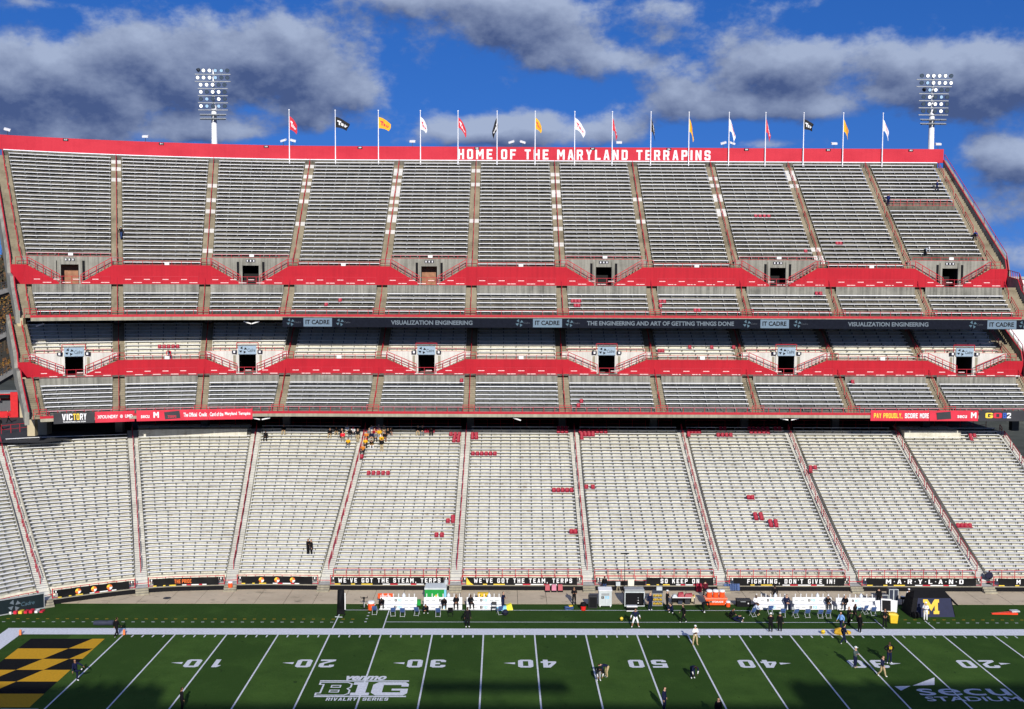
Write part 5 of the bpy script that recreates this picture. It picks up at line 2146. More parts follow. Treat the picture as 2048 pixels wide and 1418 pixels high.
def tree(x, y, z, h, r, cols, label, seed, bare=.0):
    R = random.Random(seed)
    T = thing('tree', label, 'tree', (x, y, z), 0, 'autumn trees beyond the stand')
    mb = MB()
    mb.taper((0, 0, 0), (.1, 0, h * .5), .25, .14, BARK, 7)
    tips = []
    for k in range(11):
        a = R.uniform(0, 6.28)
        z0 = h * R.uniform(.25, .55)
        p1 = Vector((math.cos(a) * r * R.uniform(.4, .8), math.sin(a) * r * R.uniform(.4, .8), h * R.uniform(.55, .95)))
        mb.taper((.05, 0, z0), p1, .09, .02, BARK, 5)
        tips.append(p1)
        for _ in range(3):
            p2 = p1 + Vector((R.uniform(-1, 1), R.uniform(-1, 1), R.uniform(.1, .8))) * r * .35
            mb.taper(p1 * .8 + Vector((0, 0, h * .1)), p2, .04, .01, BARK, 4)
            tips.append(p2)
    mb.build('trunk', T)
    mb = MB()
    for _ in range(int(900 * (1 - bare))):
        t = R.choice(tips)
        c = t + Vector((R.gauss(0, 1), R.gauss(0, 1), R.gauss(0, .8))) * r * .22
        s = R.uniform(.10, .24)
        u = Vector((R.uniform(-1, 1), R.uniform(-1, 1), R.uniform(-1, 1))).normalized()
        v = u.orthogonal().normalized()
        mb.poly([c + u * s, c + v * s * .7, c - u * s, c - v * s * .7], R.choice(cols))
    mb.build('crown', T)


LEAF = [plain('leaf_rust', (.20, .085, .025)), plain('leaf_brown', (.11, .06, .025)), plain('leaf_gold', (.30, .16, .03)), plain('leaf_dark', (.045, .04, .02))]
q = 0
for (px, pz, yy, h, r, sel, lb) in ((8, 640, 95, 9, 4.5, (0, 2, 1), 'rust and gold leaved tree glimpsed between the access stairs'), (34, 740, 88, 7, 3.5, (0, 1, 2), 'small rust leaved tree behind the kiosk roof'), (-20, 700, 100, 10, 5, (0, 1), 'brown leaved tree outside the end of the stand'),
                                   (15, 560, 130, 14, 6, (3, 1), 'dark nearly bare tree on the slope beyond the stand'), (-30, 545, 140, 15, 7, (3, 1), 'tall dark bare tree on the slope beyond the stand')):
    g_ = at_y(px, pz, yy)
    tree(g_[0], yy, max(PZ - 1, g_[2] - h * .6), h, r, [LEAF[k] for k in sel], lb, 40 + q, bare=.3 if 3 in sel else 0)
    q += 1
# crown mass on the hill skyline
mb = MB()
R = random.Random(5)
for k in range(5200):
    x = R.uniform(-300, -50) if k < 4200 else R.uniform(60, 260)
    t = R.random()
    y = 240 + 130 * t
    zz = prof_(x) * (.7 * min(1, t * 2.1) if t < .47 else .7 + .3 * (t - .47) / .53)
    c = Vector((x, y - 1, zz + R.uniform(0, 3.2)))
    s = R.uniform(.6, 1.9)
    u = Vector((R.uniform(-1, 1), R.uniform(-1, 1), R.uniform(-.3, 1))).normalized()
    v = u.orthogonal().normalized()
    mb.poly([c + u * s, c + v * s, c - u * s, c - v * s], LEAF[R.choice((1, 3, 3, 3))])
o = mb.build('far_woodland', None, 'stuff')
o['label'], o['category'] = 'dark leafless woodland on the far hill beyond the stand', 'woodland'

# pale building beyond the straight end of the stand
p_ = at_y(2022, 553, 150)
BW = thing('white_building', 'plain white building beyond the straight end of the stand', 'building', (p_[0], 150, 0))
mb = MB()
mb.box(0, 40, 0, 30, 0, p_[2] - .6, weathered('white_cladding', (.78, .79, .80), (.66, .67, .68), streak=.2, blotch=.2))
mb.build('wall', BW)
mb = MB()
mb.box(-.4, 40.4, -.4, 30.4, p_[2] - .598, p_[2], GREY)
mb.build('roof', BW)
for k in range(8):
    for r in range(3):
        mb = MB()
        mb.box(2 + k * 4.6, 4.4 + k * 4.6, -.06, .002, 6 + r * 7.5, 8.2 + r * 7.5, LAMP_OFF)
        mb.build('window', BW)

# ================================================================== team area equipment
TB_BLUE = plain('pale_blue_print', (.22, .55, .78), rough=.6)
CH_BLUE = plain('chair_blue', (.05, .10, .26), rough=.5)
GREENP = plain('green_plastic', (.012, .30, .05), rough=.5)
LGREY = plain('light_grey_plastic', (.52, .56, .57), rough=.45)
CLEAR = plain('frosted_bottle', (.72, .76, .82), rough=.3)
CASE = plain('dark_case', (.035, .042, .07), rough=.5)
DGREY = plain('dark_grey_plastic', (.03, .03, .035), rough=.6)


def gp(px, py):
    a = at_z(px, py)
    return (float(a[0]), float(a[1]), 0.0)


def team_bench(px0, px1, py, label, extra=True):
    a, b = gp(px0, py), gp(px1, py)
    w = b[0] - a[0]
    T = thing('team_bench', label, 'bench', (a[0], a[1], 0), 0, 'white team benches on the side line')
    mb = MB()
    mb.hexa([(0, 0, .04), (w, 0, .04), (w, .62, .04), (0, .62, .04), (0, .06, .47), (w, .06, .47), (w, .62, .47), (0, .62, .47)], WHITE)
    mb.build('seat_box', T)
    mb = MB()
    mb.hexa([(0, .52, .472), (w, .52, .472), (w, .66, .472), (0, .66, .472), (0, .60, 1.06), (w, .60, 1.06), (w, .70, 1.06), (0, .70, 1.06)], WHITE)
    mb.build('backrest', T)
    n = 7
    for k in range(n):
        mb = MB()
        x = w * (k + .5) / n
        if k in (4,):
            mb.lathe([(.07, 0), (.17, .05), (.17, .22), (.06, .34), (.06, .42)], CLEAR, 10, (x, .66, 1.062))
            mb.build('water_jug', T)
        else:
            mb.lathe([(.045, 0), (.045, .28), (.06, .30), (.04, .34)], WHITE, 8, (x, .66, 1.062))
            mb.build('warmer_post', T)
    # printed logos: black B, pale blue numerals, small grey words
    for z, y, s in ((.66, .515, .26), (.12, .0, .28)):
        yy = y + (.03 if z > .4 else .015)
        sl = (.08 / .588) if z > .4 else (.06 / .43)
        up = Vector((0, sl, 1)).normalized()
        org = Vector((w * .5 - .38, yy - .012, z))
        block_text('logo_letter', 'B', org, UX, up, s * .85, s, BLACK, T)
        block_text('logo_letter', '10', org + Vector((s * .95, 0, 0)), UX, up, s * 1.6, s, TB_BLUE, T)
        mb = MB()
        for fx in (.10, .25, .72, .87):
            o_ = Vector((w * fx - .2, yy - .012, z + .06))
            mb.poly([o_, o_ + Vector((.38, 0, 0)), o_ + Vector((.38, 0, 0)) + up * .08, o_ + up * .08], GREY)
        mb.build('logo_words', T)
    return T


team_bench(759, 833, 1220, 'white team bench under the red signboard, beside the orange cooler')
team_bench(847, 924, 1220, 'white team bench before the green cabinet')
team_bench(933, 1003, 1220, 'white team bench before the yellow crate')
team_bench(1511, 1577, 1220, 'white team bench nearest the black trunk and white hooded person')
team_bench(1588, 1666, 1220, 'white team bench between two other benches, dark bag at its end')
team_bench(1675, 1754, 1221, 'white team bench beside the stacked dark cases')


def chair_label(px):
    if px < 760:
        return 'blue folding chair beside the orange cooler'
    if px < 840:
        return 'blue folding chair before the bench under the red signboard'
    for lim, w_ in ((900, 'bench with the green cabinet behind'), (1010, 'duffel bag and dark medicine ball'), (1520, 'bench, with a white topped person on it'), (1580, 'bench nearest the black trunk'), (1670, 'middle bench of its row of three'), (9999, 'bench beside the stacked dark cases')):
        if px < lim:
            return 'blue folding chair before the ' + w_


def fold_chair(px, py, rz=0.0, m=CH_BLUE, label=None, proto=[None]):
    p = gp(px, py)
    if m is CH_BLUE and proto[0] is not None:
        T = copy_tree(proto[0])
        T.location, T.rotation_euler = p, (0, 0, rz)
        T['label'] = chair_label(px)
        return T
    T = thing('folding_chair', label or chair_label(px), 'chair', p, rz, 'folding chairs facing the benches')
    # the chair faces +y (towards the benches), so its back is seen
    mb = MB()
    mb.hexa([(-.22, -.02, .42), (.22, -.02, .42), (.22, .38, .44), (-.22, .38, .44), (-.22, -.02, .45), (.22, -.02, .45), (.22, .38, .47), (-.22, .38, .47)], m)
    mb.build('seat', T)
    mb = MB()
    mb.hexa([(-.22, -.10, .58), (.22, -.10, .58), (.22, -.075, .58), (-.22, -.075, .58), (-.22, -.17, .86), (.22, -.17, .86), (.22, -.145, .86), (-.22, -.145, .86)], m)
    mb.build('backrest', T)
    lg = STEEL if m is CH_BLUE else BLACK
    for s in (-1, 1):
        mb = MB()
        mb.bar((s * .23, -.17, .86), (s * .23, .36, .0), .035, lg)
        mb.build('leg', T)
        mb = MB()
        mb.bar((s * .21, .34, .44), (s * .21, -.18, .0), .035, lg)
        mb.build('leg', T)
    mb = MB()
    mb.bar((-.21, -.16, .05), (.21, -.16, .05), .03, lg)
    mb.build('stretcher', T)
    if m is CH_BLUE:
        proto[0] = T
    return T


for px, py, rz in ((749, 1229, 0), (786, 1232, .2), (805, 1233, 0), (833, 1231, -.2), (876, 1233, 0), (1001, 1229, .3), (1541, 1228, .1), (1566, 1234, -.1), (1592, 1235, .3), (1615, 1235, 0), (1641, 1236, 0), (1657, 1236, 0), (1731, 1228, .4), (1747, 1231, 0)):
    fold_chair(px, py, rz)
fold_chair(901, 1232, 0, BLACK, 'black folding chair standing apart from the blue chairs')
fold_chair(988, 1222, 3.1, DGREY, 'dark grey folding chair close against the team bench')
for k in range(6):
    p = at_y(1452 + k * 4.6, 1186, 13.9)
    mb = MB()
    mb.box(-.2, .2, -.04, .0, .05, .75, CH_BLUE)
    mb.box(-.2, .2, -.09, -.045, .1, .5, CH_BLUE)
    o = mb.build('folded_chair', None, loc=(float(p[0]), 13.85, .012))
    o.rotation_euler = (-.15, 0, 0)
    tag(o, 'blue chair folded flat and leaned on the black field wall', 'chair', 'folded chairs against the wall')


def lathe_thing(name, label, cat, px, py, parts, group=None, base=0.0):
    T = thing(name, label, cat, (gp(px, py)[0], gp(px, py)[1], base), 0, group)
    for nm, prof, m in parts:
        mb = MB()
        mb.lathe(prof, m, 16)
        mb.build(nm, T, smooth=False)
    return T


def cooler(px, py, label, s=1.0, z=0.0, group=None, yx=None):
    T = lathe_thing('drinks_cooler', label, 'cooler', px, py, [('barrel', [(.27 * s, .0), (.30 * s, .05 * s), (.31 * s, .62 * s)], ORANGE), ('lid', [(.325 * s, .622 * s), (.325 * s, .74 * s), (.25 * s, .82 * s), (.08 * s, .84 * s)], WHITE), ('tap', [(.03, .1 * s), (.03, .16 * s)], WHITE)], group)
    if yx is not None:
        T.location = (yx[0], yx[1], z)
    mb = MB()
    for sgn in (-1, 1):
        mb.bar((sgn * .3 * s, 0, .45 * s), (sgn * .38 * s, 0, .5 * s), .06 * s, WHITE)
    mb.build('handles', T)
    return T


cooler(742.5, 1219.5, 'orange drinks cooler with white lid beside the end of the team bench', 1.05)

# exercise bike
p = gp(728, 1216)
T = thing('exercise_bike', 'black exercise bike with silver flywheel on the turf edge', 'exercise bike', p, .2)
mb = MB()
mb.box(-.3, .3, -.5, -.42, 0, .07, BLACK)
mb.box(-.3, .3, .42, .5, 0, .07, BLACK)
mb.bar((0, -.45, .08), (0, .45, .08), .1, BLACK)
mb.bar((0, .1, .08), (0, .28, .85), .1, BLACK)
mb.bar((0, -.1, .08), (0, -.3, 1.0), .1, BLACK)
mb.build('frame', T)
mb = MB()
mb.lathe([(.28, -.04), (.3, 0), (.28, .04)], GREY, 18)
fw = mb.build('flywheel', T, loc=(0, -.2, .38))
fw.rotation_euler = (0, math.pi / 2, 0)
mb = MB()
mb.hexa([(-.1, .15, .86), (.1, .15, .86), (.13, .42, .88), (-.13, .42, .88), (-.08, .15, .93), (.08, .15, .93), (.12, .42, .96), (-.12, .42, .96)], BLACK)
mb.build('saddle', T)
mb = MB()
mb.bar((-.3, -.45, 1.12), (.3, -.45, 1.12), .05, BLACK)
mb.bar((-.3, -.45, 1.12), (-.32, -.2, 1.2), .05, BLACK)
mb.bar((.3, -.45, 1.12), (.32, -.2, 1.2), .05, BLACK)
mb.bar((0, -.3, 1.0), (0, -.45, 1.12), .06, BLACK)
mb.build('handlebar', T)

# kicking net: tall black frame with sagging pocket
p = gp(681, 1231)
T = thing('kicking_net', 'tall black kicking practice net with sagging pocket on a white-backed frame', 'kicking net', p, -.15)
mb = MB()
for s in (-1, 1):
    mb.bar((s * .65, .1, 0), (s * .55, .25, 2.35), .09, BLACK)
    mb.bar((s * .65, -.7, .04), (s * .65, .6, .04), .09, BLACK)
mb.bar((-.55, .25, 2.35), (.55, .25, 2.35), .1, BLACK)
mb.bar((-.65, -.7, .04), (.65, -.7, .04), .07, LGREY)
mb.build('frame', T)
mb = MB()
nx, nz = 8, 12
for r in range(nz + 1):
    t = r / nz
    for k in range(nx + 1):
        s = -1 + 2 * k / nx
        bag = .75 * math.sin(math.pi * min(1, (1 - t) * 1.15 + .05)) * (1 - s * s)
        mb.v.append((s * (.63 - .1 * t), .15 + .1 * t - bag * .7, .12 + 2.2 * t))
for r in range(nz):
    for k in range(nx):
        q = r * (nx + 1) + k
        mb.f.append((q, q + 1, q + nx + 2, q + nx + 1))
        mb.mi.append(mb.slot(BLACK))
mb.build('net', T, smooth=True)
mb = MB()
mb.box(.60, .78, .3, .36, .5, 2.1, WHITE)
mb.build('side_pad', T)
T.scale = (.55, .8, 1.0)

# red sign, green cabinet, yellow crate behind the benches
def boxes(name, label, cat, px, py, parts, rz=0.0, group=None, yfix=None):
    p = gp(px, py)
    if yfix is not None:
        q = at_y(px, py, yfix)
        p = (float(q[0]), yfix, 0.0)
    T = thing(name, label, cat, p, rz, group)
    for nm, bl in parts:
        mb = MB()
        for b_ in bl:
            mb.box(*b_)
        mb.build(nm, T)
    return T


T = boxes('signboard', 'red signboard with white lettering behind the first team bench', 'sign', 771, 1206, [('panel', [(-.75, .75, 0, .06, .45, .95, ORANGE)]), ('post', [(-.6, -.55, .02, .05, 0, .449, BLACK), (.55, .6, .02, .05, 0, .449, BLACK)])])
font_text('sign_text', 'Gatorade', (-.5, -.012, .6), UX, UZ, 1.0, .22, WHITE, T, bold=.02)
T = boxes('green_cabinet', 'big green cabinet with sloping white lid behind the team bench', 'cabinet', 871, 1204, [('body', [(-1.05, 1.05, 0, 1.0, .05, 1.25, GREENP)]), ('side_strip', [(.85, 1.06, -.03, -.002, .05, 1.25, TB_BLUE)])])
mb = MB()
mb.hexa([(-1.1, -.06, 1.252), (1.1, -.06, 1.252), (1.1, 1.06, 1.252), (-1.1, 1.06, 1.252), (-1.08, -.04, 1.42), (1.08, -.04, 1.42), (1.0, 1.0, 1.62), (-1.0, 1.0, 1.62)], LGREY)
mb.build('lid', T)
mb = MB()
mb.lathe([(.16, 0), (.18, .1), (.18, .45), (.1, .5)], LGREY, 10, (1.0, .9, 1.5))
mb.build('lid_canister', T)
mb = MB()
mb.box(-.15, .3, -.03, -.004, .35, .62, WHITE)
mb.box(.0, .14, -.045, -.031, .55, .75, YELLOW)
mb.build('print', T)
boxes('yellow_crate', 'yellow storage crate behind the team bench', 'crate', 966, 1207, [('body', [(-.5, .5, 0, .5, 0, .92, YELLOW)]), ('lid', [(-.53, .53, -.03, .53, .922, 1.0, YELLOW)]), ('latch', [(-.3, -.22, -.05, -.031, .78, .9, BLACK), (.22, .3, -.05, -.031, .78, .9, BLACK)])])
boxes('green_bin', 'small green bin between the first two team benches', 'bin', 837, 1211, [('body', [(-.2, .2, 0, .4, 0, .45, GREENP)]), ('rim', [(-.22, .22, -.02, .42, .452, .5, GREENP)])])

# three red padded stools against the wall
for k, px in enumerate((1095, 1108, 1120.5)):
    p = at_y(px, 1186, 13.5)
    T = thing('padded_seat', ('faded pink padded seat between two red ones at the black wall' if k == 1 else 'red padded seat at the black wall, next to a faded pink one'), 'seat', (float(p[0]), 13.55, .012), 0, 'padded seats at the wall')
    mb = MB()
    mb.box(-.27, .27, -.2, .25, 0, .16, BLACK)
    mb.build('base', T)
    mb = MB()
    m_ = plain('faded_pink', (.55, .20, .28)) if k == 1 else RED_SEAT
    mb.hexa([(-.24, -.18, .162), (.24, -.18, .162), (.24, .1, .162), (-.24, .1, .162), (-.22, .02, .72), (.22, .02, .72), (.22, .2, .72), (-.22, .2, .72)], m_)
    mb.build('pad', T)

# red bucket, dark crate
T = lathe_thing('bucket', 'red bucket with black cover on the turf', 'bucket', 1166.5, 1220, [('body', [(.22, 0), (.27, .42)], plain('bright_red_plastic', (.75, .02, .02), rough=.4)), ('cover', [(.29, .422), (.30, .6), (.26, .72)], BLACK)])
T = boxes('speaker_cabinet', 'dark loudspeaker cabinet standing between red bucket and grey cabinet', 'speaker', 1186, 1217, [('body', [(-.42, .42, 0, .6, .03, 1.2, DGREY)]), ('grille', [(-.36, .36, -.03, -.002, .1, 1.1, BLACK)]), ('foot', [(-.4, .4, .02, .58, 0, .028, BLACK)])])
boxes('sports_bag', 'blue and yellow sports bag dropped on the turf', 'bag', 1140, 1219, [('body', [(-.45, .35, 0, .35, 0, .26, CH_BLUE)]), ('top', [(-.05, .3, .03, .3, .262, .36, YELLOW)]), ('strap', [(-.4, .3, -.02, -.001, .1, .16, BLACK)])], .3)

# grey wheeled cabinet
T = boxes('grey_cabinet', 'light grey wheeled cabinet with black and blue logo', 'cabinet', 1210.5, 1215, [('body', [(-.62, .62, 0, .8, .16, 1.62, LGREY)]), ('vent', [(-.38, .38, -.02, -.002, 1.18, 1.4, GREY)]), ('door_line', [(-.012, .012, -.012, -.002, .2, .8, GREY)])])
mb = MB()
mb.hexa([(-.66, -.06, 1.622), (.66, -.06, 1.622), (.66, .84, 1.622), (-.66, .84, 1.622), (-.66, -.06, 1.7), (.66, -.06, 1.7), (.66, .84, 1.82), (-.66, .84, 1.82)], WHITE)
mb.build('lid', T)
for sx in (-.5, .5):
    for sy in (.1, .7):
        mb = MB()
        mb.lathe([(.14, -.04), (.14, .04)], WHITE, 12)
        w_ = mb.build('wheel', T, loc=(sx, sy, .14))
        w_.rotation_euler = (0, math.pi / 2, 0)
block_text('logo_letter', 'B', (-.38, -.012, .86), UX, UZ, .24, .26, BLACK, T)
block_text('logo_letter', '10', (-.1, -.012, .86), UX, UZ, .46, .26, TB_BLUE, T)

# black open road case with white case before it
T = boxes('road_case', 'black open road case with aluminium edges', 'case', 1269, 1213, [('shell', [(-.95, .95, .35, 1.1, .05, 1.5, BLACK), (-.95, .95, 0, .35, .05, .12, BLACK), (-.95, -.88, 0, .35, .121, 1.5, BLACK), (.88, .95, 0, .35, .121, 1.5, BLACK)]),
    ('edge_trim', [(-.98, .98, -.03, -.001, 1.36, 1.5, LGREY), (-.98, -.9, -.03, -.001, .1, 1.358, LGREY), (.9, .98, -.03, -.001, .1, 1.358, LGREY), (-.98, .98, -.03, -.001, .02, .098, LGREY)]), ('rack', [(.35, .42, .25, .34, .5, .56, WHITE), (.35, .42, .25, .34, .75, .8, LGREY), (.34, .44, .25, .34, .22, .32, WHITE)]), ('lid', [(-.95, .95, .1, 1.1, 1.502, 1.66, GREY)])])
boxes('white_case', 'low white and black case before the open road case', 'case', 1264, 1223, [('shell', [(-.5, .5, 0, .4, .05, .42, BLACK)]), ('lid', [(-.52, .52, -.02, .42, .422, .52, WHITE)]), ('edge_trim', [(-.52, .52, -.03, -.001, .02, .1, WHITE)])])
# rack of yellow helmets
T = boxes('helmet_rack', 'wheeled rack holding nine yellow and navy helmets', 'rack', 1315, 1214, [('frame', [(-.5, -.46, 0, .4, .1, 1.35, GREY), (.46, .5, 0, .4, .1, 1.35, GREY)] + [(-.459, .459, 0, .4, z, z + .03, GREY) for z in (.1, .5, .9, 1.3)]), ('top_box', [(-.5, .5, 0, .4, 1.352, 1.6, CASE)]), ('sheet', [(-.1, .45, .1, .4, 1.602, 1.95, LGREY)])])
for r in range(3):
    for c in range(3):
        mb = MB()
        mb.ball((-.3 + c * .3, .12, .29 + r * .4), .13, YELLOW, 10)
        mb.box(-.32 + c * .3, -.28 + c * .3, -.03, .0, .2 + r * .4, .4 + r * .4, NAVY)
        mb.build('helmet', T)
# treatment table heaped with red bags
T = boxes('treatment_table', 'long black treatment table heaped with red bags and towels', 'table', 1367, 1212, [('top', [(-1.1, 1.1, 0, .7, .78, .85, WHITE)]), ('shelf', [(-1.1, 1.1, .02, .68, .1, .14, C_PIER)]), ('back_panel', [(-1.05, 1.05, .6, .66, .16, .77, BLACK)])] + [('leg', [(x, x + .06, y, y + .06, 0, .779, BLACK)]) for x in (-1.08, 1.02) for y in (.03, .6)] + [('shelf_box', [(.15, .65, .1, .5, .142, .6, DGREY)]), ('shelf_bag', [(-.5, -.1, .1, .5, .142, .45, CASE)]), ('board', [(.75, 1.0, -.05, -.01, .45, .95, C_PIER)])])
for k, (x0, x1, h, m_) in enumerate(((-.55, .1, .42, RED_SEAT), (.12, .95, .3, RED_SEAT), (-1.05, -.6, .22, LGREY), (.96, 1.1, .2, YELLOW))):
    mb = MB()
    mb.hexa([(x0, .05, .852), (x1, .05, .852), (x1, .6, .852), (x0, .6, .852), (x0 + .1, .15, .85 + h), (x1 - .08, .15, .85 + h * .8), (x1 - .08, .5, .85 + h), (x0 + .1, .5, .85 + h * .9)], m_)
    o = mb.build('kit_bag', None, loc=tuple(T.location))
    tag(o, ('red kit bag, taller one heaped on the treatment table', 'long red kit bag lying on the treatment table', 'grey folded towels on the end of the treatment table', 'small yellow pouch on the end of the treatment table')[k], 'bag')
boxes('red_case', 'upright maroon case leaned on the black wall', 'case', 1398, 1186, [('body', [(-.28, .28, 0, .3, 0, .85, plain('maroon', (.30, .02, .05)))]), ('front', [(-.22, .22, -.03, -.002, .05, .8, RED_SEAT)])], yfix=13.5)

# orange drinks cart with coolers
p = gp(1432, 1213)
T = thing('drinks_cart', 'orange lettered drinks cart loaded with orange coolers', 'drinks cart', p)
mb = MB()
mb.hexa([(-.85, 0, .14), (.85, 0, .14), (.85, .8, .14), (-.85, .8, .14), (-1.05, -.1, .75), (1.05, -.1, .75), (1.05, .9, .75), (-1.05, .9, .75)], ORANGE)
mb.build('tub', T)
mb = MB()
mb.box(-1.1, 1.1, -.14, .94, .752, .84, plain('pale_orange', (.85, .30, .18)))
mb.build('rim', T)
for sx in (-.7, .7):
    for sy in (.1, .7):
        mb = MB()
        mb.lathe([(.1, -.04), (.1, .04)], BLACK, 12)
        w_ = mb.build('wheel', T, loc=(sx, sy, .1))
        w_.rotation_euler = (0, math.pi / 2, 0)
font_text('cart_lettering', 'GATORADE', (-.68, -.10, .40), UX, (0, -.16, .98), 1.36, .2, WHITE, T, bold=.04)
for k, dx in enumerate((-.62, 0, .62)):
    cooler(1432, 1213, 'orange cooler with white lid on the drinks cart', .9, .84, 'coolers on the drinks cart', (p[0] + dx, p[1] + .3))
cooler(1456, 1213.5, 'small orange cooler standing on the turf beside the drinks cart', .7)
boxes('black_trunk', 'low black trunk on the turf beside the team bench', 'trunk', 1489, 1214, [('body', [(-.75, .6, 0, .6, .02, .58, BLACK)]), ('lid', [(-.77, .62, -.02, .62, .582, .72, DGREY)]), ('latch', [(.3, .42, -.04, -.021, .3, .42, WHITE), (-.4, .1, -.04, -.021, .5, .56, GREY)])])
for px, py, lb in ((1586, 1220, 'dark backpack leaned between two team benches'), (1671, 1219, 'dark backpack lying at the end of the team bench')):
    p = gp(px, py)
    T = thing('backpack', lb, 'backpack', p, .2)
    mb = MB()
    mb.hexa([(-.24, 0, 0), (.24, 0, 0), (.24, .3, 0), (-.24, .3, 0), (-.18, .1, .55), (.18, .1, .55), (.18, .32, .55), (-.18, .32, .55)], CASE)
    mb.build('body', T)
    mb = MB()
    mb.hexa([(-.15, -.08, .06), (.15, -.08, .06), (.15, -.002, .06), (-.15, -.002, .06), (-.13, .0, .3), (.13, .0, .3), (.13, .06, .3), (-.13, .06, .3)], GREY)
    mb.build('pocket', T)
# stacked dark cases, monitors, yellow bin
for k, (dx, w_, h, lb) in enumerate(((0, .62, 1.0, 'shorter dark blue flight case with silver edges beside the taller pair'), (.72, .42, 1.55, 'tall dark blue flight case with silver edges, next to the shorter case'), (1.18, .42, 1.55, 'tall dark blue flight case with silver edges, outer one'))):
    p = gp(1763, 1210)
    T = thing('flight_case', lb, 'case', (p[0] + dx, p[1], 0), 0, 'flight cases by the bench end')
    mb = MB()
    mb.box(0, w_, 0, .8, .08, h, CASE)
    mb.build('shell', T)
    mb = MB()
    for (x0, x1, z0, z1) in ((-.02, .03, .06, h + .02), (w_ - .03, w_ + .02, .06, h + .02)):
        mb.box(x0, x1, -.03, -.002, z0, z1, LGREY)
    mb.box(.031, w_ - .031, -.03, -.002, h - .04, h + .02, LGREY)
    mb.box(.031, w_ - .031, -.03, -.002, .06, .1, LGREY)
    mb.build('edge_trim', T)
for k, (px, py, rz, sc, lb) in enumerate(((1760, 1222, .25, 1.0, 'white framed screen board leaning beside the flight cases'), (1773, 1224, -.2, 1.25, 'larger white framed screen board with dark face'), (1784, 1224, -.5, 1.15, 'white board leaning behind the yellow bin'))):
    p = gp(px, py)
    T = thing('screen_board', lb, 'board', p, rz)
    mb = MB()
    mb.hexa([(-.38 * sc, 0, .02), (.38 * sc, 0, .02), (.38 * sc, .06, .02), (-.38 * sc, .06, .02), (-.38 * sc, .3, .95 * sc), (.38 * sc, .3, .95 * sc), (.38 * sc, .36, .95 * sc), (-.38 * sc, .36, .95 * sc)], WHITE)
    mb.build('panel', T)
    if k == 1:
        mb = MB()
        mb.poly([(-.32 * sc, .015, .1), (.32 * sc, .015, .1), (.32 * sc, .26, .85 * sc), (-.32 * sc, .26, .85 * sc)], BLACK)
        mb.build('screen', T)
T = boxes('yellow_bin', 'bright yellow square bin on the turf', 'bin', 1787, 1246, [], -.15)
mb = MB()
mb.hexa([(-.3, -.25, .05), (.3, -.25, .05), (.3, .25, .05), (-.3, .25, .05), (-.36, -.3, .8), (.36, -.3, .8), (.36, .3, .8), (-.36, .3, .8)], YELLOW)
mb.build('tub', T)
mb = MB()
mb.hexa([(-.42, -.33, .802), (.4, -.33, .802), (.4, .33, .802), (-.42, .33, .802), (-.75, -.28, .98), (.1, -.28, .98), (.1, .3, .98), (-.75, .3, .98)], YELLOW)
mb.build('lid', T)
lathe_thing('drum_stand', 'small black drum on a thin stand beside the tent', 'drum', 1805, 1210, [('stand', [(.25, 0), (.05, .05), (.03, .6)], BLACK), ('drum', [(.22, .6), (.24, .65), (.24, .82), (.2, .85)], BLACK), ('skin', [(.2, .852), (.2, .87)], WHITE)])
# medical tent with big gold M
p = gp(1860, 1234)
T = thing('medical_tent', 'black medical tent with big gold letter M on its navy front', 'tent', (p[0], p[1], 0))
NV = plain('tent_navy', (.018, .022, .06), rough=.7)
mb = MB()
w0, w1, d, h, hr = -1.75, 2.2, 2.3, 1.75, 2.35
mb.poly([(-1.35, -.02, 0), (2.35, -.02, 0), (2.0, .25, h), (-1.1, .25, h)], NV)
mb.build('front_sheet', T)
mb = MB()
A = [(-1.9, -.1, 0), (2.4, 0, 0), (2.4, d, 0), (-1.9, d, 0)]
B = [(-1.55, .24, h), (2.05, .24, h), (2.05, d - .3, h), (-1.55, d - .3, h)]
mb.poly([A[3], A[0], B[0], B[3]], BLACK)
mb.poly([A[1], A[2], B[2], B[1]], BLACK)
mb.poly([A[2], A[3], B[3], B[2]], BLACK)
mb.poly([A[0], (-1.35, -.03, 0), (-1.1, .24, h), B[0]], BLACK)
mb.build('side_sheet', T)
mb = MB()
C_ = [(-1.2, .9, hr), (1.6, .9, hr)]
mb.poly([B[0], B[1], C_[1], C_[0]], BLACK)
mb.poly([B[2], B[3], C_[0], C_[1]], BLACK)
mb.poly([B[1], B[2], C_[1]], BLACK)
mb.poly([B[3], B[0], C_[0]], BLACK)
mb.hexa([(2.06, .4, h - .1), (2.1, .4, h), (3.0, .8, .9), (2.95, .8, .8), (2.06, 1.8, h - .1), (2.1, 1.8, h), (3.0, 1.6, .9), (2.95, 1.6, .8)], BLACK)
mb.build('roof', T)
for sx in (-1.6, -1.3):
    mb = MB()
    mb.lathe([(.3, -.05), (.33, 0), (.3, .05)], BLACK, 14)
    w_ = mb.build('wheel', T, loc=(sx - .1, -.45, .33))
    w_.rotation_euler = (0, math.pi / 2, .3)
mb = MB()
mw, mh = 1.5, 1.35
k_ = (.25 + .02) / h
PM = lambda x, z: (-.62 + x * mw, -.02 + (.28 + z * mh) * .27 / h - .015, .28 + z * mh)
for q in ([(0, 0), (.34, 0), (.34, .2), (.27, .2), (.27, .55), (.0, .2)], [(0, .2), (.07, .2), (.07, .2)], ):
    pass
mfull = [(0, 0), (.36, 0), (.36, .22), (.28, .22), (.28, .58), (.5, .2), (.72, .58), (.72, .22), (.64, .22), (.64, 0), (1, 0), (1, .22), (.92, .22), (.92, .78), (1, .78), (1, 1), (.72, 1), (.5, .62), (.28, 1), (0, 1), (0, .78), (.08, .78), (.08, .22), (0, .22)]
mb.poly([PM(x, z) for x, z in mfull], plain('maize_print', (.85, .55, .06), rough=.6))
mb.build('letter_m', T)
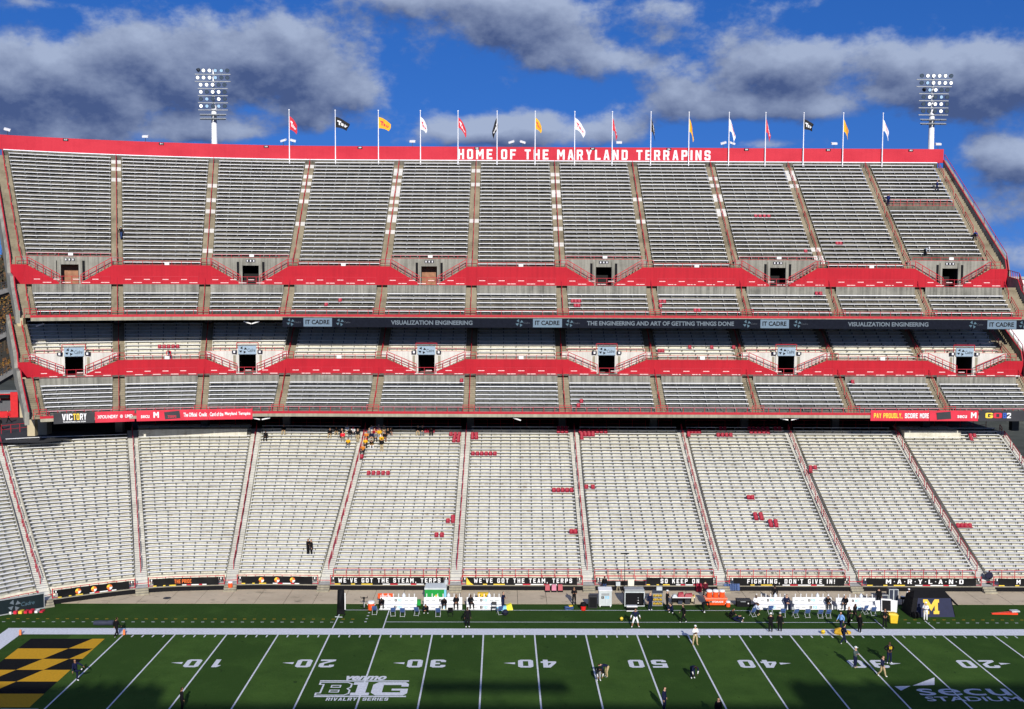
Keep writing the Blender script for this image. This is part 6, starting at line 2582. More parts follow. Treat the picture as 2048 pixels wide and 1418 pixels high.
# orange stretcher boards lying on the turf
p = gp(2012, 1228)
T = thing('stretcher', 'orange stretcher boards lying on the turf with pale blue straps', 'stretcher', p, .1)
mb = MB()
OR2 = plain('fluorescent_orange', (.90, .06, .02), rough=.4)
mb.hexa([(-1.4, 0, .0), (1.0, -.35, .0), (1.0, .35, .0), (-1.4, .2, .0), (-1.4, 0, .1), (1.0, -.35, .16), (1.0, .35, .16), (-1.4, .2, .1)], OR2)
mb.build('board', T)
mb = MB()
mb.box(.55, 1.35, -.1, .45, .165, .28, LGREY)
mb.build('strap_bag', T)
# tall mast with a crossbar by the wall
p = at_y(1249, 1178, 13.4)
T = thing('camera_mast', 'thin black mast with short crossbar standing at the field wall', 'mast', (float(p[0]), 13.4, .012))
htop = float(at_y(1249, 1107, 13.4)[2])
mb = MB()
mb.taper((0, 0, 0), (0, 0, htop), .045, .03, BLACK, 6)
mb.build('mast', T)
mb = MB()
mb.box(-.42, .42, -.06, .06, htop - .06, htop + .06, BLACK)
mb.build('crossbar', T)
for k in range(3):
    mb = MB()
    a = k * 2.094
    mb.bar((0, 0, .5), (.5 * math.cos(a), .4 * math.sin(a), 0), .05, BLACK)
    mb.build('leg', T)
# tripod sign at the wall
p = at_y(1236, 1180, 13.5)
T = thing('easel', 'small wooden tripod with a picture board at the wall', 'easel', (float(p[0]), 13.5, .012))
for k in range(3):
    mb = MB()
    a = k * 2.094 - .5
    mb.bar((0, 0, .9), (.28 * math.cos(a), .28 * math.sin(a), 0), .035, C_PIER)
    mb.build('leg', T)
mb = MB()
mb.box(-.22, .22, -.05, -.02, .62, 1.05, LGREY)
mb.build('board', T)
p = at_y(1262, 1163, 13.95)
mb = MB()
mb.box(-.3, .3, -.03, 0, -.35, .35, plain('cream_paper', (.75, .72, .6)))
mb.box(-.32, .32, -.005, .01, -.37, .37, GREY)
o = mb.build('notice', None, loc=(float(p[0]), 13.93, .85))
tag(o, 'cream notice sheet fixed to the black wall cover', 'notice')
# dark parabolic dish at the aisle mouth
p = at_y(1978, 1163, 14.9)
T = thing('round_fan', 'big round dark blue fan on a stem in the aisle above the maryland banner', 'fan', (float(p[0]), 14.9, .53), -.1)
mb = MB()
mb.lathe([(.36, -.07), (.40, 0), (.36, .07)], NAVY, 20)
dsk = mb.build('drum', T, loc=(0, 0, .85))
dsk.rotation_euler = (math.pi / 2, 0, 0)
mb = MB()
mb.bar((0, 0, 0), (0, 0, .5), .08, BLACK)
mb.box(-.25, .25, -.2, .2, 0, .05, BLACK)
mb.box(-.06, .06, -.05, .05, 1.22, 1.36, BLACK)
mb.build('stand', T)

# pylons, balls, sacks, bags
for px, py, lb in ((41, 1270, 'orange pylon at the back corner of the end zone'), (248.5, 1269.5, 'orange pylon at the goal line')):
    p = gp(px, py)
    T = thing('corner_pylon', lb, 'pylon', p)
    mb = MB()
    mb.hexa([(-.09, -.09, .0), (.09, -.09, .0), (.09, .09, .0), (-.09, .09, .0), (-.08, -.08, .46), (.08, -.08, .46), (.08, .08, .46), (-.08, .08, .46)], plain('pylon_orange', (.90, .22, .07), rough=.6))
    mb.build('body', T)
    mb = MB()
    mb.box(-.12, .12, -.12, .12, .001, .02, BLACK)
    mb.build('foot', T)
GOLDB = plain('gold_ball', (.85, .62, .05), rough=.4)


def ball(px, py, r, m, label, dark=None, name='ball', z=None):
    p = gp(px, py)
    T = thing(name, label, 'ball', (p[0], p[1], r if z is None else z))
    mb = MB()
    mb.ball((0, 0, 0), r, m, 14)
    mb.build('shell', T, smooth=True)
    mb = MB()
    mb.lathe([(r * 1.01, -r * .2), (r * 1.02, -.02), (r * 1.01, 0)], dark or BLACK, 14, caps=False)
    mb.build('band', T)


ball(1243, 1241, .17, GOLDB, 'yellow topped helmet resting on the turf near the team area line', name='helmet')
ball(1646, 1268, .2, YELLOW, 'gold helmet on the white side line border', name='helmet')
ball(1010.5, 1231, .3, NAVY, 'dark round medicine ball before the benches')
p = gp(1011, 1221)
T = thing('duffel_bag', 'yellow and blue duffel bag at the end of the third bench', 'bag', p, .2)
mb = MB()
mb.hexa([(-.9, 0, 0), (.1, 0, 0), (.1, .5, 0), (-.9, .5, 0), (-.8, .08, .3), (.1, .1, .4), (.1, .4, .4), (-.8, .4, .3)], TB_BLUE)
mb.build('blue_half', T)
mb = MB()
mb.hexa([(.102, -.05, 0), (.75, .0, 0), (.75, .5, 0), (.102, .5, 0), (.102, .05, .42), (.6, .15, .6), (.6, .45, .6), (.102, .45, .42)], plain('lemon_fabric', (.75, .70, .05)))
mb.build('yellow_half', T)
for px, py, lb in ((1679, 1268, 'gold ball sack dropped on the white border, larger one'), (1696, 1268, 'gold ball sack on the white border, smaller one')):
    p = gp(px, py)
    s = .95 if px < 1690 else .55
    mb = MB()
    prof = [(.05, 0), (.42 * s, .03), (.5 * s, .2 * s), (.42 * s, .42 * s), (.2 * s, .55 * s), (.05, .62 * s)]
    mb.lathe(prof, plain('gold_cloth', (.62, .36, .03), rough=.8), 11)
    for k, v in enumerate(mb.v):
        j = 1 + .16 * math.sin(v[0] * 9 + v[2] * 13 + k)
        mb.v[k] = (v[0] * j, v[1] * j, v[2])
    o = mb.build('ball_sack', None, loc=p)
    tag(o, lb, 'sack')
p = gp(208, 1250)
T = thing('equipment_bag', 'long dark mesh equipment bag lying beyond the white border', 'bag', p, .05)
mb = MB()
prof = [(.05, -.95), (.2, -.9), (.24, -.4), (.22, .3), (.26, .8), (.06, .95)]
mb.lathe(prof, CASE, 10)
bb = mb.build('body', T, loc=(0, 0, .2))
bb.rotation_euler = (0, math.pi / 2, 0)
mb = MB()
mb.bar((-.4, -.1, .38), (.4, -.1, .38), .05, BLACK)
mb.build('strap', T)
# drain cover in the apron
p = gp(334, 1196.5)
mb = MB()
mb.lathe([(.38, 0), (.38, .012)], HOUS, 18)
o = mb.build('drain_cover', None, loc=(p[0], p[1], .02))
tag(o, 'round dark drain cover set in the concrete apron', 'drain cover')
p = at_y(461, 1172, 13.8)
cooler(461, 1176, 'orange cooler standing on the apron steps beside the wall gap', .75, .36, None, (float(p[0]), 13.75))

# ================================================================== people
def pose_points(kind):
    """joint positions for a 1.8 m figure facing +y; returns joints and edges with radii"""
    J = {'pelvis': (0, 0, .96), 'waist': (0, 0, 1.12), 'chest': (0, .0, 1.34), 'neck': (0, .0, 1.50), 'jaw': (0, .03, 1.58), 'head': (0, .02, 1.67), 'crown': (0, .01, 1.76)}
    for s, n in ((-1, 'l'), (1, 'r')):
        J['sh' + n] = (s * .18, 0, 1.43)
        J['el' + n] = (s * .25, -.03, 1.15)
        J['wr' + n] = (s * .27, .06, .91)
        J['hip' + n] = (s * .10, 0, .90)
        J['kn' + n] = (s * .115, .03, .50)
        J['an' + n] = (s * .12, -.02, .09)
        J['to' + n] = (s * .14, .16, .045)

    def up(d):
        J.update(d)

    def lean(ang, z0=.96, names=None):
        c, s = math.cos(ang), math.sin(ang)
        for k in ('waist', 'chest', 'neck', 'jaw', 'head', 'crown', 'shl', 'shr', 'ell', 'elr', 'wrl', 'wrr'):
            x, y, z = J[k]
            dy, dz = y, z - z0
            J[k] = (x, dy * c + dz * s, z0 - dy * s + dz * c)
    if kind == 'walk':
        up({'knl': (-.1, .16, .52), 'anl': (-.1, .26, .12), 'tol': (-.1, .42, .1), 'knr': (.1, -.05, .5), 'anr': (.1, -.34, .16), 'tor': (.1, -.22, .05), 'ell': (-.25, -.12, 1.17), 'wrl': (-.25, -.05, .93), 'elr': (.25, .08, 1.17), 'wrr': (.24, .26, 1.0)})
        lean(.06)
    elif kind == 'hips':
        up({'ell': (-.40, -.08, 1.22), 'wrl': (-.2, .06, 1.05), 'elr': (.40, -.08, 1.22), 'wrr': (.2, .06, 1.05), 'anl': (-.16, 0, .09), 'anr': (.16, 0, .09), 'tol': (-.2, .16, .045), 'tor': (.2, .16, .045)})
    elif kind == 'fold':
        up({'ell': (-.27, .06, 1.18), 'wrl': (.04, .2, 1.2), 'elr': (.27, .06, 1.18), 'wrr': (-.04, .22, 1.16)})
    elif kind == 'wide':
        up({'knl': (-.22, .04, .5), 'anl': (-.30, -.02, .09), 'tol': (-.36, .14, .045), 'knr': (.22, .04, .5), 'anr': (.30, -.02, .09), 'tor': (.36, .14, .045), 'ell': (-.34, -.02, 1.18), 'wrl': (-.42, .04, .95), 'elr': (.34, -.02, 1.18), 'wrr': (.42, .04, .95)})
    elif kind == 'hold':
        up({'ell': (-.26, .05, 1.16), 'wrl': (-.08, .27, 1.16), 'elr': (.26, .05, 1.16), 'wrr': (.08, .27, 1.16), 'anl': (-.2, 0, .09), 'anr': (.2, 0, .09), 'tol': (-.24, .16, .045), 'tor': (.24, .16, .045), 'knl': (-.16, .03, .5), 'knr': (.16, .03, .5)})
    elif kind == 'bend':
        lean(1.35)
        up({'wrl': (-.2, .52, .55), 'wrr': (.2, .52, .55), 'ell': (-.26, .5, .8), 'elr': (.26, .5, .8), 'pelvis': (0, -.1, .96), 'hipl': (-.1, -.1, .92), 'hipr': (.1, -.1, .92)})
    elif kind == 'kick':
        lean(-.18)
        up({'knr': (.12, .42, .92), 'anr': (.12, .80, 1.1), 'tor': (.12, .9, 1.22), 'ell': (-.36, .2, 1.25), 'wrl': (-.3, .5, 1.2), 'elr': (.36, .12, 1.2), 'wrr': (.45, .2, 1.0)})
    elif kind in ('sit', 'slump', 'lap'):
        dz = -.95
        for k in J:
            x, y, z = J[k]
            J[k] = (x, y, z + dz + .1)
        up({'hipl': (-.1, .02, .1), 'hipr': (.1, .02, .1)})
        for s, n in ((-1, 'l'), (1, 'r')):
            up({'kn' + n: (s * .16, .44, .10), 'an' + n: (s * .17, .44, -.36), 'to' + n: (s * .19, .6, -.41)})
            if kind == 'sit':
                up({'el' + n: (s * .27, .06, .33), 'wr' + n: (s * .17, .28, .2)})
            elif kind == 'lap':
                up({'el' + n: (s * .25, .1, .33), 'wr' + n: (s * .03, .3, .22)})
        if kind == 'slump':
            c, s_ = math.cos(.75), math.sin(.75)
            for k in ('waist', 'chest', 'neck', 'jaw', 'head', 'crown', 'shl', 'shr'):
                x, y, z = J[k]
                J[k] = (x, y * c + (z - .1) * s_, .1 - y * s_ + (z - .1) * c)
            for s, n in ((-1, 'l'), (1, 'r')):
                up({'el' + n: (s * .24, .42, .2), 'wr' + n: (s * .06, .60, .12)})
    elif kind == 'crouch':
        for k in ('pelvis', 'waist', 'chest', 'neck', 'jaw', 'head', 'crown', 'shl', 'shr'):
            x, y, z = J[k]
            J[k] = (x, y + (z - .96) * .55, .34 + (z - .96) * .82)
        up({'hipl': (-.12, .02, .30), 'hipr': (.12, .02, .30)})
        for s, n in ((-1, 'l'), (1, 'r')):
            up({'kn' + n: (s * .2, .38, .46), 'an' + n: (s * .17, .1, .09), 'to' + n: (s * .19, .27, .04), 'el' + n: (s * .26, .38, .5), 'wr' + n: (s * .1, .55, .45)})
    elif kind == 'stretch':
        for k in ('pelvis', 'waist', 'chest', 'neck', 'jaw', 'head', 'crown', 'shl', 'shr'):
            x, y, z = J[k]
            J[k] = (x, y + (z - .96) * .8, .14 + (z - .96) * .5)
        up({'hipl': (-.12, .0, .13), 'hipr': (.12, .0, .13)})
        for s, n in ((-1, 'l'), (1, 'r')):
            up({'kn' + n: (s * .4, .35, .12), 'an' + n: (s * .55, .75, .08), 'to' + n: (s * .58, .85, .16), 'el' + n: (s * .25, .55, .3), 'wr' + n: (s * .15, .75, .1)})
    rad = {'pelvis': (.185, .145), 'waist': (.175, .135), 'chest': (.205, .15), 'neck': (.062, .062), 'jaw': (.078, .085), 'head': (.092, .112), 'crown': (.066, .08)}
    for n in 'lr':
        rad.update({'sh' + n: (.095, .095), 'el' + n: (.068, .068), 'wr' + n: (.042, .042), 'hip' + n: (.125, .125), 'kn' + n: (.085, .085), 'an' + n: (.062, .062), 'to' + n: (.042, .04)})
    E_ = [('pelvis', 'waist'), ('waist', 'chest'), ('chest', 'neck'), ('neck', 'jaw'), ('jaw', 'head'), ('head', 'crown')]
    for n in 'lr':
        E_ += [('chest', 'sh' + n), ('sh' + n, 'el' + n), ('el' + n, 'wr' + n), ('pelvis', 'hip' + n), ('hip' + n, 'kn' + n), ('kn' + n, 'an' + n), ('an' + n, 'to' + n)]
        # hand: palm, four fingers of unequal length and a thumb from the side of the palm
        w, e = Vector(J['wr' + n]), Vector(J['el' + n])
        d = (w - e).normalized()
        side = Vector((1 if n == 'l' else -1, .4, 0))
        side = (side - d * side.dot(d)).normalized()
        curl = d.cross(side).normalized() * (.018 if n == 'l' else -.018)
        J['pa' + n] = tuple(w + d * .075)
        rad['pa' + n] = (.036, .022)
        E_.append(('wr' + n, 'pa' + n))
        for k, ln in enumerate((.075, .085, .08, .062)):
            b = w + d * .11 + side * (.033 - k * .021)
            J[f'f{k}a' + n] = tuple(b)
            J[f'f{k}b' + n] = tuple(b + d * ln + curl * 1.2)
            rad[f'f{k}a' + n] = (.010, .010)
            rad[f'f{k}b' + n] = (.008, .008)
            E_ += [('pa' + n, f'f{k}a' + n), (f'f{k}a' + n, f'f{k}b' + n)]
        J['tha' + n] = tuple(w + d * .05 + side * .05)
        J['thb' + n] = tuple(w + d * .095 + side * .07 + curl)
        rad['tha' + n] = (.012, .012)
        rad['thb' + n] = (.009, .009)
        E_ += [('pa' + n, 'tha' + n), ('tha' + n, 'thb' + n)]
    # nose and ears
    hd, jw = Vector(J['head']), Vector(J['jaw'])
    ax = (Vector(J['crown']) - jw).normalized()
    fw = Vector((0, 1, 0))
    fw = (fw - ax * fw.dot(ax)).normalized()
    return J, E_, rad, (hd, ax, fw)


def body_mesh(kind):
    J, E_, rad, (hd, ax, fw) = pose_points(kind)
    names = list(J)
    idx = {n: k for k, n in enumerate(names)}
    me = bpy.data.meshes.new('figure')
    me.from_pydata([J[n] for n in names], [(idx[a], idx[b]) for a, b in E_], [])
    ob = bpy.data.objects.new('figure', me)
    COL.objects.link(ob)
    md = ob.modifiers.new('skin', 'SKIN')
    md.use_smooth_shade = True
    md.branch_smoothing = .3
    sv = me.skin_vertices[0].data
    for n in names:
        sv[idx[n]].radius = rad[n]
        sv[idx[n]].use_root = (n == 'pelvis')
    ss = ob.modifiers.new('sub', 'SUBSURF')
    ss.levels = ss.render_levels = 1
    dg = bpy.context.evaluated_depsgraph_get()
    out = bpy.data.meshes.new_from_object(ob.evaluated_get(dg))
    bpy.data.objects.remove(ob)
    bpy.data.meshes.remove(me)
    # material zones from the nearest bone: 0 skin 1 hair 2 top 3 sleeve 4 trousers 5 shin 6 shoe
    zone = {}
    for a, b in E_:
        k = b[:2]
        z = 2
        if b in ('neck', 'jaw', 'head', 'crown'):
            z = 0
        elif k == 'wr':
            z = 3
        elif k in ('pa', 'th') or b[0] == 'f' or b[:3] == 'tha':
            z = 0
        elif k in ('hi', 'kn'):
            z = 4
        elif k == 'an':
            z = 5
        elif k == 'to':
            z = 6
        zone[(a, b)] = z
    n = len(out.polygons)
    C = np.zeros(n * 3)
    out.polygons.foreach_get('center', C)
    C = C.reshape(-1, 3)
    best = np.full(n, 1e9)
    mi = np.zeros(n, int)
    for (a, b), z in zone.items():
        A, B = np.array(J[a]), np.array(J[b])
        d = B - A
        t = np.clip(((C - A) @ d) / max(1e-9, d @ d), 0, 1)
        dist = np.linalg.norm(C - (A + t[:, None] * d), axis=1) / max(.04, .5 * (rad[a][0] + rad[b][0]))
        m = dist < best
        best[m] = dist[m]
        mi[m] = z
    # belt line: lower pelvis belongs to the trousers
    P, Wt = np.array(J['pelvis']), np.array(J['waist'])
    up = (Wt - P) / np.linalg.norm(Wt - P)
    m = (mi == 2) & (((C - P) @ up) < .02) & (np.linalg.norm(C - P, axis=1) < .3)
    mi[m] = 4
    # hair: top and back of the head
    a_, f_ = np.array(ax), np.array(fw)
    rel = C - np.array(hd)
    head = (mi == 0) & (np.linalg.norm(rel, axis=1) < .19) & ((C - np.array(J['neck'])) @ a_ > .03)
    m = head & (((rel @ a_) > .055) | (((rel @ f_) < -.012) & ((rel @ a_) > -.07)))
    mi[m] = 1
    # small face relief
    V = np.zeros(len(out.vertices) * 3)
    out.vertices.foreach_get('co', V)
    V = V.reshape(-1, 3)
    rv = V - np.array(hd)
    side = np.cross(a_, f_)
    nose = np.exp(-(((rv @ side) / .022) ** 2 + (((rv @ a_) + .035) / .03) ** 2)) * ((rv @ f_) > .03) * (np.linalg.norm(rv, axis=1) < .2)
    ear = np.exp(-((((np.abs(rv @ side)) - .085) / .02) ** 2 + (((rv @ a_) + .02) / .03) ** 2 + ((rv @ f_) / .03) ** 2)) * (np.linalg.norm(rv, axis=1) < .2)
    V = V + nose[:, None] * f_ * .028 + (ear * np.sign(rv @ side))[:, None] * side * .02
    out.vertices.foreach_set('co', V.ravel())
    out.materials.clear()
    for _ in range(7):
        out.materials.append(None)
    out.polygons.foreach_set('material_index', mi.astype(np.int32))
    out.polygons.foreach_set('use_smooth', [True] * n)
    out.update()
    lo = V[:, 2].min()
    out['lo'] = float(lo)
    return out, (hd, ax, fw)


BODY = {}
SKIN = [plain('skin_light', (.55, .32, .22), rough=.55), plain('skin_mid', (.32, .16, .09), rough=.55), plain('skin_dark', (.09, .045, .028), rough=.55)]
CL = {}


def cloth_mat(c):
    if c not in CL:
        CL[c] = plain('cloth_%02d' % len(CL), c, rough=.9, var=.18, scale=9, spec=.06)
    return CL[c]


K_, N_, W_, R1, Y1, T1, G1, B1, HR = (.010, .010, .012), (.012, .016, .045), (.78, .78, .78), (.55, .02, .04), (.75, .42, .02), (.45, .35, .20), (.16, .17, .18), (.20, .38, .75), (.035, .022, .014)
JEAN = (.03, .055, .14)


def person(label, pos, pose, face, top=K_, legs=K_, shoes=W_, skin=0, hair=HR, sleeve=None, shin=None, scale=1.0, cap=None, group=None, seat=False, extra=None):
    """face: heading in degrees, 0 looks at the camera side (-y), 90 towards +x, 180 away"""
    if pose not in BODY:
        BODY[pose] = body_mesh(pose)
    me, (hd, ax, fw) = BODY[pose]
    o = bpy.data.objects.new('person', me)
    COL.objects.link(o)
    tag(o, label, 'person', group)
    mats = [SKIN[skin], cloth_mat(hair), cloth_mat(top), cloth_mat(sleeve) if sleeve else cloth_mat(top), cloth_mat(legs), (SKIN[skin] if shin == 'skin' else cloth_mat(shin)) if shin else cloth_mat(legs), cloth_mat(shoes)]
    for k, m in enumerate(mats):
        o.material_slots[k].link = 'OBJECT'
        o.material_slots[k].material = m
    z = pos[2] - (0 if seat else me['lo'] * scale)
    o.location = (float(pos[0]), float(pos[1]), float(z) + (.06 * scale if seat else .004))
    o.rotation_euler = (0, 0, math.radians(180 + face))
    o.scale = (scale, scale, scale)
    if cap is not None:
        mb = MB()
        u = ax.cross(fw)
        prof = [(.112, .02), (.116, .055), (.10, .10), (.06, .13), (.01, .14)]
        M_ = Matrix((u, fw, ax)).transposed()
        mb.lathe(prof, cloth_mat(cap), 12, caps=False)
        mb.v = [tuple(M_ @ Vector((v[0] * .92, v[1] * 1.08, v[2])) + hd + ax * .0) for v in mb.v]
        q = [(-.075, .09, .035), (.075, .09, .035), (.06, .2, .02), (-.06, .2, .02)]
        q2 = [(a, b, c + .012) for a, b, c in q]
        pts = [M_ @ Vector(v) + hd for v in q + q2]
        mb.hexa(pts, cloth_mat(cap))
        mb.build('cap', o)
    if extra:
        extra(o, hd, ax, fw, J=None)
    return o


FLD = 'people on the field and side line'


def fp(px, py):
    return gp(px, py)


P = person
# on the playing field
P('kicker in navy swinging one white-shod leg high beside the goal line', fp(152, 1362), 'kick', 60, N_, N_, W_, 1, group=FLD, sleeve=N_)
P('person in black walking along the border by the goal line pylon', fp(233, 1273), 'walk', 150, K_, K_, W_, 1, group=FLD)
P('person in dark jacket standing in the shade near the ten yard line', fp(364, 1421), 'stand', 120, K_, K_, K_, 1, group=FLD)
P('person in navy shirt and khaki trousers bending over a crouched player', fp(1213, 1354), 'bend', -70, N_, T1, G1, 0, group=FLD)
P('player in grey trousers and dark top crouching with hands down near midfield', fp(1197, 1361), 'bend', 10, K_, (.30, .30, .32), W_, 1, group=FLD, sleeve=W_)
P('coach in white top and khaki trousers with white cap holding a ball', fp(1390, 1290), 'hold', 10, W_, T1, T1, 0, cap=W_, group=FLD)
P('player in navy with one white sleeve bending forward with hands on knees', fp(1385, 1356), 'bend', 15, N_, N_, W_, 2, group=FLD, sleeve=W_)
P('person in dark coat standing in the shade beside the fifty yard line', fp(1328, 1421), 'stand', 60, N_, N_, K_, 0, group=FLD, scale=1.03)
P('person in black seen from the chest up at the shaded field edge', fp(1436, 1442), 'stand', 20, K_, K_, K_, 0, group=FLD)
P('person in grey shirt, navy trousers and white cap on the thirty yard line', fp(1710, 1335), 'fold', 40, (.07, .10, .10), N_, T1, 0, cap=W_, group=FLD, sleeve=(.07, .10, .10))
P('person in navy jacket and khaki trousers walking past the thirty yard line', fp(1764, 1353), 'walk', 40, N_, T1, W_, 0, hair=(.12, .04, .02), group=FLD)


q_ = fp(1390, 1290)
mb = MB()
mb.lathe([(.01, -.14), (.05, -.10), (.085, 0), (.05, .10), (.01, .14)], plain('brown_leather', (.12, .045, .02)), 10)
mb.v = [(v[2], v[1], v[0]) for v in mb.v]
o = mb.build('football', None, loc=(q_[0], q_[1] - .36, 1.17), smooth=True)
tag(o, 'brown football held by the coach in white', 'ball')


def jersey(o, hd, ax, fw, J=None):
    block_text('jersey_number', '18', (.13, .185, 1.2), (-1, 0, 0), UZ, .26, .22, YELLOW, o)


P('big player in black and navy with gold number standing on the field', fp(1778, 1326), 'hips', 5, K_, N_, W_, 2, group=FLD, scale=1.04, extra=jersey)
# border and team area
P('person in dark blue walking across the white border beside the gold sacks', fp(1687, 1287), 'walk', 100, N_, N_, W_, 0, group=FLD)
P('large person in black tracksuit with white shoes before the second bench', fp(935, 1254), 'stand', 10, K_, K_, W_, 2, group=FLD, scale=1.08)
P('player in navy top and white shorts stretching on the team area line', fp(1270.5, 1254), 'wide', 5, N_, W_, W_, 1, sleeve=W_, shin='skin', group=FLD)
P('person in black striding along the inner team area line', fp(1367, 1245), 'walk', -85, K_, K_, W_, 0, group=FLD)
P('player in navy sitting on the turf stretching', fp(1468, 1241), 'stretch', 70, N_, N_, W_, 0, group=FLD)
P('trainer in black kneeling behind the stretching player', fp(1459, 1236), 'crouch', 60, K_, K_, K_, 1, group=FLD)
P('person in black with white cap worn backwards standing on the border', fp(1541, 1264), 'fold', 170, K_, K_, K_, 0, cap=W_, group=FLD)
P('slim person in black with pale grey cap standing on the border', fp(1559.5, 1263), 'stand', 160, K_, K_, W_, 1, cap=(.5, .5, .5), group=FLD)
P('person in pale blue shirt walking beside the gold sacks', fp(1682, 1260), 'walk', -60, B1, N_, K_, 0, hair=(.012, .01, .01), group=FLD)
P('person in black with arms folded behind the blue shirted person', fp(1697, 1250), 'fold', 40, K_, K_, K_, 0, group=FLD)
P('person in black with white shoes standing before the last bench', fp(1709, 1243), 'walk', 30, K_, K_, W_, 2, group=FLD)
P('person in long black coat standing on the border beside the blue chairs', fp(1719, 1265), 'stand', 120, K_, K_, W_, 1, group=FLD)
P('person in black with hands on hips beside the yellow bin', fp(1769, 1254), 'hips', 10, K_, K_, K_, 1, group=FLD)
P('player in white kit standing before the medical tent', fp(1851, 1241), 'fold', -40, W_, W_, K_, 0, cap=W_, group=FLD)
P('person in white top and navy trousers standing beside the tent roof', fp(1817, 1213), 'stand', 180, W_, N_, K_, 0, cap=W_, group=FLD)
P('person in black standing behind the flight cases', fp(1757, 1210), 'stand', 150, K_, K_, K_, 0, group=FLD)
P('person in black standing on the apron beside the padded seats', fp(1148, 1209), 'fold', 10, K_, K_, K_, 1, group=FLD)
P('person in black standing at the wall behind the fourth bench', fp(1549, 1205), 'stand', 170, K_, K_, K_, 2, group=FLD)
P('person in navy leaning on the end of the third bench', fp(1006, 1219), 'fold', 70, N_, N_, K_, 0, group=FLD)
P('person in navy with white shoes standing by the helmet rack', fp(1300, 1220), 'stand', 20, N_, N_, W_, 0, hair=(.25, .17, .06), group=FLD)
P('person in black with white cap behind the treatment table', fp(1334, 1216), 'fold', 60, K_, K_, K_, 0, cap=W_, group=FLD)
P('person in navy crouching beside the treatment table', fp(1344, 1225), 'crouch', -40, N_, N_, W_, 0, group=FLD)
P('person in black bending to the drinks cart', fp(1407, 1225), 'bend', 80, K_, K_, W_, 1, group=FLD)
P('person in maroon standing at the wall behind the drinks cart', fp(1410, 1195), 'stand', 170, (.10, .01, .02), K_, K_, 0, group=FLD)
P('person in dark top and jeans leaning on the field wall behind the grey cabinet', fp(1209, 1186), 'stand', 170, K_, JEAN, K_, 2, group=FLD)
# seated on the team benches
BEN = 'people seated on the team benches'


def on_bench(px, y=None):
    q = at_y(px, 1209, gp(800, 1220)[1] + .32)
    return (q[0], q[1], .47)


P('hooded person in black slumped at the end of the first bench', on_bench(764), 'slump', 0, K_, K_, W_, 2, hair=K_, group=BEN, seat=True)
P('person in black with arms on knees on the bench before the green cabinet', on_bench(888), 'slump', 5, K_, K_, (.7, .6, .2), 2, group=BEN, seat=True)
P('person in black sitting upright at the end of the bench before the green cabinet', on_bench(912.5), 'lap', 0, K_, K_, K_, 1, group=BEN, seat=True)
P('person in black sitting at the start of the bench before the yellow crate', on_bench(941), 'lap', 20, K_, K_, W_, 2, group=BEN, seat=True)
P('hooded person in black crouching on the turf before the second bench', fp(853, 1226), 'crouch', -10, K_, K_, W_, 1, hair=K_, group=FLD)
P('person in white hooded top sitting on the fourth bench', on_bench(1512), 'lap', -10, W_, N_, W_, 2, group=BEN, seat=True)
P('large person in navy jacket sitting between the fourth and fifth benches', on_bench(1573), 'lap', 5, N_, N_, K_, 0, group=BEN, seat=True, scale=1.06)
P('person in black with white cap sitting on the fifth bench', on_bench(1656), 'lap', 0, K_, K_, K_, 1, cap=W_, group=BEN, seat=True)
P('person with blond hair in black sitting sideways on the sixth bench', on_bench(1691), 'sit', -40, K_, K_, K_, 0, hair=(.45, .30, .12), group=BEN, seat=True)
q = fp(1507, 1231)
fold_chair(1507, 1233, 0.4)
P('person in white top on a folding chair before the fourth bench', (q[0], q[1] + .15, .46), 'slump', 60, (.55, .62, .75), K_, (.7, .55, .3), 1, group=BEN, seat=True)

# spectators
CR = 'spectators sitting near the top of the lower bowl'


def crowd(px, py, label, pose='sit', top=K_, legs=K_, face=0, skin=0, cap=None, hair=HR, stand=False, low=True, shoes=K_, grp=CR, **kw):
    if low and 540 < px < 870 and py < 895:
        py += 6.0
    q = snap(px, py, low)
    if q is None:
        return
    if stand:
        P(label, (q[0], q[1] - .30, q[2] - .40), pose, face, top, legs, shoes, skin, cap=cap, hair=hair, group=grp, **kw)
    else:
        P(label, (q[0], q[1], q[2]), pose, face, top, legs, shoes, skin, cap=cap, hair=hair, group=grp, seat=True, **kw)


crowd(660, 866, 'spectator in black top and khaki trousers at the outer end of the group', 'lap', K_, T1, 0, 1)
crowd(684, 862, 'spectator in black with dark hat behind the one in red', 'lap', K_, K_, 0, 0, cap=K_)
crowd(685.5, 868.5, 'spectator in plain red top with khaki trousers', 'lap', (.75, .03, .05), (.20, .17, .12), 10, 0)
crowd(694, 861, 'spectator in white shirt and dark vest with khaki shorts', 'lap', W_, T1, 10, 0)
crowd(706, 862, 'spectator with red and white cap and navy trousers', 'slump', W_, N_, 10, 0, cap=(.7, .1, .12))
crowd(716.5, 873, 'person in black top and khaki trousers standing in the aisle', 'stand', K_, T1, -10, 0, stand=True)
crowd(696.5, 885, 'spectator in gold shirt under open black jacket beside the aisle rail', 'lap', Y1, G1, 0, 1, sleeve=K_)
crowd(733, 862, 'spectator in black jacket with orange shirt and red cap', 'lap', (.6, .2, .03), K_, 0, 0, sleeve=K_, cap=R1)
crowd(738.5, 867, 'spectator in charcoal top beside the red shirted pair', 'lap', G1, G1, 0, 0, hair=(.5, .4, .25))
crowd(743, 861, 'spectator in white top between charcoal and red tops', 'sit', W_, T1, 0, 0)
crowd(751, 861, 'spectator in bright red sweater with black trousers', 'sit', (.60, .01, .03), K_, 0, 1)
crowd(757.5, 861, 'spectator in pale pink hat behind the gold shirted one', 'lap', (.6, .35, .4), T1, 0, 0, cap=(.8, .5, .55))
crowd(768, 861, 'white haired spectator in tan coat', 'lap', (.4, .3, .2), (.3, .22, .15), 0, 0, hair=(.7, .68, .6))
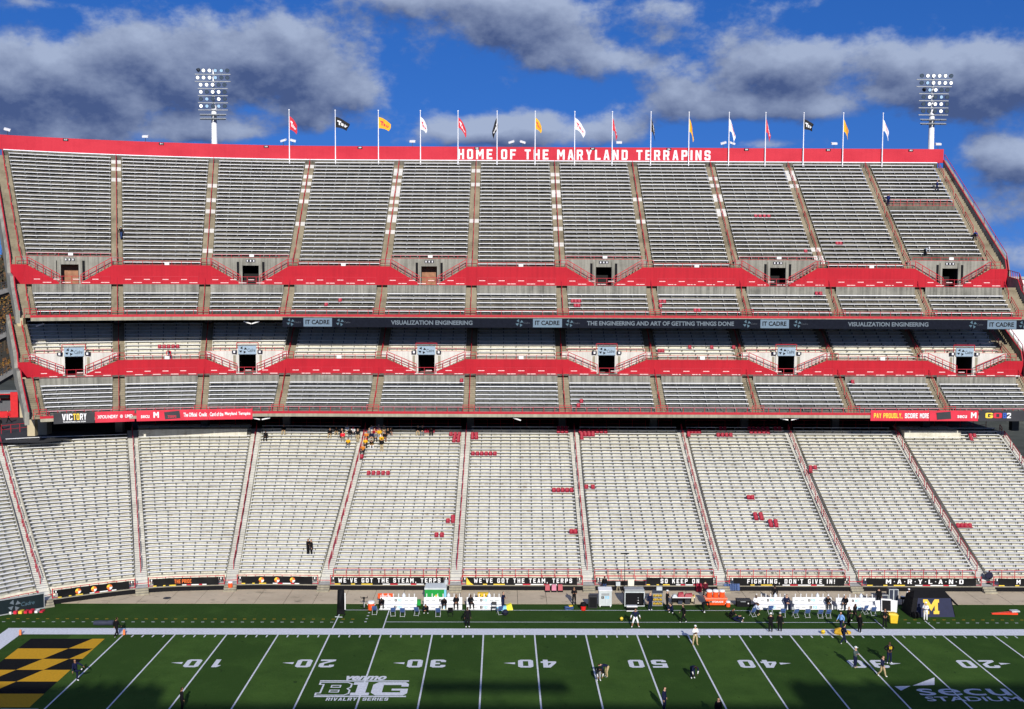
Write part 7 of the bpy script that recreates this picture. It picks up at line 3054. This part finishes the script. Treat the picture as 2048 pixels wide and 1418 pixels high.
crowd(731, 873, 'small spectator in red and white with red cap', 'sit', R1, W_, 0, 0, cap=R1, scale=.75)
crowd(743.5, 874, 'spectator in navy jacket with orange collar', 'lap', N_, T1, 0, 0, hair=(.5, .12, .02), scale=1.08)
crowd(759, 868, 'spectator in gold jersey and white trousers', 'lap', Y1, W_, 0, 1)
crowd(770, 873.5, 'spectator in black jacket with bare knees', 'lap', K_, (.25, .12, .07), 0, 1)
crowd(731, 884.5, 'spectator in gold and black striped top in the lowest row of the group', 'lap', Y1, K_, 0, 0, sleeve=K_)
crowd(743, 886, 'spectator in black top with gold shorts and white socks', 'slump', K_, Y1, 10, 0, shin=W_)
crowd(764, 890, 'person in black top and khaki trousers standing among the benches', 'fold', K_, T1, 180, 1, stand=True)
crowd(781, 861, 'spectator in dark coat apart from the group', 'slump', K_, (.4, .25, .2), 10, 1)
crowd(673, 861, 'spectator in black and tan beside the outermost one', 'slump', K_, T1, 5, 1)
crowd(700, 867, 'spectator in dark hooded top beside the aisle', 'lap', K_, G1, 10, 2)
crowd(726, 867, 'spectator in orange and black next to the aisle', 'sit', (.6, .2, .03), K_, -10, 0, sleeve=K_)
crowd(749, 868, 'spectator in maroon sweater and khaki trousers', 'lap', (.28, .02, .03), T1, 0, 0)
crowd(752, 874, 'spectator in grey hooded top with gold cap', 'lap', G1, K_, 0, 0, cap=Y1)
crowd(776, 867, 'spectator in black with pale trousers at the edge of the group', 'lap', K_, (.5, .48, .44), 0, 1)
crowd(763, 880, 'spectator in gold hooded top and dark trousers', 'lap', Y1, K_, 5, 0)
crowd(836, 861, 'spectator with khaki trousers at the shade line', 'lap', K_, T1, 0, 0)
crowd(845, 861, 'spectator with dark trousers at the shade line', 'lap', K_, G1, 0, 0)
crowd(863, 861, 'spectator in black leaning forward at the shade line', 'slump', K_, K_, 0, 2)
crowd(568, 861, 'lone spectator in dark clothes beside the curved sections', 'lap', K_, T1, 0, 1)
crowd(531.5, 875, 'lone spectator in black sitting next to the aisle', 'lap', K_, K_, 0, 2)
crowd(617, 1102, 'taller of two people in black standing together among the lower benches', 'fold', K_, K_, 60, 1, stand=True, grp='pair standing in the lower bowl', scale=1.02)
crowd(624, 1102, 'shorter of two people in black standing together among the lower benches', 'stand', K_, K_, -60, 0, stand=True, grp='pair standing in the lower bowl', scale=.98)
WK = 'workers on the upper decks'
crowd(243.5, 474, 'person in black jacket and jeans climbing the upper deck aisle near the curved end', 'walk', K_, JEAN, 175, 0, stand=True, low=False, grp=WK, cap=(.4, .4, .4))
crowd(1775, 407, 'worker in blue standing beside the upper deck aisle', 'stand', (.02, .03, .14), N_, 120, 0, stand=True, low=False, grp=WK)
crowd(1872, 382, 'worker in blue standing high among the upper benches', 'walk', (.02, .03, .14), N_, 60, 0, stand=True, low=False, grp=WK)
crowd(1948, 459, 'worker in bright blue on the outermost upper aisle', 'bend', (.02, .05, .30), K_, 150, 0, stand=True, low=False, grp=WK)
crowd(1849, 508, 'worker in white cap and pale top bending over the lowest upper benches', 'bend', (.4, .45, .5), K_, 20, 0, stand=True, low=False, grp=WK, cap=W_)
crowd(341, 712, 'person in blue trousers leaning over a middle deck bench', 'bend', R1, (.02, .04, .18), 0, 0, stand=True, low=False, grp=WK)
crowd(232, 684, 'person in dark clothes in the shade of the middle deck', 'stand', N_, N_, 0, 1, stand=True, low=False, grp=WK)
# plaza
a = at_z(18, 846, PZ)
P('person in red top and black trousers walking past the kiosk', (a[0], a[1], PZ), 'walk', -60, (.60, .02, .03), K_, K_, 0, group='people on the plaza')
a = at_z(2, 861, PZ)
P('person in black walking at the edge of the plaza', (a[0], a[1], PZ), 'walk', -60, K_, K_, K_, 1, group='people on the plaza')
